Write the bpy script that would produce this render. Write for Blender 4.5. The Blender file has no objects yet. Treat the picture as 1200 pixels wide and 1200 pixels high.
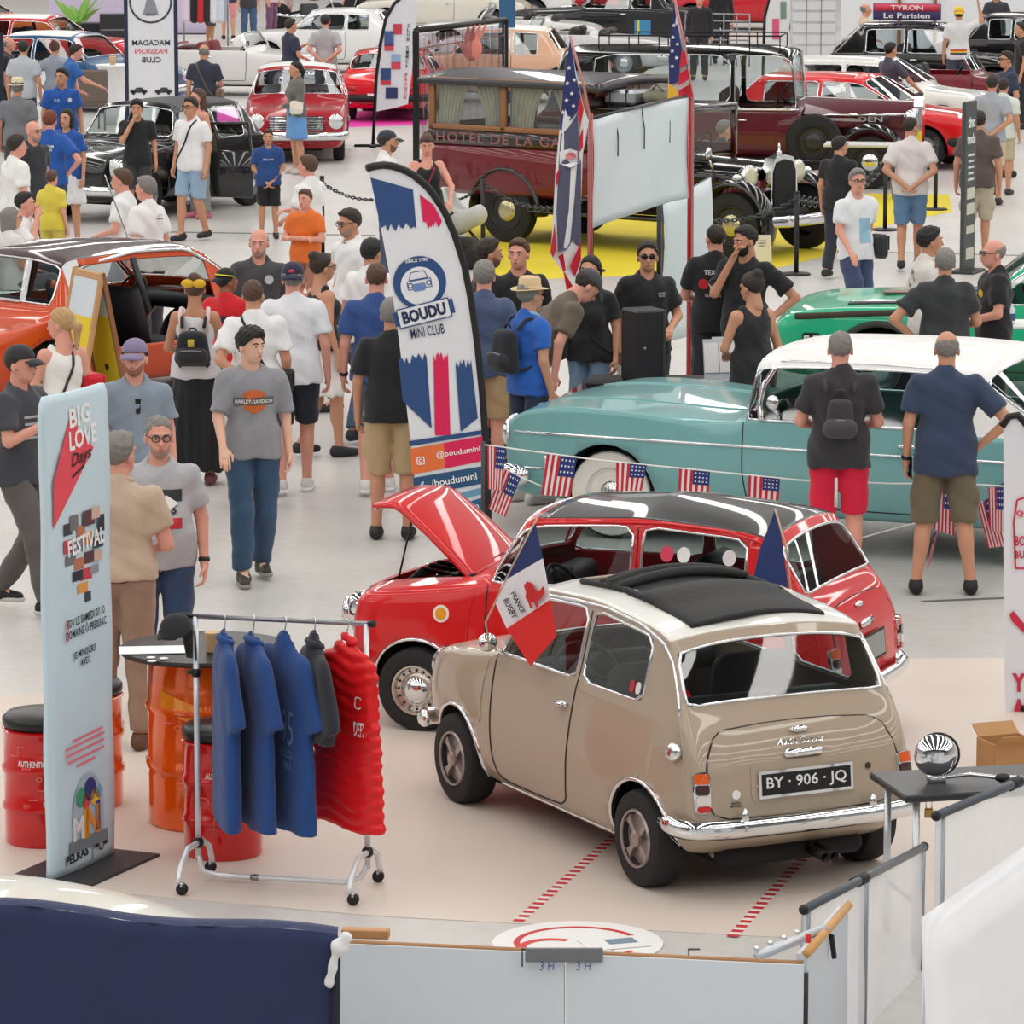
import bpy,bmesh,math,random
import numpy as np
from mathutils import Vector,Matrix
from mathutils.bvhtree import BVHTree

SC = bpy.context.scene
COL = SC.collection
R = math.radians
# ---------------------------------------------------------------- camera
FPX,PITCH,CAMH = 5000.0,R(9.22),5.184
cd = bpy.data.cameras.new('camera'); cam = bpy.data.objects.new('camera',cd); COL.objects.link(cam)
cam.location = (0,0,CAMH); cam.rotation_euler = (math.pi/2 - PITCH,0,0)
cd.sensor_width = 36; cd.lens = 36*FPX/1200; cd.clip_end = 400
SC.camera = cam
# ---------------------------------------------------------------- world, lights, exposure
w = bpy.data.worlds.new('hall_daylight'); SC.world = w; w.use_nodes = True
bg = w.node_tree.nodes['Background']; bg.inputs[0].default_value = (0.93,0.96,1.0,1); bg.inputs[1].default_value = 0.35
def area_light(name,loc,sx,sy,power,col=(1,.97,.93)):
    l = bpy.data.lights.new(name,'AREA'); l.shape = 'RECTANGLE'; l.size = sx; l.size_y = sy; l.energy = power; l.color = col
    o = bpy.data.objects.new(name,l); COL.objects.link(o); o.location = loc
    return o
for k in range(17):         # long rooflights of the hall, running away from the viewer
    area_light('rooflight',(-36 + 4.5*k,62,12.5),.8,140,2120)
SC.view_settings.view_transform = 'Standard'; SC.view_settings.look = 'None'
SC.view_settings.gamma = 1; SC.view_settings.use_curve_mapping = False
SC.view_settings.exposure = 0.2

# ---------------------------------------------------------------- pixel helpers (1200 x 1200 frame)
CP,SP = math.cos(PITCH),math.sin(PITCH)
def ray(u,v):
    a,b = (u-600)/FPX,(v-600)/FPX
    return np.array([a,CP - b*SP,-SP - b*CP])
def G(u,v,z=0.0):                     # the point of height z seen at a pixel
    d = ray(u,v); t = (z-CAMH)/d[2]
    return np.array([d[0]*t,d[1]*t,z])
def AT(u,v,y):                        # the point at distance y seen at a pixel
    d = ray(u,v); t = y/d[1]
    return np.array([d[0]*t,y,CAMH + d[2]*t])
def SCL(P): return FPX/(P[1]*CP - (P[2]-CAMH)*SP)

# ---------------------------------------------------------------- materials
def lin(c):
    return tuple(((x/255)/12.92 if x/255 <= .04045 else ((x/255+.055)/1.055)**2.4) for x in c)
MATS = {}
def M(rgb,rough=.55,metal=0.,coat=0.,noise=.06,scale=18.,bump=0.,bscale=None,name=None,sheen=0.,alpha=1.,emit=0.):
    key = (tuple(rgb),rough,metal,coat,noise,scale,bump,bscale,sheen,alpha,emit)
    if key in MATS: return MATS[key]
    m = bpy.data.materials.new(name or 'mat_%d_%d_%d' % tuple(int(x) for x in rgb)); m.use_nodes = True
    nt = m.node_tree; b = nt.nodes['Principled BSDF']
    c = lin(rgb)
    b.inputs['Roughness'].default_value = rough; b.inputs['Metallic'].default_value = metal
    b.inputs['Coat Weight'].default_value = coat; b.inputs['Coat Roughness'].default_value = .04
    if coat: b.inputs['Specular IOR Level'].default_value = .25
    if sheen: b.inputs['Sheen Weight'].default_value = sheen
    if alpha < 1: b.inputs['Alpha'].default_value = alpha
    tc = nt.nodes.new('ShaderNodeTexCoord')
    nz = nt.nodes.new('ShaderNodeTexNoise'); nz.inputs['Scale'].default_value = scale; nz.inputs['Detail'].default_value = 3
    nt.links.new(tc.outputs['Object'],nz.inputs['Vector'])
    mx = nt.nodes.new('ShaderNodeMix'); mx.data_type = 'RGBA'
    mx.inputs['A'].default_value = tuple(max(0,x*(1-noise)) for x in c) + (1,)
    mx.inputs['B'].default_value = tuple(min(1,x*(1+noise)+noise*.01) for x in c) + (1,)
    nt.links.new(nz.outputs['Fac'],mx.inputs['Factor']); nt.links.new(mx.outputs['Result'],b.inputs['Base Color'])
    if emit:
        nt.links.new(mx.outputs['Result'],b.inputs['Emission Color']); b.inputs['Emission Strength'].default_value = emit
    if bump:
        bp = nt.nodes.new('ShaderNodeBump'); bp.inputs['Strength'].default_value = bump; bp.inputs['Distance'].default_value = .01
        n2 = nt.nodes.new('ShaderNodeTexNoise'); n2.inputs['Scale'].default_value = bscale or scale*3; n2.inputs['Detail'].default_value = 2
        nt.links.new(tc.outputs['Object'],n2.inputs['Vector'])
        nt.links.new(n2.outputs['Fac'],bp.inputs['Height']); nt.links.new(bp.outputs['Normal'],b.inputs['Normal'])
    MATS[key] = m
    return m
def paint(rgb): return M(rgb,.35,0,.75,.03,3.)
def cloth(rgb,noise=.09): return M(rgb,.85,0,0,noise,9.,.35,60,sheen=.15)
def plain(rgb,rough=.5): return M(rgb,rough)
CHROME = M((228,230,233),.07,1.,0,.02,name='chrome')
STEEL = M((150,152,156),.3,1.,0,.08,name='brushed_steel')
RUBBER = M((26,26,28),.75,0,0,.2,30,.3,name='tyre_rubber')
BLACK = M((14,14,16),.5,name='black_plastic')
DARK = M((22,21,22),.85,name='dark_void')
WHITE = M((238,238,236),.45,0,0,.02,name='white_enamel')
BLACKP = M((9,9,11),.18,0,1.,.03,3.,name='black_lacquer')
def glass(tint=(.72,.78,.78),refl=1.0,name='car_glass'):
    key = ('glass',tint,refl)
    if key in MATS: return MATS[key]
    m = bpy.data.materials.new(name); m.use_nodes = True; nt = m.node_tree; nt.nodes.clear()
    o = nt.nodes.new('ShaderNodeOutputMaterial'); mx = nt.nodes.new('ShaderNodeMixShader')
    t = nt.nodes.new('ShaderNodeBsdfTransparent'); t.inputs[0].default_value = tint + (1,)
    g = nt.nodes.new('ShaderNodeBsdfGlossy'); g.inputs['Roughness'].default_value = .02
    g.inputs['Color'].default_value = (refl,refl,refl,1)
    lw = nt.nodes.new('ShaderNodeLayerWeight'); lw.inputs['Blend'].default_value = .5
    pw = nt.nodes.new('ShaderNodeMath'); pw.operation = 'POWER'; pw.inputs[1].default_value = 4.
    ma = nt.nodes.new('ShaderNodeMath'); ma.operation = 'MULTIPLY_ADD'; ma.inputs[1].default_value = .8; ma.inputs[2].default_value = .07
    nt.links.new(lw.outputs['Facing'],pw.inputs[0]); nt.links.new(pw.outputs[0],ma.inputs[0])
    nt.links.new(ma.outputs[0],mx.inputs[0]); nt.links.new(t.outputs[0],mx.inputs[1]); nt.links.new(g.outputs[0],mx.inputs[2])
    nt.links.new(mx.outputs[0],o.inputs[0]); MATS[key] = m
    return m
GLASS = glass()

# ---------------------------------------------------------------- mesh helpers: shapes are (V, F)
def new(name,VF,mat,parent=None,smooth=True,loc=None,rotz=None,label=None):
    V,F = VF
    me = bpy.data.meshes.new(name)
    V = np.asarray(V,dtype=float).reshape(-1,3)
    if isinstance(F,np.ndarray) and F.ndim == 2:
        n,k = F.shape
        me.vertices.add(len(V)); me.vertices.foreach_set('co',V.astype(np.float32).ravel())
        me.loops.add(n*k); me.loops.foreach_set('vertex_index',F.astype(np.int32).ravel())
        me.polygons.add(n); me.polygons.foreach_set('loop_start',(np.arange(n)*k).astype(np.int32))
        me.update(calc_edges=True)
    else:
        me.from_pydata([tuple(p) for p in V],[],[tuple(int(i) for i in f) for f in F])
    me.validate()
    if smooth and len(me.polygons):
        me.polygons.foreach_set('use_smooth',np.ones(len(me.polygons),dtype=bool))
        if smooth is not True:
            try: me.set_sharp_from_angle(angle=smooth)
            except Exception: pass
    if mat is not None: me.materials.append(mat)
    o = bpy.data.objects.new(name,me); COL.objects.link(o)
    if parent is not None: o.parent = parent
    if loc is not None: o.location = tuple(loc)
    if rotz is not None: o.rotation_euler = (0,0,rotz)
    if label: o['label'] = label
    return o
SH = R(35)
def tag(o,label,cat,group=None):
    o['label'] = label; o['category'] = cat
    if group: o['group'] = group
    return o
def thing(name,label,cat,loc=(0,0,0),rotz=0.,group=None):
    o = bpy.data.objects.new(name,None); COL.objects.link(o); o.empty_display_size = .1
    o.location = tuple(loc); o.rotation_euler = (0,0,rotz)
    return tag(o,label,cat,group)
def struct(o):
    o['kind'] = 'structure'; return o
def comb(*parts):
    V,F,n = [],[],0
    for v,f in parts:
        v = np.asarray(v,dtype=float).reshape(-1,3); V.append(v)
        F.extend([[int(i)+n for i in q] for q in f]); n += len(v)
    return np.concatenate(V),F
def mv(VF,t=(0,0,0),rz=0.,s=1.,mat=None):
    V = np.asarray(VF[0],dtype=float).reshape(-1,3)*s
    if mat is not None: V = V @ np.asarray(mat)[:3,:3].T
    c,sn = math.cos(rz),math.sin(rz)
    V = V @ np.array([[c,sn,0],[-sn,c,0],[0,0,1]])
    return V + np.asarray(t),VF[1]
def box(cx,cy,cz,sx,sy,sz,b=0.):
    if b <= 0:
        V = [(cx+i*sx/2,cy+j*sy/2,cz+k*sz/2) for i in (-1,1) for j in (-1,1) for k in (-1,1)]
        return V,[(0,1,3,2),(4,6,7,5),(0,4,5,1),(2,3,7,6),(0,2,6,4),(1,5,7,3)]
    b = min(b,sx/2.01,sy/2.01,sz/2.01)
    V,idx,F = [],{},[]
    h = (sx/2,sy/2,sz/2)
    for i in (-1,1):
        for j in (-1,1):
            for k in (-1,1):
                s = (i,j,k)
                for a in range(3):
                    p = [s[d]*(h[d] if d == a else h[d]-b) for d in range(3)]
                    idx[(i,j,k,a)] = len(V); V.append((cx+p[0],cy+p[1],cz+p[2]))
    for a in range(3):
        d1,d2 = [d for d in range(3) if d != a]
        for s in (-1,1):
            q = []
            for (m,n) in ((-1,-1),(1,-1),(1,1),(-1,1)):
                t = [0,0,0]; t[a] = s; t[d1] = m; t[d2] = n; q.append(idx[tuple(t)+(a,)])
            F.append(q)
        for m in (-1,1):
            for n in (-1,1):
                t0 = [0,0,0]; t1 = [0,0,0]; t0[a] = -1; t1[a] = 1
                for t in (t0,t1): t[d1] = m; t[d2] = n
                F.append([idx[tuple(t0)+(d1,)],idx[tuple(t1)+(d1,)],idx[tuple(t1)+(d2,)],idx[tuple(t0)+(d2,)]])
    for i in (-1,1):
        for j in (-1,1):
            for k in (-1,1): F.append([idx[(i,j,k,a)] for a in range(3)])
    V = np.array(V); c0 = np.array((cx,cy,cz)); out = []
    for f in F:
        p = V[f]; nrm = np.cross(p[1]-p[0],p[2]-p[0])
        out.append(list(f) if nrm @ (p.mean(0)-c0) > 0 else list(f)[::-1])
    return V,out
def tube(path,r,n=8,caps=True,closed=False,flat=None):
    P = np.asarray(path,dtype=float); m = len(P)
    r = np.broadcast_to(np.asarray(r,dtype=float),(m,))
    T = np.zeros_like(P)
    if closed: T = np.roll(P,-1,0) - np.roll(P,1,0)
    else:
        T[1:-1] = P[2:]-P[:-2]; T[0] = P[1]-P[0]; T[-1] = P[-1]-P[-2]
    T /= np.linalg.norm(T,axis=1)[:,None]+1e-12
    a = np.array([0,0,1.]) if abs(T[0,2]) < .9 else np.array([1.,0,0])
    N = np.cross(T[0],a); N /= np.linalg.norm(N)
    V = []
    ang = np.arange(n)*2*math.pi/n
    for i in range(m):
        N = N - T[i]*(N@T[i]); N /= np.linalg.norm(N)+1e-12
        B = np.cross(T[i],N)
        fl = 1 if flat is None else flat
        V.append(P[i] + r[i]*(np.cos(ang)[:,None]*N + fl*np.sin(ang)[:,None]*B))
    V = np.concatenate(V); F = []
    for i in range(m if closed else m-1):
        i2 = (i+1) % m
        for k in range(n):
            k2 = (k+1) % n
            F.append((i*n+k,i*n+k2,i2*n+k2,i2*n+k))
    if caps and not closed:
        F.append(tuple(range(n))[::-1]); F.append(tuple((m-1)*n+k for k in range(n)))
    return V,F
def lathe(prof,n=24,axis='z',closed=False):
    V,F = [],[]
    m = len(prof)
    for (r,z) in prof:
        for k in range(n):
            a = 2*math.pi*k/n
            V.append((r*math.cos(a),r*math.sin(a),z))
    for i in range(m if closed else m-1):
        i2 = (i+1) % m
        for k in range(n):
            k2 = (k+1) % n
            F.append((i*n+k,i*n+k2,i2*n+k2,i2*n+k))
    if not closed:
        F.append(tuple(range(n))[::-1]); F.append(tuple((m-1)*n+k for k in range(n)))
    V = np.array(V)
    if axis == 'y': V = V[:,[0,2,1]]*np.array([1,1,-1])
    if axis == 'x': V = V[:,[2,1,0]]*np.array([1,1,-1])
    return V,F
def sheet(fn,nu,nv,thick=0.):
    V = [fn(i/nu,j/nv) for i in range(nu+1) for j in range(nv+1)]
    F = [(i*(nv+1)+j,(i+1)*(nv+1)+j,(i+1)*(nv+1)+j+1,i*(nv+1)+j+1) for i in range(nu) for j in range(nv)]
    return np.array(V),F
def thicken(o,t,off=0.):
    m = o.modifiers.new('thickness','SOLIDIFY'); m.thickness = t; m.offset = off
    return o
def ellip(c,r,n=12,m=8):
    V,F = [],[]
    for i in range(m+1):
        t = math.pi*i/m
        for k in range(n):
            a = 2*math.pi*k/n
            V.append((c[0]+r[0]*math.sin(t)*math.cos(a),c[1]+r[1]*math.sin(t)*math.sin(a),c[2]+r[2]*math.cos(t)))
    for i in range(m):
        for k in range(n):
            F.append((i*n+k,(i+1)*n+k,(i+1)*n+(k+1) % n,i*n+(k+1) % n))
    return V,F
def prism(poly,z0,z1):
    n = len(poly)
    V = [(x,y,z0) for x,y in poly] + [(x,y,z1) for x,y in poly]
    F = [tuple(range(n))[::-1],tuple(range(n,2*n))] + [(i,(i+1) % n,n+(i+1) % n,n+i) for i in range(n)]
    return V,F
def rrect(w,h,r,k=4,cx=0.,cy=0.):
    out = []
    r = min(r,w/2,h/2)
    for (sx,sy,a0) in ((1,-1,-90),(1,1,0),(-1,1,90),(-1,-1,180)):
        for i in range(k+1):
            a = R(a0 + 90*i/k)
            out.append((cx+sx*(w/2-r)+r*math.cos(a),cy+sy*(h/2-r)+r*math.sin(a)))
    return out
# text as flat (V2, F)
TXT = {}
def text2d(s,size=1.,bold=0.,align='CENTER',shear=0.,spacing=1.,res=2):
    key = (s,bold,align,shear,spacing,res)
    if key not in TXT:
        c = bpy.data.curves.new('t','FONT'); c.body = s; c.size = 1; c.align_x = align; c.align_y = 'CENTER'
        c.offset = bold; c.shear = shear; c.space_character = spacing; c.resolution_u = res; c.fill_mode = 'FRONT'
        o = bpy.data.objects.new('t',c); me = bpy.data.meshes.new_from_object(o)
        V = np.array([v.co[:2] for v in me.vertices]).reshape(-1,2); F = [tuple(p.vertices) for p in me.polygons]
        bpy.data.objects.remove(o); bpy.data.curves.remove(c); bpy.data.meshes.remove(me)
        TXT[key] = (V,F)
    V,F = TXT[key]
    return V*size,F
def fit2d(VF,w,h=None):
    V,F = VF
    if not len(V): return VF
    lo,hi = V.min(0),V.max(0); V = V-(lo+hi)/2
    s = w/max(1e-6,hi[0]-lo[0]); t = s if h is None else h/max(1e-6,hi[1]-lo[1])
    return V*np.array([s,t]),F
def put2d(name,VF2,fn,mat,parent,label=None):
    V = [fn(a,b) for a,b in VF2[0]]
    return new(name,(V,VF2[1]),mat,parent,smooth=False,label=label)
def plane_fn(o,ex,ey,off=0.):
    o,ex,ey = (np.asarray(k,dtype=float) for k in (o,ex,ey)); n = np.cross(ex,ey); n /= np.linalg.norm(n)
    return lambda a,b: o + ex*a + ey*b + n*off
def poly2(pts): return np.array(pts,dtype=float),[tuple(range(len(pts)))]
def fan2(pts,rings=(1,.7,.4)):
    p = np.array(pts,dtype=float); c = p.mean(0); n = len(p)
    V = np.concatenate([c+(p-c)*s for s in rings]+[c[None]]); L = len(rings)
    F = [(k*n+i,k*n+(i+1) % n,(k+1)*n+(i+1) % n,(k+1)*n+i) for k in range(L-1) for i in range(n)]+[((L-1)*n+i,(L-1)*n+(i+1) % n,L*n) for i in range(n)]
    return V,F
def disc2(r,n=24,cx=0,cy=0,ry=None):
    return poly2([(cx+r*math.cos(2*math.pi*k/n),cy+(ry or r)*math.sin(2*math.pi*k/n)) for k in range(n)])
def ring2(r0,r1,n=32,a0=0,a1=360,cx=0,cy=0):
    V,F = [],[]
    for k in range(n+1):
        a = R(a0+(a1-a0)*k/n); V += [(cx+r0*math.cos(a),cy+r0*math.sin(a)),(cx+r1*math.cos(a),cy+r1*math.sin(a))]
    F = [(2*k,2*k+1,2*k+3,2*k+2) for k in range(n)]
    return np.array(V),F
def comb2(*ps):
    V,F,n = [],[],0
    for v,f in ps:
        V.append(np.asarray(v,dtype=float).reshape(-1,2)); F += [tuple(i+n for i in q) for q in f]; n += len(v)
    return np.concatenate(V),F
def grid2(x0,x1,y0,y1,nx=4,ny=4):
    V = [(x0+(x1-x0)*i/nx,y0+(y1-y0)*j/ny) for i in range(nx+1) for j in range(ny+1)]
    F = [(i*(ny+1)+j,(i+1)*(ny+1)+j,(i+1)*(ny+1)+j+1,i*(ny+1)+j+1) for i in range(nx) for j in range(ny)]
    return np.array(V),F
def at2(VF,x,y,rot=0.,s=1.):
    c,sn = math.cos(R(rot)),math.sin(R(rot))
    V = VF[0]*s
    return np.stack([V[:,0]*c-V[:,1]*sn+x,V[:,0]*sn+V[:,1]*c+y],1),VF[1]
# ================================================================ the hall floor
def floor_mat():
    m = bpy.data.materials.new('polished_concrete'); m.use_nodes = True; nt = m.node_tree; b = nt.nodes['Principled BSDF']
    tc = nt.nodes.new('ShaderNodeTexCoord')
    n1 = nt.nodes.new('ShaderNodeTexNoise'); n1.inputs['Scale'].default_value = .55; n1.inputs['Detail'].default_value = 6
    n2 = nt.nodes.new('ShaderNodeTexNoise'); n2.inputs['Scale'].default_value = 9; n2.inputs['Detail'].default_value = 5
    for n in (n1,n2): nt.links.new(tc.outputs['Object'],n.inputs['Vector'])
    r = nt.nodes.new('ShaderNodeValToRGB')
    r.color_ramp.elements[0].position = .3; r.color_ramp.elements[0].color = lin((186,184,181)) + (1,)
    r.color_ramp.elements[1].position = .7; r.color_ramp.elements[1].color = lin((213,210,205)) + (1,)
    a = nt.nodes.new('ShaderNodeMath'); a.operation = 'MULTIPLY_ADD'; a.inputs[1].default_value = .35; 
    nt.links.new(n2.outputs['Fac'],a.inputs[0]); 
    s = nt.nodes.new('ShaderNodeMath'); s.operation = 'MULTIPLY'; s.inputs[1].default_value = .65
    nt.links.new(n1.outputs['Fac'],s.inputs[0]); nt.links.new(s.outputs[0],a.inputs[2])
    nt.links.new(a.outputs[0],r.inputs[0]); nt.links.new(r.outputs[0],b.inputs['Base Color'])
    b.inputs['Roughness'].default_value = .38
    return m
fl = struct(new('floor',box(0,72,-.1,90,190,.2),floor_mat(),smooth=False))

WALLM = M((214,216,216),.8,name='hall_wall_paint'); CEILM = M((92,94,97),.9,name='ceiling_panels')
struct(new('wall_left',box(-45,72,6.5,.3,190,13.6),WALLM,smooth=False)); struct(new('wall_right',box(45,72,6.5,.3,190,13.6),WALLM,smooth=False))
struct(new('wall_back',box(0,167,6.5,90,.3,13.6),WALLM,smooth=False)); struct(new('wall_front',box(0,-23,6.5,90,.3,13.6),WALLM,smooth=False))
struct(new('ceiling',box(0,72,13.4,90,190,.2),CEILM,smooth=False))
# ================================================================ cars: one control cage per body, subdivided
def catmull(V,F,levels,crease=None,fixed=(),nfix=2):
    V = np.asarray(V,dtype=float); F = np.asarray(F,dtype=int)
    cr = set(tuple(sorted(e)) for e in (crease or ()))
    for lev in range(levels):
        nv,nf = len(V),len(F)
        E = np.stack([F,np.roll(F,-1,1)],2).reshape(-1,2); Es = np.sort(E,1)
        U,inv,cnt = np.unique(Es,axis=0,return_inverse=True,return_counts=True); inv = inv.reshape(nf,4)
        fp = V[F].mean(1)
        mid = (V[U[:,0]]+V[U[:,1]])/2
        fsum = np.zeros((len(U),3)); np.add.at(fsum,inv.ravel(),np.repeat(fp,4,0))
        sharp = cnt != 2
        if cr: sharp |= np.array([(a,b) in cr for a,b in U.tolist()])
        ep = np.where(sharp[:,None],mid,(2*mid + fsum)/4)
        n = np.zeros(nv); np.add.at(n,F.ravel(),1)
        Q = np.zeros((nv,3)); np.add.at(Q,F.ravel(),np.repeat(fp,4,0))
        ne = np.zeros(nv); Rm = np.zeros((nv,3))
        for k in (0,1):
            np.add.at(ne,U[:,k],1); np.add.at(Rm,U[:,k],mid)
        nn = np.maximum(n,1)[:,None]
        vp = (Q/nn + 2*Rm/np.maximum(ne,1)[:,None] + (nn-3)*V)/nn
        sc = np.zeros(nv); sn = np.zeros((nv,3)); Us = U[sharp]
        for k in (0,1):
            np.add.at(sc,Us[:,k],1); np.add.at(sn,Us[:,k],V[Us[:,1-k]])
        b2 = sc == 2
        vp[b2] = (6*V[b2] + sn[b2])/8
        vp[sc > 2] = V[sc > 2]
        if len(fixed) and lev < nfix:
            fx = [q for q in fixed if sc[q] >= 2]
            vp[fx] = V[fx]
        nE = len(U); NV = np.concatenate([vp,ep,fp])
        fi = nv+nE+np.arange(nf); e = nv+inv
        NF = np.concatenate([np.stack([F[:,k],e[:,k],fi,e[:,k-1]],1) for k in range(4)])
        if cr:
            c2 = set()
            for idx,(a,b) in enumerate(U.tolist()):
                if (a,b) in cr: c2.add(tuple(sorted((a,nv+idx)))); c2.add(tuple(sorted((b,nv+idx))))
            cr = c2
        V,F = NV,NF
    return V,F
def compact(V,F):
    F = np.asarray(F); u,inv = np.unique(F.ravel(),return_inverse=True)
    return V[u],inv.reshape(F.shape)
def loops(F):
    F = np.asarray(F); E = np.stack([F,np.roll(F,-1,1)],2).reshape(-1,2)
    s = {}
    for a,b in E.tolist(): s[(a,b)] = 1
    nxt = {a: b for (a,b) in s if (b,a) not in s}
    out = []
    while nxt:
        a,b = nxt.popitem(); lp = [a]
        while b != a and b in nxt: lp.append(b); b = nxt.pop(b)
        out.append(lp)
    return out
def resamp(P,n):
    P = np.asarray(P,dtype=float); d = np.r_[0,np.cumsum(np.linalg.norm(np.diff(P,axis=0),axis=1))]
    t = np.linspace(0,d[-1],n)
    return np.stack([np.interp(t,d,P[:,k]) for k in range(P.shape[1])],1)
NR = 10
def ST(x,zb,ys,ym,zm,yb,zt,up,dx=None):
    pts = [(0,zb),(ys*.8,zb),(ys,zb+.03),(ym,zm),(yb,zt)] + list(up)
    dx = dx or [0]*NR
    return [(x+d,y,z) for (y,z),d in zip(pts,dx)]
def deck(x,zb,ys,ym,zm,yb,zt,zc,sp=(.9,.76,.6,.3),dx=None):
    h = zc-zt
    up = [(yb*s,zt+h*(1-s*s)) for s in sp] + [(0,zc)]
    return ST(x,zb,ys,ym,zm,yb,zt,up,dx)
def cab(x,zb,ys,ym,zm,yb,zt,yw,zw,yg,zg,zr,dx=None,w0=.025):
    up = [(yb-.012,zt+w0),(yw,zw),(yg,zg),(yg*.58,zg+(zr-zg)*.8),(0,zr)]
    return ST(x,zb,ys,ym,zm,yb,zt,up,dx)
class Car: pass
def make_car(name,label,cat,loc,yaw,st,panes,mats,lv=2,wheels=(),arch=.30,yin=.35,group=None,trim=CHROME,creases=(),glassmat=None,trim_r=.009,sc=1.0):
    """st: stations front to rear; panes: list of (part, i0, i1, j0, j1, mode) mode C = centre, S = one per side, X = left open"""
    c = Car(); c.root = thing(name,label,cat,loc,yaw,group); c.st = st
    ns = len(st); V = []; id = {}
    for i in range(ns):
        for j in range(NR):
            x,y,z = st[i][j]
            for s in (1,-1):
                if j in (0,NR-1) and s == -1: id[i,j,s] = id[i,j,1]; continue
                id[i,j,s] = len(V); V.append((x,(0 if j in (0,NR-1) else y)*s,z))
    cell = {}
    for (p,i0,i1,j0,j1,mode) in panes:
        for i in range(i0,i1):
            for j in range(j0,j1):
                for s in ((1,-1) if mode not in 'LR' else ((1,) if mode == 'L' else (-1,))): cell[i,j,s] = p + (('+' if s > 0 else '-') if mode in 'SLR' else '')
    F = {}; order = []
    def add(p,q):
        F.setdefault(p,[]).append(q)
    for i in range(ns-1):
        for j in range(NR-1):
            for s in (1,-1):
                q = [id[i,j,s],id[i,j+1,s],id[i+1,j+1,s],id[i+1,j,s]]
                if s > 0: q = q[::-1]
                add(cell.get((i,j,s),'body'),q)
    for i,rev in ((0,False),(ns-1,True)):
        for j in range(NR-1):
            a,b,d,e = id[i,j,1],id[i,j+1,1],id[i,j+1,-1],id[i,j,-1]
            if j == 0: q = [a,b,d]
            elif j == NR-2: q = [a,b,e]
            else: q = [a,b,d,e]
            if rev: q = q[::-1]
            add('body',q)
    # make end triangles into quads by repeating through their edge middles
    V = list(V)
    fixed = []
    for q in F['body']:
        if len(q) == 4: fixed.append(q); continue
        P = [np.array(V[k]) for k in q]
        m = len(V); V += [tuple((P[0]+P[1])/2),tuple((P[1]+P[2])/2),tuple((P[2]+P[0])/2),tuple(sum(P)/3)]
        # only the edge shared with the neighbouring cap quad would crack, so keep the split invisible there
        fixed += [[q[0],m,m+3,m+2],[q[1],m+1,m+3,m],[q[2],m+2,m+3,m+1]]
    F['body'] = fixed
    V = np.array(V,dtype=float)*sc
    cset = set()
    for (i0,i1,j) in creases:
        for i in range(i0,i1):
            for s in (1,-1): cset.add(tuple(sorted((id[i,j,s],id[i+1,j,s]))))
    fixed = set()
    for p,fs in F.items():
        if p == 'body': continue
        cn = {}
        for q in fs:
            for k in q: cn[k] = cn.get(k,0)+1
        fixed |= {k for k,v_ in cn.items() if v_ == 1}
    fixed = sorted(fixed)
    allV,allF,n = [],[],0
    c.parts = {}; c.mesh = {}
    for p,fs in F.items():
        v,f = catmull(V,fs,lv,cset,fixed); v,f = compact(v,f)
        c.mesh[p] = (v,f)
        if p.startswith('open'): continue
        allV.append(v); allF.append(f+n); n += len(v)
    AV = np.concatenate(allV); AF = np.concatenate(allF)
    c.bvh = BVHTree.FromPolygons([Vector(p) for p in AV],[tuple(q) for q in AF.tolist()])
    c.lo,c.hi = AV.min(0),AV.max(0)
    c.wheels = [(a*sc,t*sc,r*sc) for a,t,r in wheels]
    for p,(v,f) in c.mesh.items():
        base = p.rstrip('+-')
        if p.startswith('open'): continue
        if base in ('body','hood','fender') and wheels:
            for (wx,wt,wr) in c.wheels:
                R0 = arch*sc if arch > .2 else wr+arch
                fc = v[f].mean(1)
                kill = (np.hypot(fc[:,0]-wx,fc[:,2]-wr) < R0) & (np.abs(fc[:,1]) > yin*sc)
                keep = ~kill
                edge = np.zeros(len(v),bool); e2 = np.zeros(len(v),bool)
                edge[f[kill].ravel()] = True; e2[f[keep].ravel()] = True
                b = edge & e2 & (np.abs(v[:,1]) > yin*sc)
                d = np.stack([v[b,0]-wx,v[b,2]-wr],1); L = np.hypot(d[:,0],d[:,1])[:,None]
                low = d[:,1] < .25*R0
                hx = np.sign(d[:,0])*np.sqrt(np.maximum(R0*R0-d[:,1]**2,0)); hz = d[:,1].copy()
                d = d/np.maximum(L,1e-6)*R0; v = v.copy()
                v[b,0] = wx+np.where(low,hx,d[:,0]); v[b,2] = wr+np.where(low,hz,d[:,1])
                f = f[keep]
            v,f = compact(v,f)
        isg = base.endswith('glass') or base in ('windshield','rear_window','side_window','quarter_window','vent_window')
        m = (glassmat or GLASS) if isg else mats.get(base,mats['body'])
        o = new(base,(v,f),m,c.root)
        c.parts[p] = o
        if not isg: thicken(o,.018,-1)
        elif trim is not None:
            for lp in loops(f):
                if len(lp) > 6:
                    new('window_trim',tube(resamp(np.r_[v[lp],v[lp[:1]]],max(24,len(lp)//2))[:-1],trim_r,6,closed=True),trim,o)
    return c
def hit(c,o,d):
    h = c.bvh.ray_cast(Vector(o),Vector(d))
    if h[0] is None: return None,None
    n = h[1]
    if n.dot(Vector(d)) > 0: n = -n
    return np.array(h[0]),np.array(n)
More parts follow.
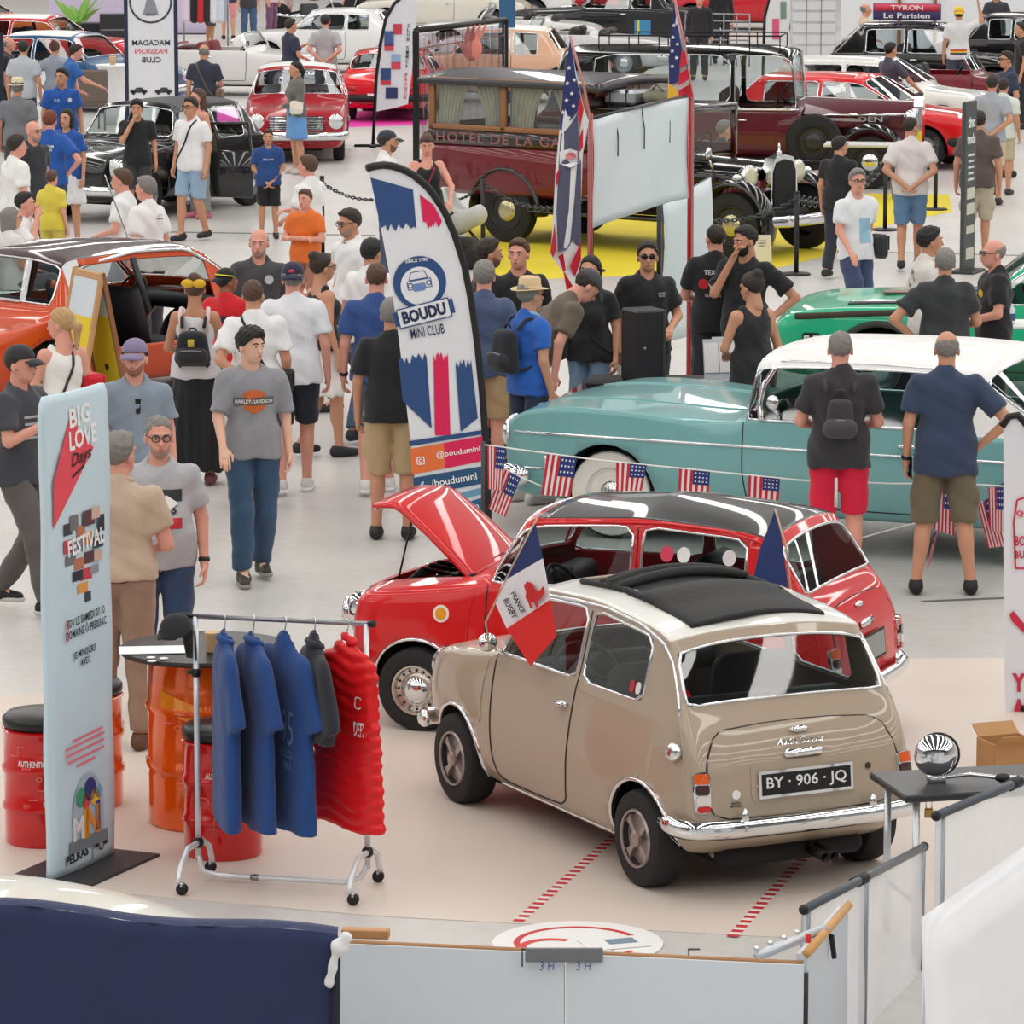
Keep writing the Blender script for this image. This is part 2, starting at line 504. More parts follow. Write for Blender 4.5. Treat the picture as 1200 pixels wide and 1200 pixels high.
def on(c,ax,a,b):
    """ax L/R side (x,z), F/B front/back (y,z), T top (x,y)"""
    if ax == 'L': o,d = (a,3,b),(0,-1,0)
    elif ax == 'R': o,d = (a,-3,b),(0,1,0)
    elif ax == 'F': o,d = (6,a,b),(-1,0,0)
    elif ax == 'B': o,d = (-6,a,b),(1,0,0)
    else: o,d = (a,b,5),(0,0,-1)
    p,n = hit(c,o,d)
    if p is None:
        h = c.bvh.find_nearest(Vector(tuple(0.99*k for k in {'L': (a,1,b),'R': (a,-1,b),'F': (c.hi[0],a,b),'B': (c.lo[0],a,b),'T': (a,b,1.4)}[ax])))
        p,n = np.array(h[0]),-np.array(d,dtype=float)
    return p,n
def strip(c,name,ax,pts,r,mat,n=24,off=0.,closed=False,parent=None,flat=None,seg=5):
    if n: pts = resamp(list(pts)+([pts[0]] if closed else []),n)
    if closed: pts = pts[:-1]
    P = []
    for a,b in pts:
        p,nn = on(c,ax,a,b); P.append(p+nn*off)
    return new(name,tube(P,r,seg,closed=closed),mat,parent or c.root)
def patch(c,name,ax,poly,mat,off=.004,rings=(1,.85,.6,.3),skirt=.006,parent=None,label=None,dome=0.,clean=False):
    """a panel lying on the body: outline poly (2D) cast onto it and lifted"""
    poly = np.array(poly,dtype=float); cen = poly.mean(0); n = len(poly)
    V = []
    if clean:
        pr = [on(c,ax,a,b) for a,b in poly]; nm = np.mean([q[1] for q in pr],0); nm /= np.linalg.norm(nm)
    def cast(q,o):
        p,nn = on(c,ax,*q); return p + (nm if clean else nn)*o
    for q in poly: V.append(cast(q,-skirt))
    for k,s in enumerate(rings):
        for q in poly: V.append(cast(cen+(q-cen)*s,off+dome*(1-s*s)))
    V.append(cast(cen,off+dome))
    F = []
    for k in range(len(rings)):
        for i in range(n):
            F.append((k*n+i,k*n+(i+1) % n,(k+1)*n+(i+1) % n,(k+1)*n+i))
    L = len(rings)*n
    for i in range(n): F.append((L+i,L+(i+1) % n,L+n))
    V = np.array(V)
    fn = np.cross(V[F[0][1]]-V[F[0][0]],V[F[0][3]]-V[F[0][0]])
    a = V[L]; b = V[L+1]; cc = V[L+n]; up = np.cross(b-a,cc-a)
    _,nn = on(c,ax,*cen)
    if up @ nn < 0: F = [q[::-1] for q in F]
    return new(name,(V,F),mat,parent or c.root,smooth=SH,label=label)
def wheel(parent,x,y,r,wdt,style='disc',s=1,rimmat=None,rr=.62,cap=CHROME,tyre=None,yaw=0.):
    """s=+1: the outer face looks to +y"""
    h = wdt/2; ri = r*rr
    prof = [(ri,-h*.8),(ri+.01,-h*.95),(r*.86,-h),(r*.96,-h*.86),(r,-h*.55),(r,h*.55),(r*.96,h*.86),(r*.86,h),(ri+.01,h*.95),(ri,h*.8)]
    def place(VF,nm,mat,par,sm=SH):
        V,F = VF; V = np.asarray(V,dtype=float)*np.array([1,s,1])
        if s < 0: F = [tuple(q)[::-1] for q in F]
        return new(nm,(V,F),mat,par,sm)
    w_ = place(lathe(prof,36,'y',closed=True),'wheel',RUBBER,parent)
    w_.location = (x,y,r); w_.rotation_euler = (0,0,yaw)
    def prof_y(pr,n=28):
        V,F = [],[]
        m = len(pr)
        for (q,d) in pr:
            for k in range(n):
                a = 2*math.pi*k/n; V.append((q*math.cos(a),d,q*math.sin(a)))
        for i in range(m-1):
            for k in range(n):
                F.append((i*n+k,(i+1)*n+k,(i+1)*n+(k+1) % n,i*n+(k+1) % n))
        F.append(tuple((m-1)*n+k for k in range(n))[::-1])
        return np.array(V),F
    rm = rimmat or STEEL
    if style == 'petal':
        place(prof_y([(ri*1.03,h*.82),(ri*.96,h*.98),(ri*.9,h*.9),(ri*.86,h*.4),(ri*.1,h*.35)]),'rim',M((35,34,35),.5),w_)
        sp = []
        place(prof_y([(ri*1.04,h*.86),(ri*.99,h*1.04),(ri*.93,h*1.0),(ri*.88,h*.6),(ri*.87,h*.58)]),'rim_lip',rm,w_)
        for k in range(4):
            a = 2*math.pi*(k+.5)/4
            pts = []
            for (q,wd) in ((.1,.15),(.3,.11),(.6,.10),(.8,.15),(.92,.26)):
                pts.append((q*ri,wd*ri))
            poly = [(q,wd) for q,wd in pts] + [(q,-wd) for q,wd in pts[::-1]]
            Vp,Fp = prism(poly,h*.55,h*.86); Vp = np.array(Vp)
            X = Vp[:,0]*math.cos(a)-Vp[:,1]*math.sin(a); Z = Vp[:,0]*math.sin(a)+Vp[:,1]*math.cos(a)
            place((np.stack([X,Vp[:,2],Z],1),[q[::-1] for q in Fp]),'spoke',rm,w_)
        place(prof_y([(ri*.3,h*.8),(ri*.28,h*1.0),(ri*.2,h*1.1),(ri*.02,h*1.14)]),'hub_cap',rm,w_)
    else:
        place(prof_y([(ri*1.03,h*.82),(ri*.99,h*1.0),(ri*.93,h*.98),(ri*.86,h*.62),(ri*.7,h*.55),(ri*.56,h*.72),(ri*.1,h*.75)]),'rim',rm,w_)
        place(prof_y([(ri*.56,h*.72),(ri*.5,h*.9),(ri*.36,h*1.08),(ri*.15,h*1.16),(ri*.01,h*1.18)]),'hub_cap',cap,w_)
        if style == 'holes':
            for k in range(16):
                a = 2*math.pi*k/16
                place(mv(ellip((0,0,0),(ri*.06,.006,ri*.06),8,4),(ri*.78*math.cos(a),h*.62,ri*.78*math.sin(a))),'vent_hole',BLACK,w_)
        if style == 'white':
            place(prof_y([(ri*1.02,h*.9),(ri*1.06,h*1.03),(r*.9,h*1.03),(r*.93,h*.9)]),'whitewall',M((235,232,224),.7),w_)
    return w_
def add_wheels(c,style='disc',wd=.17,archmat=None,arch=.3,rimmat=None,cap=CHROME,rr=.62,well=True,yface=None,yin=.35,skip=(),lip=.008):
    for k,(wx,wt,wr) in enumerate(c.wheels):
        for s in (1,-1):
            if (k,s) not in skip:
                wheel(c.root,wx,s*wt,wr,wd,style,s,rimmat,rr,cap)
            R0 = arch if arch > .2 else wr+arch
            if well:
                V,F = [],[]
                n = 20; y0,y1 = s*yin,s*(wt-.05)
                for i in range(n+1):
                    a = R(180*i/n)
                    for yy in (y0,y1): V.append((wx+R0*1.01*math.cos(a),yy,wr+R0*1.01*math.sin(a)))
                F = [(2*i,2*i+1,2*i+3,2*i+2) for i in range(n)] + [tuple(range(0,2*n+2,2))]
                new('wheel_well',(V,F),DARK,c.root)
            if archmat is not None:
                pts = []
                for i in range(19):
                    a = R(-8+196*i/18); pts.append((wx+(R0+.004)*math.cos(a),wr+(R0+.004)*math.sin(a)))
                strip(c,'wheel_arch_trim','L' if s > 0 else 'R',pts,lip,archmat,n=0)
def seat(parent,x,y,z,mat,w=.46,hb=.55):
    new('seat',comb(box(x+.05,y,z+.1,.5,w,.18,.05),mv(box(0,0,hb/2,.14,w,hb,.05),(x-.2,y,z+.12),mat=Matrix.Rotation(R(-14),3,'Y'))),mat,parent)
def steering(parent,x,y,z,r=.19,mat=BLACK,tilt=-35):
    pts = [(0,r*math.cos(a),r*math.sin(a)) for a in np.linspace(0,2*math.pi,25)[:-1]]
    g = [tube(pts,.011,6,closed=True)]
    for a in (90,210,330): g.append(tube([(0,0,0),(0,r*math.cos(R(a)),r*math.sin(R(a)))],.009,5))
    g.append(tube([(0,0,0),(.3,0,0)],.02,6)); g.append(mv(ellip((0,0,0),(.02,.04,.04),10,6)))
    V,F = comb(*g)
    new('steering_wheel',mv((V,F),(x,y,z),mat=Matrix.Rotation(R(-tilt),3,'Y')),mat,parent)
def bumper(c,name,pts,r=.035,mat=CHROME,flat=1.5):
    P = np.array(pts,dtype=float)
    V,F = tube(resamp(P,28),np.r_[.5,np.ones(26),.5]*r,10)
    V = np.array(V); zc = np.repeat(resamp(P,28)[:,2],10); V[:,2] = zc+(V[:,2]-zc)*flat
    return new(name,(V,F),mat,c.root)
def plate(parent,cen,ex,ez,w,h,txt,bgm,fgm,off=.004,frame=None):
    cen,ex,ez = (np.asarray(k,dtype=float) for k in (cen,ex,ez)); n = np.cross(ex,ez); n /= np.linalg.norm(n)
    fn = plane_fn(cen,ex,ez)
    def slab(w,h,d,nm,mat,par):
        V = [cen+ex*a*w/2+ez*b*h/2+n*k for k in (0,d) for a,b in ((-1,-1),(1,-1),(1,1),(-1,1))]
        return new(nm,(V,[(3,2,1,0),(4,5,6,7),(0,1,5,4),(1,2,6,5),(2,3,7,6),(3,0,4,7)]),mat,par,False)
    if frame:
        slab(w+.03,h+.03,off*.8,'plate_frame',frame,parent)
    p = slab(w,h,off,'number_plate',bgm,parent)
    if txt:
        put2d('plate_lettering',fit2d(text2d(txt,bold=.015),w*.9,h*.68),plane_fn(cen+n*(off+.0015),ex,ez),fgm,p)
    return p
def lamp(c,ax,a,b,r,mat=None,ring=CHROME,dome=.03,deep=.02,name='headlamp',sy=1.):
    p,n = on(c,ax,a,b)
    d = {'F': 1,'B': -1}[ax]
    pr = [(r*1.15,-deep),(r*1.15,.012),(r*1.0,.02)]
    def rev(pr,nn=20):
        V,F = [],[]
        for (q,e) in pr:
            for k in range(nn):
                t = 2*math.pi*k/nn; V.append((d*e,q*math.cos(t),sy*q*math.sin(t)))
        for i in range(len(pr)-1):
            for k in range(nn):
                f = (i*nn+k,i*nn+(k+1) % nn,(i+1)*nn+(k+1) % nn,(i+1)*nn+k); F.append(f if d > 0 else f[::-1])
        f = tuple((len(pr)-1)*nn+k for k in range(nn)); F.append(f if d > 0 else f[::-1])
        return np.array(V),F
    o = new(name,mv(rev(pr),p),ring,c.root)
    new('lens',mv(rev([(r*1.0,.018),(r*.8,.018+dome*.5),(r*.45,.018+dome*.85),(r*.05,.018+dome)]),p),mat or M((225,228,230),.08,.3,1.),o)
    return o
# ---------------------------------------------------------------- the two small saloons in front
def mini_stations():
    return [
     ST(1.475,.24,.50,.57,.45,.53,.66,[(.48,.695),(.42,.71),(.34,.722),(.18,.732),(0,.735)]),
     ST(1.45,.22,.53,.63,.46,.60,.71,[(.54,.745),(.47,.757),(.38,.768),(.20,.778),(0,.78)]),
     ST(1.33,.18,.57,.685,.48,.66,.765,[(.59,.80),(.50,.812),(.40,.82),(.2,.832),(0,.836)]),
     ST(1.02,.17,.63,.70,.48,.668,.815,[(.60,.845),(.51,.853),(.41,.86),(.2,.875),(0,.88)]),
     ST(.74,.16,.66,.705,.50,.658,.85,[(.61,.872),(.55,.882),(.47,.89),(.24,.91),(0,.915)]),
     ST(.60,.16,.66,.705,.50,.65,.87,[(.628,.885),(.60,.90),(.57,.912),(.30,.935),(0,.94)],[0,0,0,0,0,-.01,0,.01,.06,.08]),
     ST(.56,.16,.66,.705,.50,.648,.873,[(.63,.893),(.595,.935),(.56,.948),(.30,.965),(0,.97)],[0,0,0,0,0,0,0,.01,.06,.08]),
     ST(.40,.16,.66,.705,.50,.643,.875,[(.628,.90),(.548,1.205),(.515,1.232),(.28,1.255),(0,1.26)],[0,0,0,0,0,0,0,.0,.04,.05]),
     ST(.33,.16,.66,.705,.50,.642,.876,[(.627,.90),(.545,1.225),(.53,1.265),(.30,1.297),(0,1.305)]),
     ST(-.27,.16,.66,.705,.50,.638,.88,[(.622,.903),(.54,1.262),(.522,1.302),(.31,1.345),(0,1.356)]),
     ST(-.33,.16,.66,.705,.50,.637,.88,[(.621,.903),(.54,1.263),(.522,1.303),(.31,1.346),(0,1.357)]),
     ST(-.95,.16,.65,.70,.50,.63,.882,[(.612,.905),(.54,1.225),(.525,1.27),(.31,1.31),(0,1.32)]),
     ST(-1.09,.17,.64,.695,.50,.627,.88,[(.608,.905),(.55,1.17),(.535,1.225),(.32,1.262),(0,1.272)]),
     ST(-1.14,.18,.63,.69,.50,.624,.878,[(.605,.90),(.56,1.13),(.52,1.175),(.32,1.215),(0,1.225)]),
     ST(-1.30,.20,.61,.68,.50,.615,.865,[(.60,.885),(.59,.915),(.555,.94),(.32,.95),(0,.953)]),
     ST(-1.335,.21,.60,.672,.49,.608,.85,[(.595,.868),(.58,.882),(.54,.893),(.32,.90),(0,.902)]),
     ST(-1.42,.25,.57,.655,.47,.60,.75,[(.585,.77),(.56,.785),(.50,.795),(.30,.80),(0,.802)]),
     ST(-1.475,.29,.54,.635,.44,.585,.60,[(.575,.615),(.54,.63),(.48,.64),(.28,.645),(0,.647)]),
     ST(-1.485,.33,.52,.60,.42,.57,.50,[(.55,.515),(.52,.525),(.45,.53),(.28,.535),(0,.537)]),
    ]
MINI_PANES = [('windshield',6,7,7,9,'C'),('side_window',6,9,5,6,'S'),('quarter_window',10,11,5,6,'S'),('rear_window',13,14,7,9,'C')]
def mini(name,label,loc,yaw,body,roof,sunroof=False,hood_open=False,wheelstyle='petal',rimmat=None):
    panes = list(MINI_PANES) + [('roof',8,12,7,9,'C')]
    if sunroof: panes.append(('open_roof',8,11,8,9,'C'))
    if hood_open: panes.append(('open_hood',1,4,7,9,'C'))
    c = make_car(name,label,'car',loc,yaw,mini_stations(),panes,{'body': body,'roof': roof},lv=3,creases=((7,13,7),),
                 wheels=((1.018,.615,.243),(-1.018,.60,.243)),arch=.292,yin=.38)
    add_wheels(c,wheelstyle,.175,CHROME,.292,rimmat,yin=.38,rr=.60,lip=.012)
    r = c.root
    c.seam = M((40,34,30),.7)
    # cabin
    blk = M((30,29,30),.6)
    new('cabin_floor',box(-.35,0,.30,1.9,1.16,.03),DARK,r)
    new('dashboard',comb(box(.46,0,.80,.16,1.12,.12,.03),box(.40,0,.84,.05,.3,.1,.02)),blk,r)
    for y in (.30,-.30): seat(r,-.12,y,.33,blk,.44,.56)
    new('rear_bench',comb(box(-.75,0,.45,.42,1.05,.2,.05),box(-.98,0,.68,.16,1.05,.46,.05)),blk,r)
    steering(r,.22,.30,.82,.18,BLACK,-40)
    # roof gutter
    for s in ('L','R'):
        y = 1 if s == 'L' else -1
        P = [np.array((x_,y*(yy+.004),zz)) for (x_,yy,zz) in [(.58,.60,.95),(.50,.58,1.10),(.36,.545,1.235),(-.1,.535,1.272),(-.45,.533,1.285),(-.8,.535,1.265),(-1.05,.545,1.21),(-1.15,.56,1.13),(-1.24,.59,1.0),(-1.30,.60,.90)]]
        P = [on(c,s,q[0],q[2])[0] + np.array((0,y*.003,0)) for q in P]
        new('roof_gutter',tube(resamp(P,40),.009,6),CHROME if sunroof else body,r)
    return c
def box_at(p,sx,sy,sz,b=.01): return box(p[0],p[1],p[2],sx,sy,sz,b)

def mini_detail_common(c,body,left_only=False):
    r = c.root
    # doors: raised panel outline, handle, hinges
    for s in ('L','R'):
        y = 1 if s == 'L' else -1
        dp = [(.585,.885),(.585,.60),(.575,.34),(.55,.245),(.45,.225),(.1,.225),(-.16,.235),(-.245,.28),(-.275,.40),(-.29,.62),(-.298,.885)]
        strip(c,'door_gap',s,dp,.0055,c.seam,50)
        strip(c,'window_frame_gap',s,[(-.298,.885),(-.302,1.0),(-.300,1.14),(-.296,1.25)],.0045,c.seam,14)
        p,n = on(c,s,-.20,.765)
        h = new('door_handle',comb(box_at(p+n*.012,.10,.02,.03,.008),mv(tube([(-.045,0,0),(.05,0,-.004)],[.011,.007],8),p+n*.034)),CHROME,r)
        strip(c,'body_seam',s,[(.66,.86),(.69,.7),(.705,.5)],.006,body,12)
        # sill trim
        strip(c,'sill_trim',s,[(.70,.185),(.3,.18),(-.3,.18),(-.70,.185)],.014,CHROME,16)
    # rear wing seam
    for y in (1,-1):
        P = []
        for (x_,z_) in [(-1.25,.985),(-1.31,.88),(-1.36,.78),(-1.40,.66),(-1.42,.5),(-1.42,.36)]:
            p,n = on(c,'L' if y > 0 else 'R',x_,z_); P.append(p)
        new('wing_seam',tube(resamp(P,18),.008,5),body,r)
    # boot lid
    lid = [(-.50,.44),(-.53,.50),(-.54,.60),(-.525,.70),(-.48,.79),(-.42,.828),(-.2,.842),(0,.846),(.2,.842),(.42,.828),(.48,.79),(.525,.70),(.54,.60),(.53,.50),(.50,.44),(.42,.415),(.2,.408),(0,.405),(-.2,.408),(-.42,.415)]
    patch(c,'boot_lid','B',lid,body,.006,skirt=.004)
    strip(c,'boot_gap','B',lid,.0065,c.seam,60,.0,True)
    p,n = on(c,'B',0,.80); new('boot_handle',comb(mv(ellip((0,0,0),(.02,.055,.017),12,8),p+n*.015)),CHROME,r)
    # tail lamps
    for y in (1,-1):
        poly = rrect(.085,.20,.03,3,y*.565,.555)
        def sub(z0,z1,nm,mat,par=None):
            return patch(c,nm,'B',rrect(.07,z1-z0,.012,2,y*.565,(z0+z1)/2),mat,.028,(1,.7),.03,par,clean=True)
        lm = patch(c,'tail_lamp','B',poly,CHROME,.02,(1,.8),.02,clean=True)
        sub(.595,.645,'amber_lens',M((226,92,20),.15,0,1.),lm); sub(.545,.593,'smoked_lens',M((58,12,14),.15,0,1.),lm)
        sub(.495,.543,'reverse_lens',M((226,214,210),.15,0,1.),lm); sub(.463,.493,'red_lens',M((196,24,26),.15,0,1.),lm)
    # bumpers
    bumper(c,'rear_bumper',[(-1.30,.70,.40),(-1.42,.685,.385),(-1.50,.62,.375),(-1.535,.4,.37),(-1.545,0,.37),(-1.535,-.4,.37),(-1.50,-.62,.375),(-1.42,-.685,.385),(-1.30,-.70,.40)],.032)
    for y in (.36,-.36):
        new('overrider',comb(mv(lathe([(.02,0),(.022,.03),(.016,.06),(.004,.075)],10),(-1.535,y,.395))),CHROME,r)
    bumper(c,'front_bumper',[(1.32,.70,.40),(1.44,.67,.385),(1.51,.5,.375),(1.53,0,.37),(1.51,-.5,.375),(1.44,-.67,.385),(1.32,-.70,.40)],.032)
    # front: headlamps and grille
    for y in (.50,-.50): lamp(c,'F',y,.665,.085,deep=.12)
    g = patch(c,'grille','F',[(-.36,.52),(-.30,.46),(.30,.46),(.36,.52),(.33,.62),(.25,.665),(-.25,.665),(-.33,.62)],BLACK,.006)
    for k in range(7):
        z = .475+k*.028; w_ = .30 if k in (0,6) else .335
        strip(c,'grille_bar','F',[(-w_,z),(w_,z)],.006,CHROME,12,.012,parent=g)
    strip(c,'grille_surround','F',[(-.36,.52),(-.30,.46),(.30,.46),(.36,.52),(.33,.62),(.25,.665),(-.25,.665),(-.33,.62)],.011,CHROME,40,.008,True,parent=g)
    # exhaust
    for dy in (0,.05):
        V,F = tube([(-1.30,-.08-dy,.20),(-1.56,-.08-dy,.185)],.024,10,caps=False)
        thicken(new('exhaust_pipe',(V,F),M((40,38,38),.4,.8),r),.004)
    new('underbody',comb(box(-.1,0,.19,2.6,.8,.1,.03),mv(tube([(-1.018,-.55,.243),(-1.018,.55,.243)],.03,8)),mv(tube([(1.018,-.55,.243),(1.018,.55,.243)],.03,8))),DARK,r)

BEIGE = paint((172,155,136))
bm_ = mini('small_saloon_car','beige small saloon with white roof, rolled back black sunroof and chrome bumper',(.76,21.64,0),R(116.6),BEIGE,paint((236,235,230)),True,rimmat=M((168,156,152),.3,.6))
mini_detail_common(bm_,BEIGE)
def beige_details(c):
    r = c.root
    ex,ez = np.array((0,-1.,0)),np.array((-.05,0,1.)); 
    # right side of the plate, seen from behind, is -y
    p0,n0 = on(c,'B',0,.565)
    patch(c,'plate_recess','B',rrect(.60,.19,.04,3,0,.575),BEIGE,.012,skirt=.0)
    plate(r,p0+np.array((-.018,0,0)),(0,-1,0),(.10,0,.995),.50,.105,'BY · 906 · JQ',M((12,13,15),.35),M((232,232,232),.4,.2),.006,CHROME)
    # handle bar over the plate
    p,n = on(c,'B',0,.695)
    new('boot_grip',comb(box_at(p+n*.02,.03,.22,.045,.014)),CHROME,r)
    p,n = on(c,'B',0,.745)
    put2d('script_badge',fit2d(text2d('Austin Cooper',shear=.35,bold=.012),.27),lambda a,b: on(c,'B',-a,.748+b)[0]+n*.012,CHROME,r)
    patch(c,'round_badge','B',[(.385+.022*math.cos(t),.53+.022*math.sin(t)) for t in np.linspace(0,2*math.pi,17)[:-1]],WHITE,.012,(1,.6),.0)
    put2d('small_lettering',fit2d(text2d('BRITISH\nMOTORS',bold=.03),.06),lambda a,b: on(c,'B',.385-a,.478+b)[0]+n*.01,M((40,36,34)),r)
    patch(c,'lock','B',[(-.36+.015*math.cos(t),.60+.015*math.sin(t)) for t in np.linspace(0,2*math.pi,13)[:-1]],M((90,75,60),.3,.8),.014,(1,.6),.0)
    # fuel cap
    for y in (1,):
        p,n = on(c,'L',-1.335,.735)
        V,F = lathe([(.045,0),(.045,.03),(.036,.042),(.01,.046)],20)
        q = Vector(n).to_track_quat('Z','Y').to_matrix()
        new('fuel_cap',mv((V,F),p,mat=q),CHROME,r)
    # sunroof: black frame and rolled canvas
    blk = M((30,31,33),.7,0,0,.1,12,.3)
    fr = []
    for pts in ([(.17,.36),(.17,-.36)],[(.17,.36),(-.62,.365)],[(.17,-.36),(-.62,-.365)]):
        P = [on(c,'T',*q)[0] if True else 0 for q in resamp(pts,10)]
        P = [np.array((q[0],q[1],max(q[2],1.28))) + np.array((0,0,.012)) for q in P]
        fr.append(tube(P,.018,6))
    new('sunroof_frame',comb(*fr),blk,r)
    def fold(u,v):
        # v across (y), u along x from the fold front to the rear
        y = (v-.5)*.76; xx = -.12 - u*.90
        z = 1.345-.13*max(0,u-.40)**1.5-.04*abs(y/.38)**2.2
        z += .026*math.cos(u*math.pi*4.2)*math.exp(-u*2.2) + .028
        return (xx + .02*math.sin(v*6),y,z)
    o = new('sunroof_canvas',sheet(fold,40,14),blk,r); thicken(o,.02,0)
    rolls = []
    for k,(xx,rr,zz) in enumerate(((-.06,.030,1.375),(-.15,.034,1.392),(-.25,.030,1.395))):
        V,F = tube([(xx+.015*math.sin(t*3+k),t*.37,zz-.04*abs(t)**2) for t in np.linspace(-1,1,15)],[rr*(1-.35*abs(t)**3) for t in np.linspace(-1,1,15)],10)
        new('canvas_fold',(V,F),blk,r)
    # door mirror
    p,n = on(c,'L',.50,.90)
    new('door_mirror',comb(tube([p,p+np.array((.02,.07,.03))],.01,6),mv(ellip((0,0,0),(.045,.055,.05),14,10),p+np.array((.03,.10,.06)))),CHROME,r)
    # stickers on the quarter window
    for k,(col,dx) in enumerate((((186,40,60),0),((225,225,225),.06))):
        patch(c,'window_sticker','L',rrect(.045,.06,.02,3,-.83-dx,.965),M(col,.4),.004,(1,.5),0.)
    # raindrop reflections of tread: none
beige_details(bm_)

RED = paint((214,22,28))
rm_ = mini('small_saloon_car','red small saloon with black roof and raised bonnet beside the beige car',(.65,24.28,0),R(157),RED,paint((12,12,14)),False,True,'holes',M((205,200,192),.25,.8))
mini_detail_common(rm_,RED)
def red_details(c):
    r = c.root
    # raised bonnet, hinged at the scuttle
    hp = np.array((.74,0,.875)); a = R(44)
    def fn(u,v,off=0.):
        y = (v-.5)*.86*(1-.10*u); x = u*.74; z = -.055*abs((v-.5)*2)**2.4 - .07*u**2 - .09*max(0,u-.86)/.14*(u > .86) + off
        ca,sa = math.cos(a),math.sin(a)
        return hp + np.array((x*ca-z*sa,y,x*sa+z*ca))
    o = new('bonnet',sheet(fn,16,14),RED,r); thicken(o,.02,1)
    strip_pts = [fn(1.0,v,-.02) for v in np.linspace(.06,.94,14)]
    new('bonnet_lip',tube(strip_pts,.016,6),CHROME,o)
    p = fn(.93,.5,-.012); 
    put2d('bonnet_badge',poly2(rrect(.34,.09,.03)),lambda q,w: fn(.9-w,.5+q/.8,.012),M((215,225,235),.2,.6),o)
    new('bonnet_stay',tube([(1.30,.30,.80),fn(.80,.80,-.02)],.006,6),M((60,60,62),.4,.6),r)
    # engine bay
    e = new('engine',comb(box(1.10,0,.62,.42,.34,.26,.03),box(1.10,.06,.78,.12,.36,.07,.02),box(1.28,.28,.62,.1,.2,.3,.02)),M((32,32,34),.5,.4),r)
    new('air_filter',mv(lathe([(.09,-.045),(.095,-.03),(.095,.03),(.09,.045)],18),(.98,-.12,.84)),M((45,45,48),.35,.5),e)
    for k,(ya,yb) in enumerate(((.3,.05),(.2,-.1),(.1,-.22))):
        new('hose',tube([(1.28,ya,.76),(1.2,(ya+yb)/2,.86),(1.05,yb,.80)],.014,6),BLACK,e)
    new('bay_floor',box(1.12,0,.42,.66,.82,.03),DARK,r)
    new('bay_bulkhead',box(.79,0,.66,.03,.84,.46),DARK,r)
    # spot lamps on the bumper
    for k,y in enumerate((.30,.08,-.12,-.32)):
        q = np.array((1.60,y,.60))
        l = new('spot_lamp',mv(lathe([(.02,-.07),(.07,-.045),(.088,0),(.088,.02),(.082,.028)],20,'x'),q),CHROME,r)
        l2 = new('lens',mv(ellip((0,0,0),(.02,.08,.08),14,8),q+np.array((.012,0,0))),M((205,215,220),.06,.6,1.),l)
        new('lamp_bracket',tube([q+np.array((0,0,-.08)),(1.52,y,.40)],.012,6),CHROME,l)
    # sticker on the front wing, plate and rear badge
    patch(c,'wing_sticker','L',[(.86+.05*math.cos(t),.70+.05*math.sin(t)) for t in np.linspace(0,2*math.pi,17)[:-1]],M((240,238,230),.4),.004,(1,.5),0.)
    patch(c,'wing_sticker_centre','L',[(.86+.035*math.cos(t),.70+.035*math.sin(t)) for t in np.linspace(0,2*math.pi,17)[:-1]],M((236,160,30),.4),.006,(1,.5),0.)
    p0,n0 = on(c,'B',0,.565)
    plate(r,p0+np.array((-.02,0,0)),(0,-1,0),(.10,0,.995),.44,.13,'',M((150,152,150),.3,.4),WHITE,.008,BLACK)
    p,n = on(c,'B',0,.70); new('boot_grip',box_at(p+n*.02,.03,.2,.05,.014),CHROME,r)
    for (x_,col) in ((-.48,(214,60,90)),(-.58,(236,236,236)),(-.85,(225,220,220))):
        patch(c,'window_sticker','L',[(x_+.04*math.cos(t),1.12+.045*math.sin(t)) for t in np.linspace(0,2*math.pi,13)[:-1]],M(col,.4),.004,(1,.5),0.)
    put2d('windscreen_banner',poly2(rrect(.5,.07,.02)),lambda q,w: np.array((.62,q+.2,1.0)) + np.array((-.82,0,.57))*(w-.0)*1. + np.array((.006,0,.008)),M((225,232,240),.4),r)
red_details(rm_)
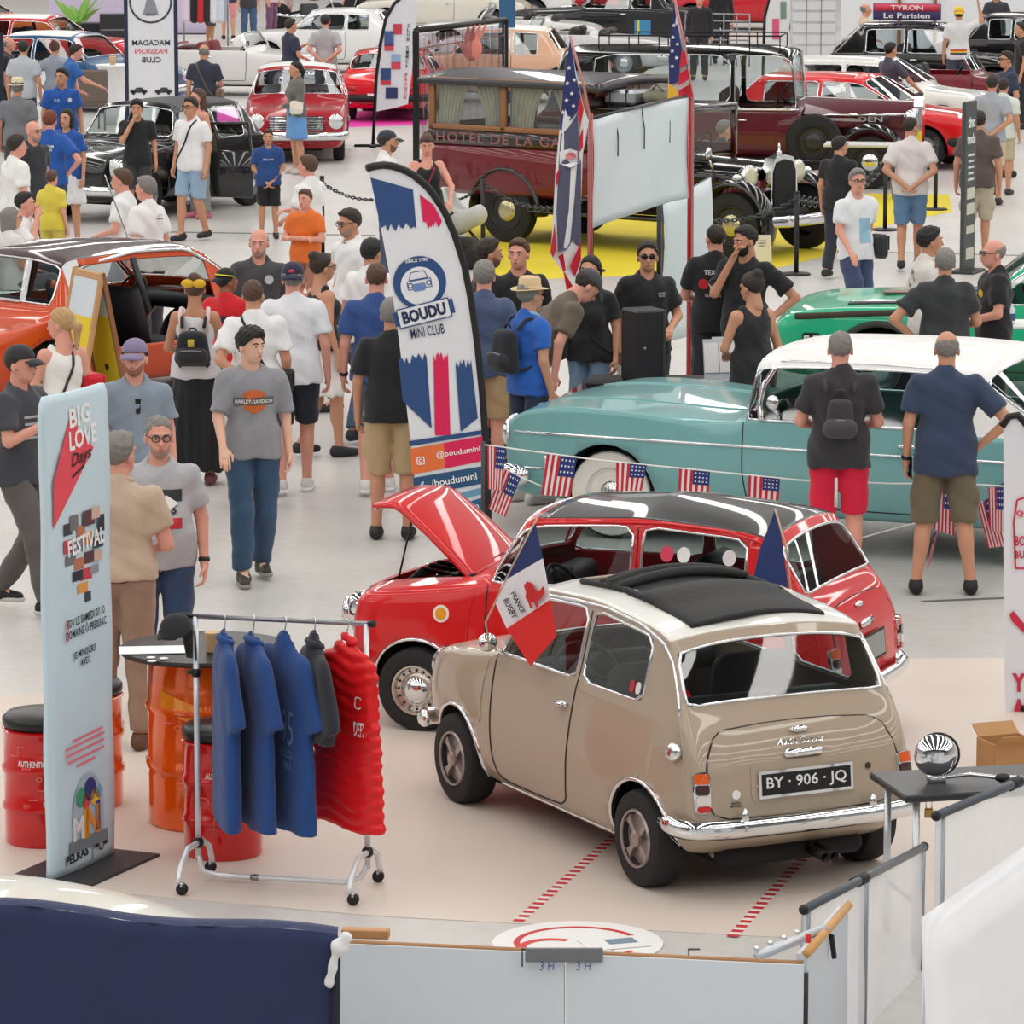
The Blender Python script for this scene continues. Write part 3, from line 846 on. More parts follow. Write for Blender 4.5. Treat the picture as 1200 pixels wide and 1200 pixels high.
# ================================================================ people: smooth implicit bodies turned into meshes
class Field:
    def __init__(self,lo,hi,vox):
        self.lo = np.asarray(lo,dtype=float)-2*vox; self.v = vox
        self.n = np.ceil((np.asarray(hi)+2*vox-self.lo)/vox).astype(int)+1
        self.f = np.full(self.n,.5,dtype=np.float32)
        self.ax = [self.lo[k]+vox*np.arange(self.n[k]) for k in range(3)]
    def sl(self,lo,hi):
        a = np.maximum(np.floor((np.asarray(lo)-self.lo)/self.v).astype(int),0)
        b = np.minimum(np.ceil((np.asarray(hi)-self.lo)/self.v).astype(int)+1,self.n)
        return tuple(slice(int(i),int(max(i,j))) for i,j in zip(a,b))
    def pts(self,s):
        return self.ax[0][s[0]][:,None,None],self.ax[1][s[1]][None,:,None],self.ax[2][s[2]][None,None,:]
    def put(self,s,d,k):
        a = self.f[s]
        if k > 0:
            h = np.maximum(k-np.abs(a-d),0)/k
            self.f[s] = np.minimum(a,d)-h*h*k/4
        else: self.f[s] = np.minimum(a,d)
    def cone(self,a,b,ra,rb,k=.03,yz=1.):
        a,b = np.asarray(a,dtype=float),np.asarray(b,dtype=float); m = max(ra,rb)+k+2*self.v
        s = self.sl(np.minimum(a,b)-m,np.maximum(a,b)+m); x,y,z = self.pts(s)
        d = b-a; L = max(d@d,1e-9)
        px,py,pz = x-a[0],y-a[1],z-a[2]
        t = np.clip((px*d[0]+py*d[1]+pz*d[2])/L,0,1)
        q = np.sqrt((px-t*d[0])**2+(py-t*d[1])**2+(pz-t*d[2])**2)-(ra+(rb-ra)*t)
        self.put(s,q,k)
    def ell(self,c,r,k=.03,Rm=None,sub=False):
        c = np.asarray(c,dtype=float); m = max(r)+k+2*self.v
        s = self.sl(c-m,c+m); x,y,z = self.pts(s)
        px,py,pz = x-c[0],y-c[1],z-c[2]
        if Rm is not None:
            px,py,pz = (Rm[0,i]*px+Rm[1,i]*py+Rm[2,i]*pz for i in range(3))
        k0 = np.sqrt((px/r[0])**2+(py/r[1])**2+(pz/r[2])**2)
        k1 = np.sqrt((px/r[0]**2)**2+(py/r[1]**2)**2+(pz/r[2]**2)**2)
        d = k0*(k0-1)/np.maximum(k1,1e-6)
        if sub: self.f[s] = np.maximum(self.f[s],-d)
        else: self.put(s,d,k)
    def cut(self,p,n):
        n = np.asarray(n,dtype=float); n = n/np.linalg.norm(n)
        x,y,z = self.ax
        d = (x[:,None,None]-p[0])*n[0]+(y[None,:,None]-p[1])*n[1]+(z[None,None,:]-p[2])*n[2]
        self.f = np.maximum(self.f,d.astype(np.float32))
    def merge(self,o,k=0.):          # o on the same lattice
        h = np.maximum(k-np.abs(self.f-o.f),0)/max(k,1e-6)
        self.f = np.minimum(self.f,o.f)-h*h*k/4
    def wave(self,amp,fr,seed=0):
        x,y,z = self.ax
        x,y,z = x[:,None,None],y[None,:,None],z[None,None,:]
        s = seed*1.7
        self.f = self.f + (amp*np.sin(fr*(x+.6*z)+s+2*np.sin(7*y+3*z+s))*np.sin(fr*.8*(z-.7*y)+s*2+1.5*np.sin(9*x+s))).astype(np.float32)
    def mesh(self):
        f = self.f; ins = f < 0
        nx,ny,nz = f.shape
        cnt = np.zeros((nx-1,ny-1,nz-1),np.int8)
        for i in (0,1):
            for j in (0,1):
                for k in (0,1): cnt += ins[i:nx-1+i,j:ny-1+j,k:nz-1+k]
        act = (cnt > 0) & (cnt < 8)
        idx = np.full(act.shape,-1,np.int64); I = np.argwhere(act); idx[act] = np.arange(len(I))
        if not len(I): return np.zeros((0,3)),np.zeros((0,4),int)
        P = np.zeros((len(I),3)); W = np.zeros(len(I))
        for a in range(3):
            o = [d for d in range(3) if d != a]
            for b in (0,1):
                for c in (0,1):
                    q0 = I.copy(); q0[:,o[0]] += b; q0[:,o[1]] += c; q1 = q0.copy(); q1[:,a] += 1
                    f0 = f[q0[:,0],q0[:,1],q0[:,2]]; f1 = f[q1[:,0],q1[:,1],q1[:,2]]
                    m = (f0 < 0) != (f1 < 0)
                    t = np.where(m,f0/np.where(m,f0-f1,1),0)
                    pt = q0.astype(float); pt[:,a] += t
                    P[m] += pt[m]; W[m] += 1
        V = self.lo+self.v*P/W[:,None]
        Q = []
        for a in range(3):
            o = [(a+1) % 3,(a+2) % 3]
            s0 = [slice(1,-1)]*3; s0[a] = slice(0,-1); s1 = [slice(1,-1)]*3; s1[a] = slice(1,None)
            A,B = ins[tuple(s0)],ins[tuple(s1)]
            for sg in (True,False):
                E = np.argwhere((A != B) & (A == sg))
                if not len(E): continue
                E = E.copy(); E[:,o[0]] += 1; E[:,o[1]] += 1
                def cell(b,c):
                    q = E.copy(); q[:,o[0]] -= b; q[:,o[1]] -= c
                    return idx[q[:,0],q[:,1],q[:,2]]
                q = np.stack([cell(1,1),cell(0,1),cell(0,0),cell(1,0)],1)
                Q.append(q if sg else q[:,::-1])
        return V,np.concatenate(Q)
def rotm(yaw,pitch,roll=0.):      # head turn: yaw to the right, pitch up
    return np.array(Matrix.Rotation(-R(yaw),3,'Z') @ Matrix.Rotation(R(pitch),3,'X') @ Matrix.Rotation(R(roll),3,'Y'))
SKIN = {'fair': (226,178,154),'tan': (204,148,118),'olive': (188,132,102),'pink': (222,158,138),'brown': (150,98,72)}
HAIR = {'black': (24,21,21),'dark': (44,33,28),'brown': (84,58,42),'grey': (128,124,120),'white': (196,192,188),'blond': (186,150,104),'red': (112,52,34)}
ARMS = {'down': ((.245,-.03,1.14),(.255,.04,.89)),'hip': ((.41,-.10,1.17),(.225,.0,.99)),'behind': ((.28,-.12,1.15),(.045,-.175,.97)),
        'front': ((.26,.03,1.14),(.10,.25,1.07)),'phone': ((.25,.08,1.16),(.11,.30,1.28)),'face': ((.22,.14,1.20),(.05,.15,1.50)),
        'fold': ((.27,.06,1.15),(-.08,.20,1.17)),'reach': ((.26,.22,1.24),(.22,.48,1.20)),'pocket': ((.30,-.07,1.15),(.215,.06,.93)),
        'up': ((.40,.06,1.52),(.34,.12,1.78)),'swing': ((.25,.06,1.15),(.24,.24,.97)),'back': ((.25,-.12,1.16),(.25,-.16,.92)),
        'side': ((.36,.02,1.17),(.42,.12,.96)),'clasp': ((.25,.0,1.13),(.03,.15,.90)),'lean': ((.27,.20,1.16),(.20,.42,1.02)),'strap': ((.27,.02,1.17),(.12,.16,1.33))}
LEGS = {'stand': (((.105,.0,.49),(.115,-.03,.085)),((.105,.0,.49),(.115,-.03,.085))),
        'apart': (((.13,.0,.49),(.18,-.03,.085)),((.13,.0,.49),(.18,-.03,.085))),
        'relax': (((.11,.07,.49),(.14,.03,.085)),((.09,-.01,.49),(.09,-.04,.085))),
        'walk': (((.09,.17,.51),(.085,.24,.10)),((.09,.02,.48),(.085,-.26,.13))),
        'step': (((.09,.10,.50),(.085,.12,.085)),((.09,.0,.48),(.085,-.16,.11))),
        'sit': (((.10,.42,.53),(.11,.42,.085)),((.10,.42,.53),(.11,.42,.085)))}
PEOPLE = []
def person(u,v,face,label,h=1.75,top=('tee',(240,240,240)),bot=('jeans',(60,80,110)),hair=('short','dark'),skin='tan',arms=('down','down'),
           legs='stand',head=(0,0),lean=0.,hat=None,shoes=(40,40,44),fem=False,g=1.0,glasses=None,beard=None,group=None,loc=None,belly=0.,sleeve=None,hem=None,sole=None,flip=False,zseat=None,gear=None):
    """u, v: the pixel of the top of the head; face: 0 back to the viewer, 90 looks right, 180 towards the viewer"""
    k = h/1.75
    Pz = h if legs != 'sit' else h-.40*k
    if zseat is not None: Pz = zseat
    if loc is None:
        P = G(u,v,Pz)
        # a lean moves the head: aim so that the head still sits on the pixel
        if lean:
            d = math.sin(R(lean))*.8*k; dz = (1-math.cos(R(lean)))*.8*k
            P = G(u,v,Pz-dz); P = P-np.array((math.sin(R(face))*d,math.cos(R(face))*d,0))
        loc = np.array((P[0],P[1],0.))
    px = SCL((0,loc[1],1.)); near = 0 if px > 128 else (1 if px > 80 else 2)
    root = thing('person',label,'person',loc,-R(face),group)
    vb = (.017,.021,.027)[near]; vh = (.0085,.0125,.017)[near]
    sd = (abs(int(u*7+v*13))) % 97
    S = lambda p: np.array(p,dtype=float)*k
    dz0 = -.42 if legs == 'sit' else 0.
    pv = np.array((0,0,.93+dz0))
    ca,sa = math.cos(R(lean)),math.sin(R(lean))
    def U(p):                                   # upper body: seat drop and lean
        p = np.array(p,dtype=float)+np.array((0,0,dz0)); q = p-pv
        return S(pv+np.array((q[0],q[1]*ca+q[2]*sa,-q[1]*sa+q[2]*ca)))
    shx = .158 if fem else .178
    hipx = .095
    arm = {}
    for s,an in zip((1,-1),arms):            # right arm first
        e,wr = ARMS[an] if isinstance(an,str) else an
        f_ = (shx-.19)*.8 + (g-1)*.12
        arm[s] = (U((s*shx,0,1.40)),U((s*(e[0]+f_),e[1],e[2])),U((s*(wr[0]+f_*.6),wr[1],wr[2])))
    leg = {}
    LL = LEGS[legs]
    if flip: LL = LL[::-1]
    for s,(kn,an) in zip((1,-1),LL):
        leg[s] = (S((s*hipx,0,.90+dz0)),S((s*kn[0],kn[1],kn[2])),S((s*an[0],an[1],an[2])))
    hc = U((0,.018,1.632)); Rl = np.array(Matrix.Rotation(-R(lean)*.8,3,'X')); Rh = Rl @ rotm(head[0],head[1])
    H = lambda p: hc + Rh @ (np.array(p,dtype=float)*k)
    fat = 1+(g-1)
    # torso primitives (also the shirt's)
    tor = [('e',U((0,-.005,1.30)),S((.150 if fem else .165,.105,.155))*np.array((fat,fat,1))),
           ('e',U((0,.0,1.12)),S((.128 if fem else .145,.098,.15))*np.array((fat,fat,1))),
           ('e',U((0,-.005,.965)),S((.158 if fem else .152,.112,.125))*np.array((fat,fat,1))),
           ('c',U((-shx+.03,-.005,1.385)),U((shx-.03,-.005,1.385)),.066*k,.066*k),
           ('c',U((0,-.015,1.44)),U((0,-.005,1.52)),.062*k,.052*k)]
    if fem: tor += [('e',U((s*.07,.075,1.27)),S((.062,.06,.062))) for s in (1,-1)]
    if belly: tor.append(('e',U((0,.05+.03*belly,1.08)),S((.15,.10,.14))*(1+.15*belly)))
    def bounds(pts,m):
        A = np.array(pts); return A.min(0)-m,A.max(0)+m
    Rt = Rl if lean else None
    def add(F,prims,inf=0.,kk=.05):
        for q in prims:
            if q[0] == 'e': F.ell(q[1],np.asarray(q[2])+inf,kk,Rt)
            else: F.cone(q[1],q[2],q[3]+inf,q[4]+inf,kk)
    allp = [q for a in arm.values() for q in a]+[q for a in leg.values() for q in a]+[U((0,0,1.5)),U((0,0,1.3))]
    lo,hi = bounds(allp,.20*k)
    lo[2] = min(lo[2],-.02)
    ar = .9 if fem else 1.0
    # -------- body
    B = Field(lo,hi,vb)
    add(B,tor,-.008)
    for s in (1,-1):
        a,e,w_ = arm[s]
        B.cone(a,e,.050*k*ar*fat,.040*k*ar,.04); B.cone(e,w_,.040*k*ar,.027*k*ar,.012)
        hp_,kn,an = leg[s]
        B.cone(hp_,kn,.082*k*fat,.056*k,.05); B.cone(kn,an,.056*k,.036*k,.012)
        B.ell(kn+(an-kn)*.3+S((0,-.018,0)),S((.046,.052,.11)),.03)
        B.cone(an,an+S((0,.11,-.045)),.036*k,.03*k,.02)
    B.cone(U((0,-.015,1.45)),H((0,-.015,-.06)),.056*k,.054*k,.03)
    V1,F1 = B.mesh()
    # -------- head
    D = Field(hc-.17*k,hc+.17*k,vh)
    K = k
    D.ell(H((0,-.016,.028)),S((.075,.094,.087)),.02,Rh); D.ell(H((0,.022,-.030)),S((.060,.072,.086)),.03,Rh)
    D.ell(H((0,.040,-.078)),S((.040,.042,.036)),.03,Rh); D.cone(H((0,-.02,-.07)),H((0,-.03,-.16)),.054*k,.056*k,.02)
    D.cone(H((0,.090,.002)),H((0,.108,-.030)),.009*k,.015*k,.012)
    for s in (1,-1):
        D.ell(H((s*.077,-.008,-.016)),S((.011,.022,.032)),.008,Rh)
        D.ell(H((s*.030,.108,.006)),S((.019,.024,.013)),.0,Rh,sub=True)
        D.cone(H((s*.014,.088,.024)),H((s*.046,.076,.024)),.010*k,.009*k,.01)
    D.cone(H((-.016,.093,-.060)),H((.016,.093,-.060)),.008*k,.008*k,.006)
    V2,F2 = D.mesh()
    Vs,Fs,n = [V1,V2],[F1,F2+len(V1)],len(V1)+len(V2)
    # -------- hands: palm, four fingers, thumb
    for s in (1,-1):
        a,e,w_ = arm[s]; d = (w_-e)/np.linalg.norm(w_-e)
        bent = arms[0 if s == 1 else 1] not in ('down','swing','back','side')
        nrm = np.cross(d,(0,1.,0) if abs(d[1]) < .7 else (1.,0,0)); nrm /= np.linalg.norm(nrm)
        sd_ = np.cross(nrm,d)
        if sd_[1] < 0 and abs(d[1]) < .7: sd_ = -sd_; nrm = -nrm
        if sd_[2] < 0 and abs(d[1]) >= .7: sd_ = -sd_; nrm = -nrm
        curl = nrm*(-s if abs(d[1]) < .7 else -1)*np.sign(nrm[0] if abs(d[1]) < .7 else nrm[2] or 1)
        curl = curl if abs(d[1]) < .7 else np.array((0,0,-1.))
        vh2 = (.0075,.011,.016)[near]
        D = Field(w_-.03*k-.19*k*np.maximum(-d,.35),w_+.03*k+.19*k*np.maximum(d,.35),vh2)
        D.cone(w_-d*.02*k,w_+d*.02*k,.027*k*ar,.025*k*ar,.01)
        pc = w_+d*.055*k
        for t in (-.024,-.008,.008,.024): D.cone(w_+d*.02*k+sd_*t*.6*k,w_+d*.085*k+sd_*t*k,.015*k,.0125*k,.012)
        for t,L in ((-.030,.058),(-.010,.072),(.010,.078),(.029,.070)):
            a0 = w_+d*.088*k+sd_*t*k; a1 = a0+(d*.85+curl*.45)*L*.5*k; a2 = a1+(d*.4+curl*.9)*L*.5*k
            if near < 2: D.cone(a0,a1,.0095*k,.0088*k,.003); D.cone(a1,a2,.0088*k,.0072*k,.003)
            else: D.cone(a0,a2,.012*k,.010*k,.003)
        t0 = w_+d*.03*k+sd_*.026*k; t1 = t0+(d*.6+sd_*.7+curl*.3)*.042*k; D.cone(t0,t1,.013*k,.0105*k,.006); D.cone(t1,t1+(d*.85+curl*.45)*.034*k,.0105*k,.008*k,.004)
        v_,f_ = D.mesh(); Vs.append(v_); Fs.append(f_+n); n += len(v_)
    skm = M(SKIN[skin],.5,0,0,.05,14)
    body = new('body',(np.concatenate(Vs),np.concatenate(Fs)),skm,root)
    hcol = HAIR[hair[1]] if isinstance(hair[1],str) else hair[1]
    hm = M(hcol,.6,0,0,.25,60,.4,90)
    facing = 90 < (face+head[0]) % 360 < 270 or abs(((face+head[0]) % 180)-90) < 35
    if near < 2 and facing:
        for s in (1,-1):
            new('eye',mv(ellip((0,0,0),S((.0125,.0095,.007)),8,6),H((s*.030,.084,.005)),mat=Rh),M((232,226,220),.3),root)
            new('iris',mv(ellip((0,0,0),S((.0058,.004,.0062)),8,6),H((s*.030,.0925,.005)),mat=Rh),M((38,26,20),.3),root)
            new('eyebrow',tube([H((s*.014,.098,.025)),H((s*.032,.094,.029)),H((s*.050,.080,.023))],[.004*k,.005*k,.003*k],5),hm,root)
        new('lips',tube([H((-.022,.090,-.058)),H((0,.102,-.060)),H((.022,.090,-.058))],[.003*k,.0065*k,.003*k],6),M(tuple(int(c*.82) if i == 0 else int(c*.62) for i,c in enumerate(SKIN[skin])),.4),root)
    if beard:
        D = Field(hc-.16*k,hc+.16*k,vh)
        full = beard == 'black'; q_ = .0045 if full else .0028
        D.ell(H((0,.022,-.030)),S((.060+q_,.072+q_,.086+q_)),.03,Rh); D.ell(H((0,.040,-.078)),S((.040+q_,.042+q_,.036+q_*1.6)),.03,Rh)
        D.cut(H((0,.06,-.042)),Rh @ np.array((0,.75,1.))); D.cut(H((0,.012,0)),Rh @ np.array((0,-1.,0)))
        D.ell(H((0,.105,-.058)),S((.026,.03,.011)),0,Rh,sub=True)
        bc_ = HAIR[beard] if full else tuple(.55*a_+.45*b_ for a_,b_ in zip(HAIR[beard],SKIN[skin]))
        new('beard',D.mesh(),M(bc_,.7,0,0,.25,60),root)
    # -------- hair
    style = hair[0]
    if style != 'bald':
        inf = {'buzz': .004,'short': .011,'mess': .020,'fringe': .006}.get(style,.012)
        D = Field(hc-.42*k,hc+.20*k,vh)
        D.ell(H((0,-.018,.030)),S((.075+inf,.094+inf,.087+inf)),.02,Rh)
        if style == 'mess' and not hat: D.ell(H((0,.035,.088)),S((.07,.065,.045)),.03,Rh)
        if style == 'short' and not hat: D.ell(H((0,.02,.090)),S((.058,.07,.030)),.03,Rh)
        n_ = np.array((0,.74,-.67)); p_ = (0,.050,.060) if style != 'mess' else (0,.058,.050)
        if style == 'buzz': p_ = (0,.044,.052)
        if style == 'fringe': n_ = np.array((0,.35,1.)); p_ = (0,0,.035)
        D.cut(H(p_),Rh @ n_)
        if style == 'fringe': D.cut(H((0,.01,0)),Rh @ np.array((0,1.,-.2)))
        D.cut(H((0,0,-.072)),Rh @ np.array((0,0,-1.)))
        if style == 'long':
            D.cone(H((0,-.055,.02)),H((0,-.085,-.20)),.080*k,.062*k,.03)
            for s in (1,-1): D.cone(H((s*.06,-.03,.0)),H((s*.065,-.04,-.17)),.034*k,.026*k,.03)
        if style == 'pony':
            D.cone(H((0,-.10,.01)),H((0,-.135,-.03)),.030*k,.036*k,.02); D.cone(H((0,-.135,-.03)),H((0,-.115,-.20)),.036*k,.014*k,.02)
        if style == 'bun':
            D.ell(H((0,-.085,.10)),S((.048,.048,.045)),.015,Rh)
        if style == 'bob':
            D.cone(H((0,-.05,.02)),H((0,-.06,-.10)),.082*k,.075*k,.03)
            for s in (1,-1): D.cone(H((s*.062,-.01,.0)),H((s*.066,-.01,-.09)),.036*k,.03*k,.03)
        if hat and hat[0] != 'straw': D.cut(H((0,0,.045)),Rh @ np.array((0,0,1.)))
        D.wave(.0075 if style == 'mess' else (.002 if style == 'bun' else .005),110,sd)
        new('hair',D.mesh(),hm,root)
    # -------- glasses
    if glasses and near < 2 or glasses == 'sun':
        gm = M((18,17,18),.25,0,.5); rs = []
        for s in (1,-1):
            ring = [H((s*.031+.023*math.cos(t),.100+.0*abs(t),.004+.018*math.sin(t))) for t in np.linspace(0,2*math.pi,13)[:-1]]
            rs.append(tube(ring,.0032*k,5,closed=True)); rs.append(tube([H((s*.053,.098,.010)),H((s*.078,.02,.010)),H((s*.080,-.012,.006))],.003*k,5))
        rs.append(tube([H((-.009,.104,.008)),H((.009,.104,.008))],.003*k,5))
        go = new('glasses',comb(*rs),gm,root)
        if glasses == 'sun':
            for s in (1,-1): new('lens',mv(ellip((0,0,0),S((.025,.005,.020)),10,6),H((s*.031,.100,.004)),mat=Rh),gm,go)
    # -------- hats
    if hat:
        kind,hcl = hat[0],hat[1]; hmat = cloth(hcl)
        if kind in ('cap','capback'):
            D = Field(hc-.22*k,hc+.24*k,vh)
            D.ell(H((0,-.014,.040)),S((.088,.107,.090)),.0,Rh); D.cut(H((0,0,.034)),Rh @ np.array((0,.10,-1.)))
            o = new('cap',D.mesh(),hmat,root)
            sg = 1 if kind == 'cap' else -1
            def vis(a,b):
                an = (a-.5)*2.1; rr = .096+b*.075*math.cos(an*.75)
                return H((math.sin(an)*.088*(1+.02*b),sg*(rr*math.cos(an*.62)),.038-.030*b*b-.012*abs(an)))
            vo = new('cap_visor',sheet(vis,12,5),cloth(hat[2] if len(hat) > 2 else hcl),o); thicken(vo,.006*k,0)
        else:
            pr = [(.155,.0),(.150,.006),(.118,.004),(.096,.008),(.092,.03),(.088,.085),(.070,.104),(.02,.098)]
            V,F = lathe(pr,24); V = np.array(V); V[:,0] *= .92; V[:,2] += .012*np.abs(V[:,0]/.15)**2
            o = new('straw_hat',((H((0,0,0))+(V*k+np.array((0,-.012,.042))*k) @ Rh.T),F),M(hcl,.8,0,0,.12,80,.5,120),root)
            V,F = lathe([(.0975,.010),(.0965,.034),(.094,.034),(.094,.010)],24,closed=True); V = np.array(V); V[:,0] *= .92
            new('hat_band',(H((0,0,0))+(V*k+np.array((0,-.012,.042))*k) @ Rh.T,F),cloth(hat[2] if len(hat) > 2 else (40,36,34)),o)
    # -------- shirt
    kind,tcol = top[0],top[1]
    tm = top[2] if len(top) > 2 and not isinstance(top[2],(int,float)) else cloth(tcol)
    hz = hem if hem is not None else {'tank': .93,'dress': .50}.get(kind,.86)
    inf = {'tank': .010,'dress': .010}.get(kind,.022)
    Tf = Field(lo,hi,vb)
    add(Tf,tor[:3]+tor[5:],inf,.07)
    if kind not in ('tank','dress'):
        q = tor[3]; Tf.cone(q[1],q[2],q[3]+.012,q[4]+.012,.06)
        Tf.cone(U((0,-.015,1.40)),U((0,-.022,1.478)),.098*k,.070*k,.07)
    else:
        for s in (1,-1): Tf.cone(U((s*.085,.03,1.33)),U((s*.10,-.01,1.455)),.03*k,.022*k,.03); Tf.cone(U((s*.085,-.06,1.33)),U((s*.10,-.01,1.455)),.03*k,.022*k,.03)
    # skirt of the shirt hanging below the waist
    sk = 1.0 if kind not in ('tank','dress') else (1.1 if 'skirt' in bot[0] else .92)
    for xx in (-.075,0,.075): Tf.cone(U((xx,-.004,1.02)),U((xx*1.2,-.004,hz-.06)),.112*k*fat*sk,.124*k*fat*sk,.06)
    up_ = U((0,0,1.2))-U((0,0,1.0)); up_ = up_/np.linalg.norm(up_)
    sl = sleeve if sleeve is not None else {'tee': .72,'polo': .66,'shirt': .78,'long': 2.0,'vest': 0}.get(kind,0)
    if sl:
        for s in (1,-1):
            a,e,w_ = arm[s]
            Q = Field(lo,hi,vb)
            if sl <= 1:
                p = a+(e-a)*sl; Q.cone(a,p+(e-a)*.15,.066*k*fat,.073*k*fat if kind != 'long' else .055*k,.04)
                Q.cut(p,(e-a))
            else:
                Q.cone(a,e,.064*k*fat,.052*k,.04); Q.cone(e,w_,.052*k,.040*k,.012)
            Tf.merge(Q,.03)
    Tf.cut(U((0,0,hz)),-up_)
    if kind in ('tank','dress'): Tf.ell(U((0,.10,1.46)),S((.085,.10,.11)),0,sub=True); Tf.ell(U((0,-.12,1.48)),S((.085,.09,.08)),0,sub=True)
    else: Tf.ell(U((0,.045,1.515)),S((.070,.075,.062)),0,sub=True)
    Tf.wave(.010 if near < 2 else .006,21,sd); Tf.wave(.004,47,sd+3)
    VT,FT = Tf.mesh()
    so = new('dress' if kind == 'dress' else ('shirt' if kind in ('polo','shirt','long') else ('tank_top' if kind == 'tank' else 't_shirt')),(VT,FT),tm,root)
    cl = Car(); cl.root = root; cl.so = so
    if kind in ('polo','shirt'):
        ring = [U((.068*math.cos(t)*(1.0),.012+.062*math.sin(t),1.487-.022*math.sin(t))) for t in np.linspace(R(115),R(425),15)]
        V,F = tube(ring,.017*k,6); new('collar',(V,F),tm if len(top) < 4 else cloth(top[3]),so)
    cl.bvh = BVHTree.FromPolygons([Vector(p) for p in VT],[tuple(q) for q in FT.tolist()]) if len(FT) else None
    # -------- trousers, shorts, skirts
    bk,bc = bot[0],bot[1]; bmt = bot[2] if len(bot) > 2 and not isinstance(bot[2],(int,float)) else cloth(bc)
    if kind != 'dress' and bk != 'none':
        Pf = Field(lo,hi,vb)
        q = tor[2]; Pf.ell(q[1],np.asarray(q[2])*np.array((1,1,.8))+.012,.05)
        if bk in ('jeans','shorts','cargo'):
            cz = {'jeans': 9.,'shorts': .42,'cargo': .38}[bk] if len(bot) < 4 else bot[3]
            for s in (1,-1):
                hp_,kn,an = leg[s]; wd = 1.0 if bk == 'jeans' else 1.28
                Q = Field(lo,hi,vb)
                Q.cone(hp_+S((0,0,.02)),kn,.100*k*fat,(.083 if bk == 'jeans' else .088)*k,.05)
                if bk == 'jeans':
                    Q.cone(kn,an+(kn-an)*.03,.081*k,.068*k,.02); Q.cut(an+(kn-an)*.04,an-kn)
                else:
                    t = kn+(hp_-kn)*(cz-.30 if cz < 1 else 0); Q.cone(kn,kn+(an-kn)*.2,.086*k,.084*k,.02); Q.cut(kn+(hp_-kn)*(.10 if bk == 'shorts' else -.02),kn-hp_)
                if bk == 'cargo':
                    m_ = hp_+(kn-hp_)*.62+S((s*.085,0,0)); Q.ell(m_,S((.035,.06,.085)),.01)
                Pf.merge(Q,.02)
            Pf.cut(U((0,0,1.03)),up_)
        else:
            hz2 = {'skirt': .55,'longskirt': .12,'miniskirt': .68}[bk]
            for t in np.linspace(0,1,5):
                xx = (t-.5)*.12
                Pf.cone(S((xx,0,.95)),S((xx*2.2,0,hz2-.03)),.115*k,(.105+.05*(1-hz2))*k,.05)
            Pf.cut(S((0,0,hz2)),(0,0,-1.)); Pf.cut(U((0,0,1.03)),up_)
            x,y,z = Pf.ax; an = np.arctan2(y[None,:,None],x[:,None,None])
            Pf.f = Pf.f + (.010*np.sin(an*14)*np.clip((.95*k-z[None,None,:])/.4,0,1)).astype(np.float32)
        Pf.wave(.008,22,sd+5); Pf.wave(.003,50,sd)
        new({'jeans': 'trousers','shorts': 'shorts','cargo': 'shorts'}.get(bk,'skirt'),Pf.mesh(),bmt,root)
    # -------- shoes
    sm = M(shoes,.6,0,0,.08,20)
    for s in (1,-1):
        hp_,kn,an = leg[s]
        o_ = np.array((an[0],an[1],an[2]-.085*k))
        D = Field(o_+S((-.09,-.12,-.02)),o_+S((.09,.24,.16)),.010 if near == 0 else (.013 if near == 1 else .018))
        D.cone(o_+S((0,-.045,.045)),o_+S((0,.03,.05)),.042*k,.043*k,.02); D.cone(o_+S((0,.03,.045)),o_+S((s*.012,.155,.035)),.044*k,.034*k,.03)
        D.cone(o_+S((0,-.03,.06)),o_+S((0,-.01,.10)),.044*k,.044*k,.02); D.cut(o_+S((0,0,.10)),(0,0,1.)); D.cut(o_+S((0,0,.004)),(0,0,-1.))
        so_ = new('shoe',D.mesh(),sm,root)
        if sole:
            D = Field(o_+S((-.09,-.12,-.02)),o_+S((.09,.24,.16)),.010 if near == 0 else .014)
            D.cone(o_+S((0,-.05,.03)),o_+S((s*.012,.16,.03)),.048*k,.042*k,.02); D.cut(o_+S((0,0,.032)),(0,0,1.)); D.cut(o_+S((0,0,.001)),(0,0,-1.))
            new('sole',D.mesh(),plain(sole,.7),so_)
    cl.U,cl.S,cl.H,cl.k,cl.arm,cl.loc,cl.face,cl.tm,cl.leg = U,S,H,k,arm,loc,face,tm,leg
    PEOPLE.append(cl)
    return cl
def printed(cl,name,VF2,zc,mat,front=True,xc=0.,off=.006):
    """flat artwork (metres, right-reading) laid on the chest or the back of the shirt"""
    s = 1 if front else -1
    def fn(a,b):
        x = (-1 if front else 1)*(a+xc)
        o = cl.U((x/cl.k,s*.6,(zc+b)/1.)); d = cl.U((x/cl.k,0,zc+b))-o; d = d/np.linalg.norm(d)
        h = cl.bvh.ray_cast(Vector(o),Vector(d))
        p = np.array(h[0]) if h[0] is not None else cl.U((x/cl.k,s*.12,zc+b))
        return p-d*off
    return put2d(name,VF2,fn,mat,cl.so)
def world(cl,p):
    f = -R(cl.face); c,s = math.cos(f),math.sin(f)
    return np.array((cl.loc[0]+p[0]*c-p[1]*s,cl.loc[1]+p[0]*s+p[1]*c,p[2]))
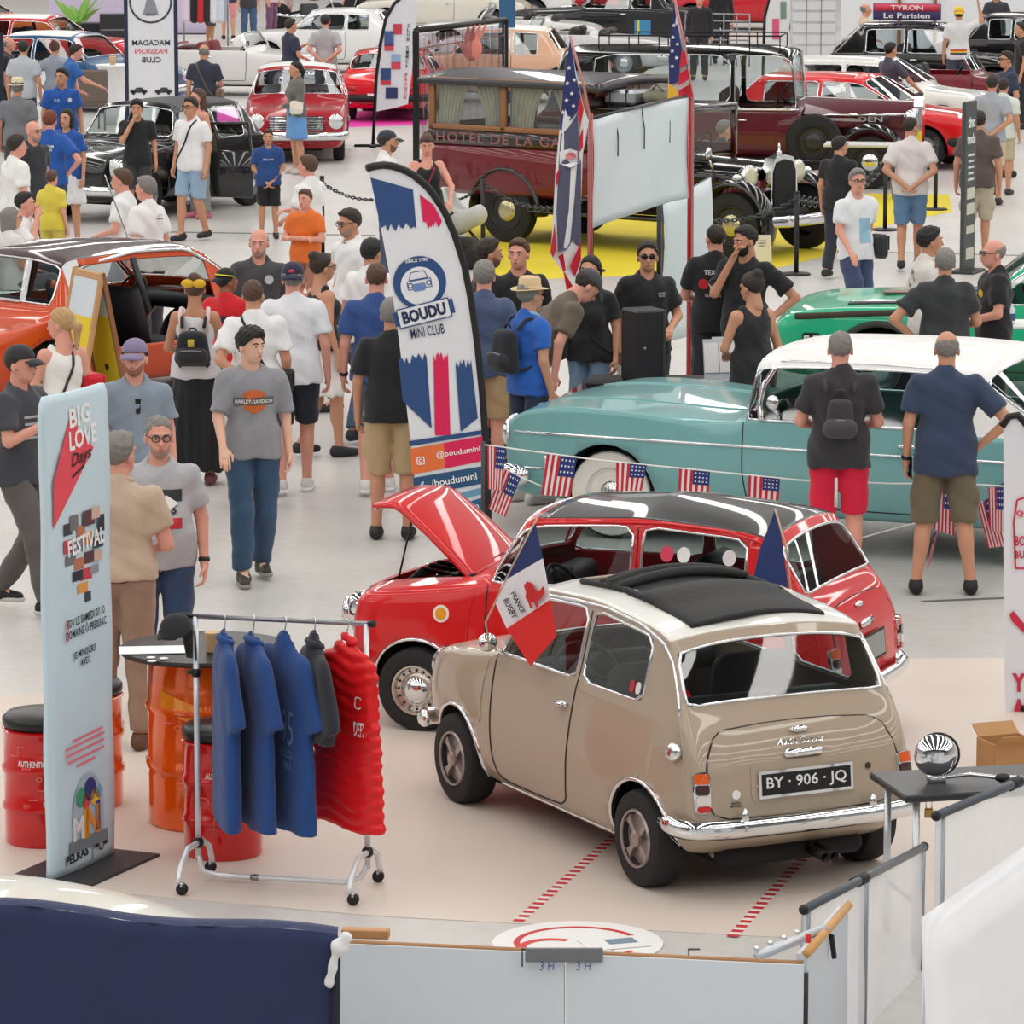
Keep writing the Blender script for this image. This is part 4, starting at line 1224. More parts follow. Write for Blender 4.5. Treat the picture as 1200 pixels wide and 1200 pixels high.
# ---------------------------------------------------------------- the other cars
def gen(xf,xr,W,belt,hood,deckz,roof,xA,xAt,xB,xCt,xC,gut=.78,zb=.2,nose=.62,tail=.62,nw=.80,tw=.82,mid=.52,xD=None,w0=.025,flat=False,fend=0.):
    """control stations of a three-box or hatchback body"""
    h = W/2; S = []
    ys = h*.93
    def D(x,wf,zt,zc,zb_=zb,sp=(.9,.76,.6,.3),dx=None):
        return deck(x,zb_,ys*wf,h*wf,mid*belt+.12,h*wf*.965,zt,zc,sp,dx)
    S.append(D(xf,nw*.93,hood*nose,hood*nose+.03,zb+.10)); S.append(D(xf-.05,nw,hood*.84,hood*.90,zb+.04)); S.append(D(xf-.22,(1+nw)/2,hood*.93+fend,hood*.975))
    S.append(D(xf-.75,.985,hood*.965+fend,hood*1.01)); S.append(D(xA+.12,1,belt-.02,belt+.02))
    S.append(D(xA,1,belt,belt+.045,sp=(.965,.93,.885,.46),dx=[0]*7+[.01,.07,.09]))
    yw,yg = h*gut*1.04,h*gut
    zw = roof-.12; zg = roof-.065
    def L(a,b,t): return a+(b-a)*t
    def C(x,t,zr,yc=1.,dxx=None):
        zt = belt
        return cab(x,zb,ys,h,mid*belt+.12,h*.965,zt,L(h*.93,yw,t)*yc,L(belt+.04,zw+(zr-roof),t),L(h*.885,yg,t)*yc,L(belt+.055,zg+(zr-roof),t),L(belt+.07,zr,t),dxx,w0)
    S.append(C(xA-.04,.10,roof,1.,[0]*7+[.01,.07,.09])); S.append(C(xAt+.06,.90,roof-.02,1.,[0]*7+[0,.04,.05])); S.append(C(xAt,1,roof-.015))
    S.append(C(xB+.03,1,roof)); S.append(C(xB-.03,1,roof))
    xw = xD if xD is not None else xCt+.12
    S.append(C(xw,1,roof-.015)); S.append(C(xCt,1,roof-.03,.985)); S.append(C(xCt-.05,.90,roof-.035,.98,[0]*7+[0,-.03,-.04]))
    S.append(C(xC+.05,.14,roof-.05,.97,[0]*7+[0,-.05,-.06]))
    dz = max(deckz,.3)
    S.append(deck(xC,zb,ys,h,mid*belt+.12,h*.965,belt-.01,max(dz,belt+.02),(.955,.92,.875,.46),[0]*7+[0,-.05,-.06]))
    S.append(D(L(xC,xr,.55),.98,L(belt,dz,.7)-.02+fend,dz)); S.append(D(xr+.06,tw,dz*.90+fend,dz*.94,zb+.05)); S.append(D(xr,tw*.93,dz*tail,dz*tail+.03,zb+.12))
    return S
STD = [('windshield',6,7,7,9,'C'),('side_window',6,9,5,6,'S'),('quarter_window',10,11,5,6,'S'),('rear_window',13,14,7,9,'C'),('roof',8,12,7,9,'C')]
OPEN = [('windshield',6,7,7,9,'C'),('open_top',7,14,5,9,'C'),('open_side',6,7,5,6,'C')]
def dress(c,belt,xA,xB,xC,seams=True,handle=True,bump=True,seamc=None,lampz=.62,lampy=.52,lampr=.085,tailm=None,trimz=None,plate_txt=None,doors=1,zb=.2,grille=None,zbf=.42,platec=(225,225,225),bumpmat=CHROME,cabin=True,seatc=(40,36,34),tops=True):
    r = c.root; xf,xr,h = c.hi[0],c.lo[0],c.hi[1]
    sm = M(seamc or (20,18,18),.7)
    for s in ('L','R'):
        if seams:
            a = xA-.02; segs = [(a,xB)] if doors == 1 else [(a,xB),(xB,xC+.15)]
            for (p,q) in segs:
                strip(c,'door_gap',s,[(p,belt),(p,belt*.6),(p-.03,zb+.10),(q+.03,zb+.10),(q,belt*.6),(q,belt)],.006,sm,30)
                if handle:
                    P,n = on(c,s,q+.15,belt-.10)
                    new('door_handle',box_at(P+n*.018,.13,.03,.028,.01),CHROME,r)
        if trimz: strip(c,'side_trim',s,[(xf-.12,trimz),(0,trimz),(xr+.12,trimz)],.013,CHROME,24)
    for y in (1,-1):
        if lampr: lamp(c,'F',y*lampy,lampz,lampr,deep=.1)
        P,n = on(c,'B',y*h*.66,.62*belt+.1)
        new('tail_lamp',box_at(P,.06,.16,.09,.02),M((170,16,20),.15,0,1.),r)
    if bump:
        for nm,x,sg in (('front_bumper',xf,1),('rear_bumper',xr,-1)):
            bumper(c,nm,[(x-sg*.30,h*.98,zbf+.01),(x-sg*.06,h*.9,zbf),(x+sg*.05,h*.5,zbf),(x+sg*.07,0,zbf),(x+sg*.05,-h*.5,zbf),(x-sg*.06,-h*.9,zbf),(x-sg*.30,-h*.98,zbf+.01)],.045,bumpmat)
    if grille:
        gw,z0,z1,nb = grille
        g = patch(c,'grille','F',rrect(gw,z1-z0,.03,2,0,(z0+z1)/2),M((40,40,42),.4,.5),.008,clean=False)
        for k in range(nb):
            z = z0+.02+(z1-z0-.04)*k/max(1,nb-1); strip(c,'grille_bar','F',[(-gw/2+.02,z),(gw/2-.02,z)],.008,CHROME,10,.014,parent=g)
    if plate_txt is not None:
        P,n = on(c,'F',0,.40); plate(r,P+np.array((.09,0,0)),(0,1,0),(0,0,1),.50,.11,plate_txt,plain(platec),BLACK,.006)
        P,n = on(c,'B',0,.45); plate(r,P+np.array((-.09,0,0)),(0,-1,0),(0,0,1),.50,.11,plate_txt,plain(platec),BLACK,.006)
    if cabin:
        sc_ = M(seatc,.6)
        new('cabin_floor',box((xA+xC)/2,0,.32,xA-xC-.1,2*h*.82,.04),DARK,r)
        new('dashboard',box(xA-.12,0,belt-.08,.2,2*h*.84,.14,.04),sc_,r)
        for y in (h*.42,-h*.42): seat(r,(xA+xB)/2-.25,y,.36,sc_,h*.6,belt-.30)
        new('rear_bench',comb(box(xB-.45,0,.48,.45,h*1.5,.2,.05),box(xB-.72,0,.72,.16,h*1.5,.5,.05)),sc_,r)
        steering(r,xA-.42,h*.42,belt-.02,.19,BLACK,-30)
    new('underbody',box((xf+xr)/2,0,zb+.02,(xf-xr)*.8,h*1.0,.10,.02),DARK,r)

# big turquoise hardtop
WROOF = M((238,238,236),.35,0,.15,.02,4.)
TEAL = paint((120,176,177))
st = gen(2.55,-2.85,1.96,.93,.985,.95,1.47,.66,.50,-.55,-1.10,-1.62,gut=.84,zb=.24,nose=.84,tail=.84,nw=.965,tw=.92,fend=.03)
HT = [('windshield',6,7,7,9,'C'),('side_window',6,11,5,6,'S'),('rear_window',13,14,6,9,'C'),('roof',7,12,6,9,'C'),('roof',12,13,4,9,'C'),('roof',11,12,4,9,'C'),('roof',13,14,4,6,'C')]
tq = make_car('hardtop_car','large turquoise hardtop with white roof and chrome side trim behind the red car','car',(2.62,30.80,0),R(156),st,HT,{'body': TEAL,'roof': WROOF},3,
              wheels=((1.70,.76,.335),(-1.55,.76,.335)),arch=.375,yin=.5,creases=((1,4,4),(15,18,4)),glassmat=glass((.5,.62,.6)))
add_wheels(tq,'white',.2,None,.375,CHROME,yin=.5,rr=.55)
dress(tq,.93,.66,-.75,-1.62,lampr=0,bump=False,trimz=.76,seamc=(30,45,46),zb=.24,seatc=(24,70,66))
def teal_extra(c):
    r = c.root; h = .98
    bumper(c,'front_bumper',[(2.30,.98,.44),(2.52,.95,.44),(2.64,.6,.43),(2.68,0,.43),(2.64,-.6,.43),(2.52,-.95,.44),(2.30,-.98,.44)],.06)
    bumper(c,'rear_bumper',[(-2.5,.97,.46),(-2.8,.9,.46),(-2.93,.5,.45),(-2.95,0,.45),(-2.93,-.5,.45),(-2.8,-.9,.46),(-2.5,-.97,.46)],.07)
    for y in (1,-1):
        s = 'L' if y > 0 else 'R'
        for k in (0,1): lamp(c,'F',y*(.80-.2*k),.73,.085,deep=.06)
        strip(c,'lamp_brow','F',[(y*.92,.70),(y*.90,.80),(y*.7,.84),(y*.5,.82)],.018,CHROME,12,.01)
        strip(c,'lower_trim',s,[(2.42,.50),(2.18,.50),(2.18,.60)],.012,CHROME,10)
        P = [on(c,s,x_,z_)[0]+np.array((0,y*.012,0)) for x_,z_ in ((.50,.955),(.52,1.06),(.50,1.2),(.42,1.34))]
        new('windscreen_pillar',tube(resamp(P,14),.024,8),CHROME,r)
        P = [on(c,s,x_,z_)[0]+np.array((0,y*.01,0)) for x_,z_ in ((.40,1.37),(-.3,1.385),(-.9,1.37))]
        new('roof_trim',tube(resamp(P,30),.012,6),CHROME,r)
        P = [on(c,s,x_,z_)[0]+np.array((0,y*.008,0)) for x_,z_ in ((.5,.955),(-.3,.955),(-.98,.955))]
        new('belt_trim',tube(resamp(P,20),.012,6),CHROME,r)
        P,n = on(c,s,.36,.965); new('door_mirror',comb(tube([P,P+np.array((.03,y*.06,.08))],.012,6),mv(ellip((0,0,0),(.05,.03,.055),12,8),P+np.array((.03,y*.08,.13)))),CHROME,r)
    gr = new('grille',box(2.53,0,.60,.04,1.1,.2,.01),M((60,62,64),.4,.6),r)
    for k in range(5): new('grille_bar',box(2.565,0,.52+.04*k,.03,1.1,.014,.004),CHROME,gr)
    for k,(x_,z_,rr,col) in enumerate(((.57,1.12,.05,(170,70,50)),(.58,1.0,.05,(190,60,90)),(.54,.99,.025,(230,220,120)))):
        new('window_sticker',mv(ellip((0,0,0),(rr,.006,rr),14,6),(x_,.80,z_)),M(col,.4),r)
    new('paper_sheet',box(.62,.60,1.06,.01,.26,.18),M((238,238,236),.6),r)
    for y in (.45,-.45): strip(c,'bonnet_ridge','T',[(2.3,y),(1.5,y),(.8,y)],.010,TEAL,14)
teal_extra(tq)

# green stock car
GREEN = paint((44,186,138))
st = gen(2.4,-2.5,1.94,.92,.90,.92,1.40,.55,.10,-.60,-.95,-1.55,gut=.78,zb=.24,nose=.78,tail=.8,nw=.92,tw=.88,fend=.02)
gr_ = make_car('stock_car','worn bright green race car with black bonnet lettering strip','car',(4.85,38.4,0),R(170),st,STD,{'body': GREEN,'roof': GREEN},3,wheels=((1.45,.76,.34),(-1.45,.76,.34)),arch=.41,yin=.5)
add_wheels(gr_,'disc',.22,M((60,64,60),.8),.41,yin=.5,lip=.03)
dress(gr_,.92,.55,-.6,-1.55,lampr=.08,lampy=.72,lampz=.66,bump=False,zb=.24)
def green_extra(c):
    r = c.root; rust = M((74,62,52),.9,0,0,.3,30)
    strip(c,'worn_edge','L',[(2.2,.80),(1.6,.84),(1.0,.87),(.6,.89)],.03,rust,30)
    patch(c,'bonnet_decal','T',[(1.75,.52),(1.75,.66),(1.0,.66),(1.0,.52)],M((34,34,36),.5),.012,(1,.8,.4),0.)
    put2d('decal_lettering',fit2d(text2d('POWERED BY CHEVROLET',bold=.02),.66,.07),lambda a,b: on(c,'T',1.38-a,.59-b)[0]+np.array((0,0,.024)),WHITE,r)
    patch(c,'marker_lamp','L',rrect(.16,.12,.02,2,2.05,.60),M((20,22,22),.4),.01,(1,.6),0.,clean=True)
    for k in (0,1): patch(c,'marker_lens','L',rrect(.05,.08,.01,2,2.01+.08*k,.60),M((225,225,225),.3),.018,(1,.6),0.,clean=True)
green_extra(gr_)


def simple(nm,lb,loc,yaw,dims,bodyc,roofc=None,panes=STD,wl=None,wr=.31,arch=.37,lv=2,style='disc',W=None,glassm=None,yin=.42,rim=None,trk=.17,**kw):
    """dims: arguments of gen(); one common far-off car"""
    st = gen(**dims); W = dims['W']/2
    wl = wl or (1.3,-1.3)
    c = make_car(nm,lb,'car',loc,yaw,st,panes,{'body': bodyc,'roof': roofc or bodyc,'rear_pillar': M((206,210,212),.35,.6)},lv,wheels=tuple((x,W-trk,wr) for x in wl),arch=arch,yin=yin,glassmat=glassm)
    add_wheels(c,style,.18,None,arch,rim,yin=yin)
    dress(c,dims['belt'],dims['xA'],dims['xB'],dims['xC'],zb=dims.get('zb',.2),**kw)
    return c
def at(u,v): p = G(u,v); return (p[0],p[1],0)

# long low saloon, orange with brown roof, near doors open
ORANGE = paint((206,74,26)); BROWN = paint((58,26,28))
DSD = dict(xf=2.3,xr=-2.35,W=1.80,belt=.88,hood=.84,deckz=.80,roof=1.44,xA=.95,xAt=.42,xB=-.30,xCt=-1.10,xC=-1.42,gut=.72,zb=.22,nose=.55,tail=.55,nw=.72,tw=.74)
P_ = [('windshield',6,7,7,9,'C'),('side_window',6,9,5,6,'L'),('quarter_window',10,11,5,6,'L'),('rear_window',13,14,7,9,'C'),('roof',7,13,7,9,'C'),('open_door',8,11,3,6,'R'),('open_door',7,8,5,6,'R'),('rear_pillar',11,13,4,7,'S')]
ds = simple('streamlined_saloon','orange streamlined saloon with dark brown roof and open doors by the yellow board',(-3.62,38.6,0),R(46),DSD,ORANGE,BROWN,P_,(1.5,-1.45),.33,.385,3,trk=.24,seams=False,bump=False,lampr=.08,doors=2,seatc=(30,30,34))
def ds_extra(c):
    r = c.root; tr = M((44,42,46),.7)
    new('door_card',box(0,.80,.58,1.9,.04,.5,.02),tr,r); new('side_panel',box(-1.15,-.72,.65,.5,.3,.4,.05),tr,r)
    for s in (1,-1):
        P = [(-1.16,s*.60,1.16),(-.9,s*.645,1.30),(-.3,s*.66,1.385),(.3,s*.655,1.36),(.55,s*.69,1.22),(.9,s*.80,.95)]
        new('roof_trim',tube(resamp(P,26),.02,6),CHROME,r)
        new('indicator_horn',mv(lathe([(.01,-.22),(.03,-.1),(.045,0),(.04,.015)],14,'x'),(-1.20,s*.60,1.15),mat=Matrix.Rotation(R(180),3,'Z')),M((206,110,40),.2,.2,1.),r)
        new('pillar',tube([(-.32,s*.86,.86),(-.36,s*.68,1.33)],.03,8),M((60,60,64),.4,.5),r)
    # front door swung open
    d = new('front_door',box(.08,0,0,1.0,.06,.55,.03),ORANGE,r); d.location = (.92,-.88,.58); d.rotation_euler = (0,0,R(62))
    dd = new('door_trim',box(.08,.038,0,.9,.02,.46,.01),M((70,62,64),.7),d)
    new('door_pocket',box(.08,.05,.2,.9,.02,.06,.01),M((120,30,34),.5),d)
    new('aerial',tube([(.45,.3,1.36),(.0,.1,2.0)],.006,5),CHROME,r)
    P = (.86,-.74,1.02); new('rear_mirror',comb(tube([(.9,-.6,.95),P],.01,5),mv(ellip((0,0,0),(.03,.09,.06),12,8),P)),CHROME,r)
    patch(c,'rear_louvre','B',rrect(.8,.02,.01,2,0,1.0),M((190,190,190),.3),.02,(1,.5),0.)
ds_extra(ds)

SAL = dict(xf=2.05,xr=-2.1,W=1.62,belt=.88,hood=.86,deckz=.86,roof=1.42,xA=.72,xAt=.32,xB=-.38,xCt=-.98,xC=-1.30,gut=.74,zb=.2,nose=.72,tail=.74,nw=.90,tw=.88)
red_s = simple('saloon_car','dark red saloon with white roof and two round headlamps facing the hall',at(350,180),R(-88),SAL,paint((168,18,34)),WROOF,lampz=.64,lampy=.60,lampr=.10,grille=(.86,.50,.72,8),plate_txt=None,seatc=(150,150,150),glassm=glass((.85,.9,.92)))
def hatch(**k):
    d = dict(xf=1.98,xr=-1.85,W=1.62,belt=.90,hood=.88,deckz=.94,roof=1.40,xA=.86,xAt=.25,xB=-.35,xCt=-1.35,xC=-1.72,gut=.74,zb=.2,nose=.74,tail=.72,nw=.93,tw=.94); d.update(k); return d
red_h = simple('hatchback_car','bright red boxy hatchback with black bumpers beside the spare wheel of the limousine',at(1002,192),R(-22),hatch(),paint((226,22,30)),None,lampr=.0,bumpmat=M((30,30,32),.6),seatc=(24,24,26),glassm=glass((.8,.86,.88)))
for y in (1,-1):
    p,n = on(red_h,'F',y*.62,.64); new('headlamp',box_at(p,.07,.30,.13,.02),M((220,226,230),.1,.2,1.),red_h.root)
wh_h = simple('hatchback_car','white hatchback parked behind the red hatchback',at(1025,166),R(-20),hatch(),paint((234,234,230)),None,lampr=.0,bumpmat=M((40,40,42),.6),glassm=glass((.8,.86,.88)))
CONV = dict(xf=2.0,xr=-2.0,W=1.6,belt=.84,hood=.82,deckz=.80,roof=1.26,xA=.62,xAt=.38,xB=-.3,xCt=-.7,xC=-.85,gut=.80,zb=.2,nose=.66,tail=.66,nw=.84,tw=.82)
bu = simple('convertible_car','burgundy open convertible between the white hatchback and the black saloon',at(1105,143),R(-14),CONV,paint((120,18,34)),None,OPEN,glassm=glass((.85,.9,.92)),seatc=(30,28,28))
TRA = dict(xf=2.2,xr=-2.15,W=1.66,belt=.95,hood=.92,deckz=.82,roof=1.52,xA=.62,xAt=.34,xB=-.30,xCt=-1.15,xC=-1.65,gut=.68,zb=.24,nose=.60,tail=.50,nw=.55,tw=.66)
tr = simple('vintage_saloon','black vintage saloon carrying a lettered board on its roof',at(1085,122),R(-12),TRA,BLACKP,None,lampy=.52,lampz=.66,lampr=.11,wr=.34,arch=.42,glassm=glass((.8,.86,.88)))
def sign(c):
    o = new('roof_board',box(-.35,-.20,1.70,1.25,.05,.30,.01),M((70,60,110),.4),c.root)
    for dx in (-.5,.5): new('board_bracket',tube([(-.35+dx,-.2,1.42),(-.35+dx,-.2,1.58)],.012,6),STEEL,o)
    new('board_panel',box(-.35,-.226,1.775,1.2,.012,.13),M((214,60,84),.4),o)
    put2d('board_lettering',fit2d(text2d('TYRON',bold=.02),.6,.09),plane_fn((-.35,-.235,1.775),(1,0,0),(0,0,1)),WHITE,o)
    put2d('board_lettering',fit2d(text2d('Le Parisien',bold=.02),.85,.10),plane_fn((-.35,-.2275,1.63),(1,0,0),(0,0,1)),WHITE,o)
sign(tr)
bk = simple('vintage_saloon','plain black saloon with bare roof behind the one with the roof board',at(1215,98),R(-16),SAL,BLACKP,None,glassm=glass((.8,.86,.88)))
# left back rows
rw = simple('coupe_car','red coupe with white roof stripe in the back row by the potted plant',at(48,93),R(-14),dict(SAL,roof=1.32,gut=.7),paint((206,24,34)),WROOF,style='disc')
bl = simple('saloon_car','metallic blue saloon with white roof behind the seated visitors',at(84,128),R(-22),SAL,paint((36,84,128)),WROOF,glassm=glass((.8,.86,.88)))
og = simple('coupe_car','orange coupe at the far end of the back row',at(-30,66),R(-8),dict(SAL,roof=1.25),paint((236,110,20)),None)
wc = simple('convertible_car','white open sports car with chrome windscreen by the lettered banner',at(268,110),R(-14),CONV,paint((232,230,230)),None,OPEN,glassm=glass((.85,.9,.92)),seatc=(120,30,40))
wp = simple('coupe_car','white hardtop coupe behind the red saloon',at(392,84),R(172),dict(SAL,roof=1.34),paint((236,236,236)),None,glassm=glass((.8,.86,.88)))
rr_ = simple('coupe_car','bright red sports car with black rear bumper on pink carpet',at(462,134),R(86),dict(SAL,roof=1.22,belt=.78),paint((220,20,36)),None,bumpmat=BLACK,plate_txt='')
s1 = simple('convertible_car','silver convertible with wraparound windscreen behind the limousine',at(655,88),R(168),dict(CONV,W=1.8,xf=2.4,xr=-2.5),paint((214,212,214)),None,OPEN,(1.5,-1.5),glassm=glass((.85,.9,.92)))
s2 = simple('convertible_car','white convertible with dark cabin in the far row',at(600,68),R(172),CONV,paint((226,226,224)),None,OPEN,glassm=glass((.85,.9,.92)))
s3 = simple('hardtop_car','black and turquoise two tone car in the far row',at(722,54),R(174),dict(SAL,xf=2.5,xr=-2.6,W=1.9),paint((20,22,26)),paint((70,170,178)),STD,(1.5,-1.5))
s4 = simple('saloon_car','peach and white saloon behind the maroon bus',at(582,118),R(172),SAL,paint((222,178,148)),WROOF)
wl_ = simple('saloon_car','white saloon parked at the far end beneath the hall wall',at(560,26),R(175),dict(SAL,W=1.8,xf=2.4,xr=-2.5),paint((236,236,236)),None,wl=(1.5,-1.5))

# black vintage car with an open door, left
VB = dict(xf=2.05,xr=-1.95,W=1.60,belt=.95,hood=.92,deckz=.84,roof=1.50,xA=.70,xAt=.42,xB=-.32,xCt=-1.1,xC=-1.45,gut=.72,zb=.24,nose=.62,tail=.55,nw=.66,tw=.7)
VP = [('windshield',6,7,7,9,'C'),('open_door',7,9,2,6,'L'),('side_window',6,9,5,6,'R'),('quarter_window',10,11,5,6,'S'),('rear_window',13,14,7,9,'C'),('roof',8,12,7,9,'C')]
vb_ = simple('vintage_saloon','black vintage car with open door and round chrome headlamps by the boy',at(186,246),R(240),VB,M((26,28,30),.2,0,1.,.03,3.),M((48,50,54),.6),VP,(1.25,-1.2),.34,.40,3,lampy=.60,lampz=.70,lampr=.11,glassm=glass((.85,.9,.9)),seatc=(150,140,122))
d = new('open_door',comb(box(-.48,0,-.05,.95,.05,.62,.02)),M((30,32,34),.2,0,1.),vb_.root); d.location = (.62,.82,.62); d.rotation_euler = (0,0,R(-70))
new('door_frame',tube([(-.02,0,.25),(-.15,0,.62),(-.9,0,.62),(-.93,0,.25)],.025,6),M((30,32,34),.2,0,1.),d)
# ---------------------------------------------------------------- the hotel bus and the limousine
MAROON = paint((112,28,34)); WOOD = M((150,104,70),.5,0,.2,.18,14)
def fender(parent,x,y,zc,r,w,a0,a1,mat,crown=.05,name='fender',tail=None):
    def fn(u,v):
        a = R(a0+(a1-a0)*u); t = (v-.5)*2
        rr = r*(1+.0*u)-crown*t*t
        return (x+rr*math.cos(a),y+t*w/2,zc+rr*math.sin(a))
    o = new(name,sheet(fn,22,8),mat,parent); thicken(o,.02,0)
    return o
def bus():
    r = thing('omnibus','maroon vintage hotel bus with wooden window frames and cream curtains','bus',(0,0,0),R(-37))
    rp = G(597,284); f = np.array((math.cos(R(-37)),math.sin(R(-37)))); rt = np.array((f[1],-f[0]))   # near (right) side
    wb = 3.35; off = np.array((rp[0],rp[1])) - f*(-wb/2) - rt*.78
    r.location = (off[0],off[1],0)
    X0,X1 = -2.85,-.40          # passenger box
    hw = .90
    lower = new('body',comb(box((X0+X1)/2,0,.90,X1-X0,2*hw,.64,.06)),MAROON,r)
    # cut-looking rear arches: black fenders over the wheels
    band = new('name_band',comb(box((X0+X1)/2,-hw-.004,1.28,X1-X0,.012,.17),box((X0+X1)/2,hw+.004,1.28,X1-X0,.012,.17),box(X0-.004,0,1.28,.012,2*hw,.17)),M((40,34,42),.3,0,1.),r)
    new('waist_panel',box((X0+X1)/2,0,1.28,X1-X0,2*hw,.18,.02),MAROON,r)
    put2d('name_lettering',fit2d(text2d('HOTEL DE LA GARE',bold=.015,spacing=1.15),2.2,.125),plane_fn((-1.62,-hw-.013,1.28),(1,0,0),(0,0,1)),M((150,96,92),.4),band)
    put2d('name_lettering',fit2d(text2d('HOTEL DE LA GARE',bold=.015,spacing=1.15),2.2,.125),plane_fn((-1.62,hw+.013,1.28),(-1,0,0),(0,0,1)),M((150,96,92),.4),band)
    z0,z1 = 1.37,1.98
    for s in (1,-1):
        fr = new('window_frame',comb(box((X0+X1)/2,s*hw*.985,z0+.035,X1-X0,.06,.07,.012),box((X0+X1)/2,s*hw*.985,z1,X1-X0,.06,.08,.012)),WOOD,r)
        for x in (X0+.05,-1.68,X1-.05): new('window_post',box(x,s*hw*.985,(z0+z1)/2,.09,.06,z1-z0,.012),WOOD,fr)
        for a,b in ((X0+.09,-1.72),(-1.64,X1-.09)):
            new('window_pane',sheet(lambda u,v: (a+u*(b-a),s*hw*.985,z0+.04+v*(z1-z0-.08)),1,1),GLASS,fr,False)
            for side in (0,1):
                pass
                def cur(u,v,side=side,a=a,b=b):
                    wd = (b-a)*(.46-.16*math.sin(v*math.pi*.55)); x = (a+u*wd) if side == 0 else (b-u*wd)
                    zz = z1-.03-v*(z1-z0-.06)
                    return (x,s*(hw-.09)+.022*math.sin(u*40),zz-.05*u*v)
                cu = new('curtain',sheet(cur,40,8),M((206,198,178),.9,0,0,.08,20),r); thicken(cu,.004)
                fringe = [cur(t,1.0) for t in np.linspace(0,1,12)]
                for p in fringe[::1]: new('tassel',mv(ellip((0,0,0),(.022,.02,.03),8,5),(p[0],p[1],p[2]-.01)),M((222,208,170),.9),cu)
    new('rear_frame',comb(box(X0+.03,0,z0+.035,.06,2*hw,.07,.012),box(X0+.03,0,z1,.06,2*hw,.08,.012)),WOOD,r)
    new('rear_window',sheet(lambda u,v: (X0+.03,(u-.5)*1.7,z0+.04+v*(z1-z0-.08)),1,1),GLASS,r,False)
    new('front_partition',box(X1-.03,0,1.65,.05,2*hw,.62),M((70,44,34),.5),r)
    def rf(u,v): 
        t = (v-.5)*2; return (X0-.12+u*(X1-X0+.35),t*(hw+.08),2.09-.09*t*t-.03*max(0,u-.85)/.15)
    o = new('roof',sheet(rf,14,12),M((52,50,54),.35,0,.6),r); thicken(o,.07,-1)
    cabm = M((86,24,28),.3,0,1.)
    for s in (1,-1):
        new('cab_pillar',tube([(.62,s*.80,1.1),(.56,s*.80,1.70)],.035,8),cabm,r); new('cab_side',box(.10,s*.86,.92,1.0,.05,.66,.03),MAROON,r)
    vs = new('roof_visor',box(X1+.10,0,1.94,.05,1.72,.18,.02),cabm,r)
    put2d('visor_lettering',fit2d(text2d('TAXI',bold=.02),.5,.11),plane_fn((X1+.13,-.2,1.94),(0,1,0),(0,0,1)),M((190,150,90),.4),vs)
    ws = new('windshield',sheet(lambda u,v: (.60,(u-.5)*1.6,1.14+v*.54),1,1),GLASS,r,False)
    new('windshield_frame',comb(box(.60,0,1.14,.05,1.68,.05),box(.60,0,1.68,.05,1.68,.05),box(.60,.82,1.4,.05,.05,.59),box(.60,-.82,1.4,.05,.05,.59)),BLACKP,r)
    seat(r,.05,.0,.72,M((60,30,26),.6),1.4,.5); steering(r,.35,.4,1.20,.22,BLACK,-30)
    # bonnet, radiator, fenders
    def hood(u,v):
        a = R(-10+200*v); wd = .50-.10*u; x = .60+u*1.15
        return (x,wd*math.cos(a)*1.0,0.90-.02*u+max(-.12,math.sin(a))*(.26-.02*u))
    new('bonnet',sheet(hood,10,20),BLACKP,r)
    new('bonnet_side',box(1.17,0,.74,1.12,.84,.34,.02),MAROON,r)
    for s in (1,-1):
        for k in range(9): new('louvre',box(.85+.07*k,s*.424,.78,.02,.012,.2,.004),M((70,16,22),.3,0,1.),r)
    sh = [(-.26,.38),(.26,.38),(.29,.7),(.28,1.04),(.2,1.17),(0,1.21),(-.2,1.17),(-.28,1.04),(-.29,.7)]
    V,F = prism(sh,0,.14); V = np.array(V); V = np.stack([1.74+V[:,2],V[:,0],V[:,1]],1)
    g = new('radiator_shell',(V,F),CHROME,r,False)
    V,F = prism([(a*.82,.44+(b-.38)*.86) for a,b in sh],0,.02); V = np.array(V); new('radiator_core',(np.stack([1.875+V[:,2],V[:,0],V[:,1]],1),F),M((26,28,32),.5,.4),g,False)
    new('radiator_cap',mv(lathe([(.03,0),(.04,.03),(.012,.05),(.02,.09),(.004,.14)],12),(1.8,0,1.21)),CHROME,g)
    for s in (1,-1):
        fender(r,wb/2,s*.74,.40,.54,.30,-25,172,BLACKP,.06,'front_fender')
        fender(r,-wb/2,s*.80,.40,.56,.26,-5,190,BLACKP,.05,'rear_fender')
        new('running_board',box(0,s*.82,.42,2.6,.24,.05,.02),BLACKP,r)
        hl = new('headlamp',mv(lathe([(.03,-.16),(.10,-.11),(.145,-.02),(.15,.02),(.14,.035)],22,'x'),(1.72,s*.52,.96)),CHROME,r)
        new('lens',mv(ellip((0,0,0),(.03,.135,.135),16,8),(1.75,s*.52,.96)),M((226,222,190),.08,.2,1.),hl)
        new('side_lamp',mv(ellip((0,0,0),(.07,.05,.05),12,8),(1.7,s*.76,.96)),CHROME,r)
        for x in (wb/2,-wb/2): wheel(r,x,s*.78,.40,.17,'disc',s,M((36,36,38),.4),.60,M((200,190,150),.2,.8))
    c = Car(); c.root = r
    bumper(c,'front_bumper',[(2.12,.86,.46),(2.30,.5,.46),(2.22,0,.44),(2.30,-.5,.46),(2.12,-.86,.46)],.045,CHROME,1.6)
    plate(r,(2.36,.55,.46),(0,1,0),(0,0,1),.34,.10,'',plain((200,196,186)),BLACK,.01)
    new('chassis',box(-.3,0,.48,4.6,.8,.14,.03),DARK,r)
    new('horn_mirror',comb(tube([(1.2,-.46,.90),(1.2,-.62,1.18)],.012,6),mv(ellip((0,0,0),(.03,.06,.08),12,8),(1.2,-.62,1.22))),CHROME,r)
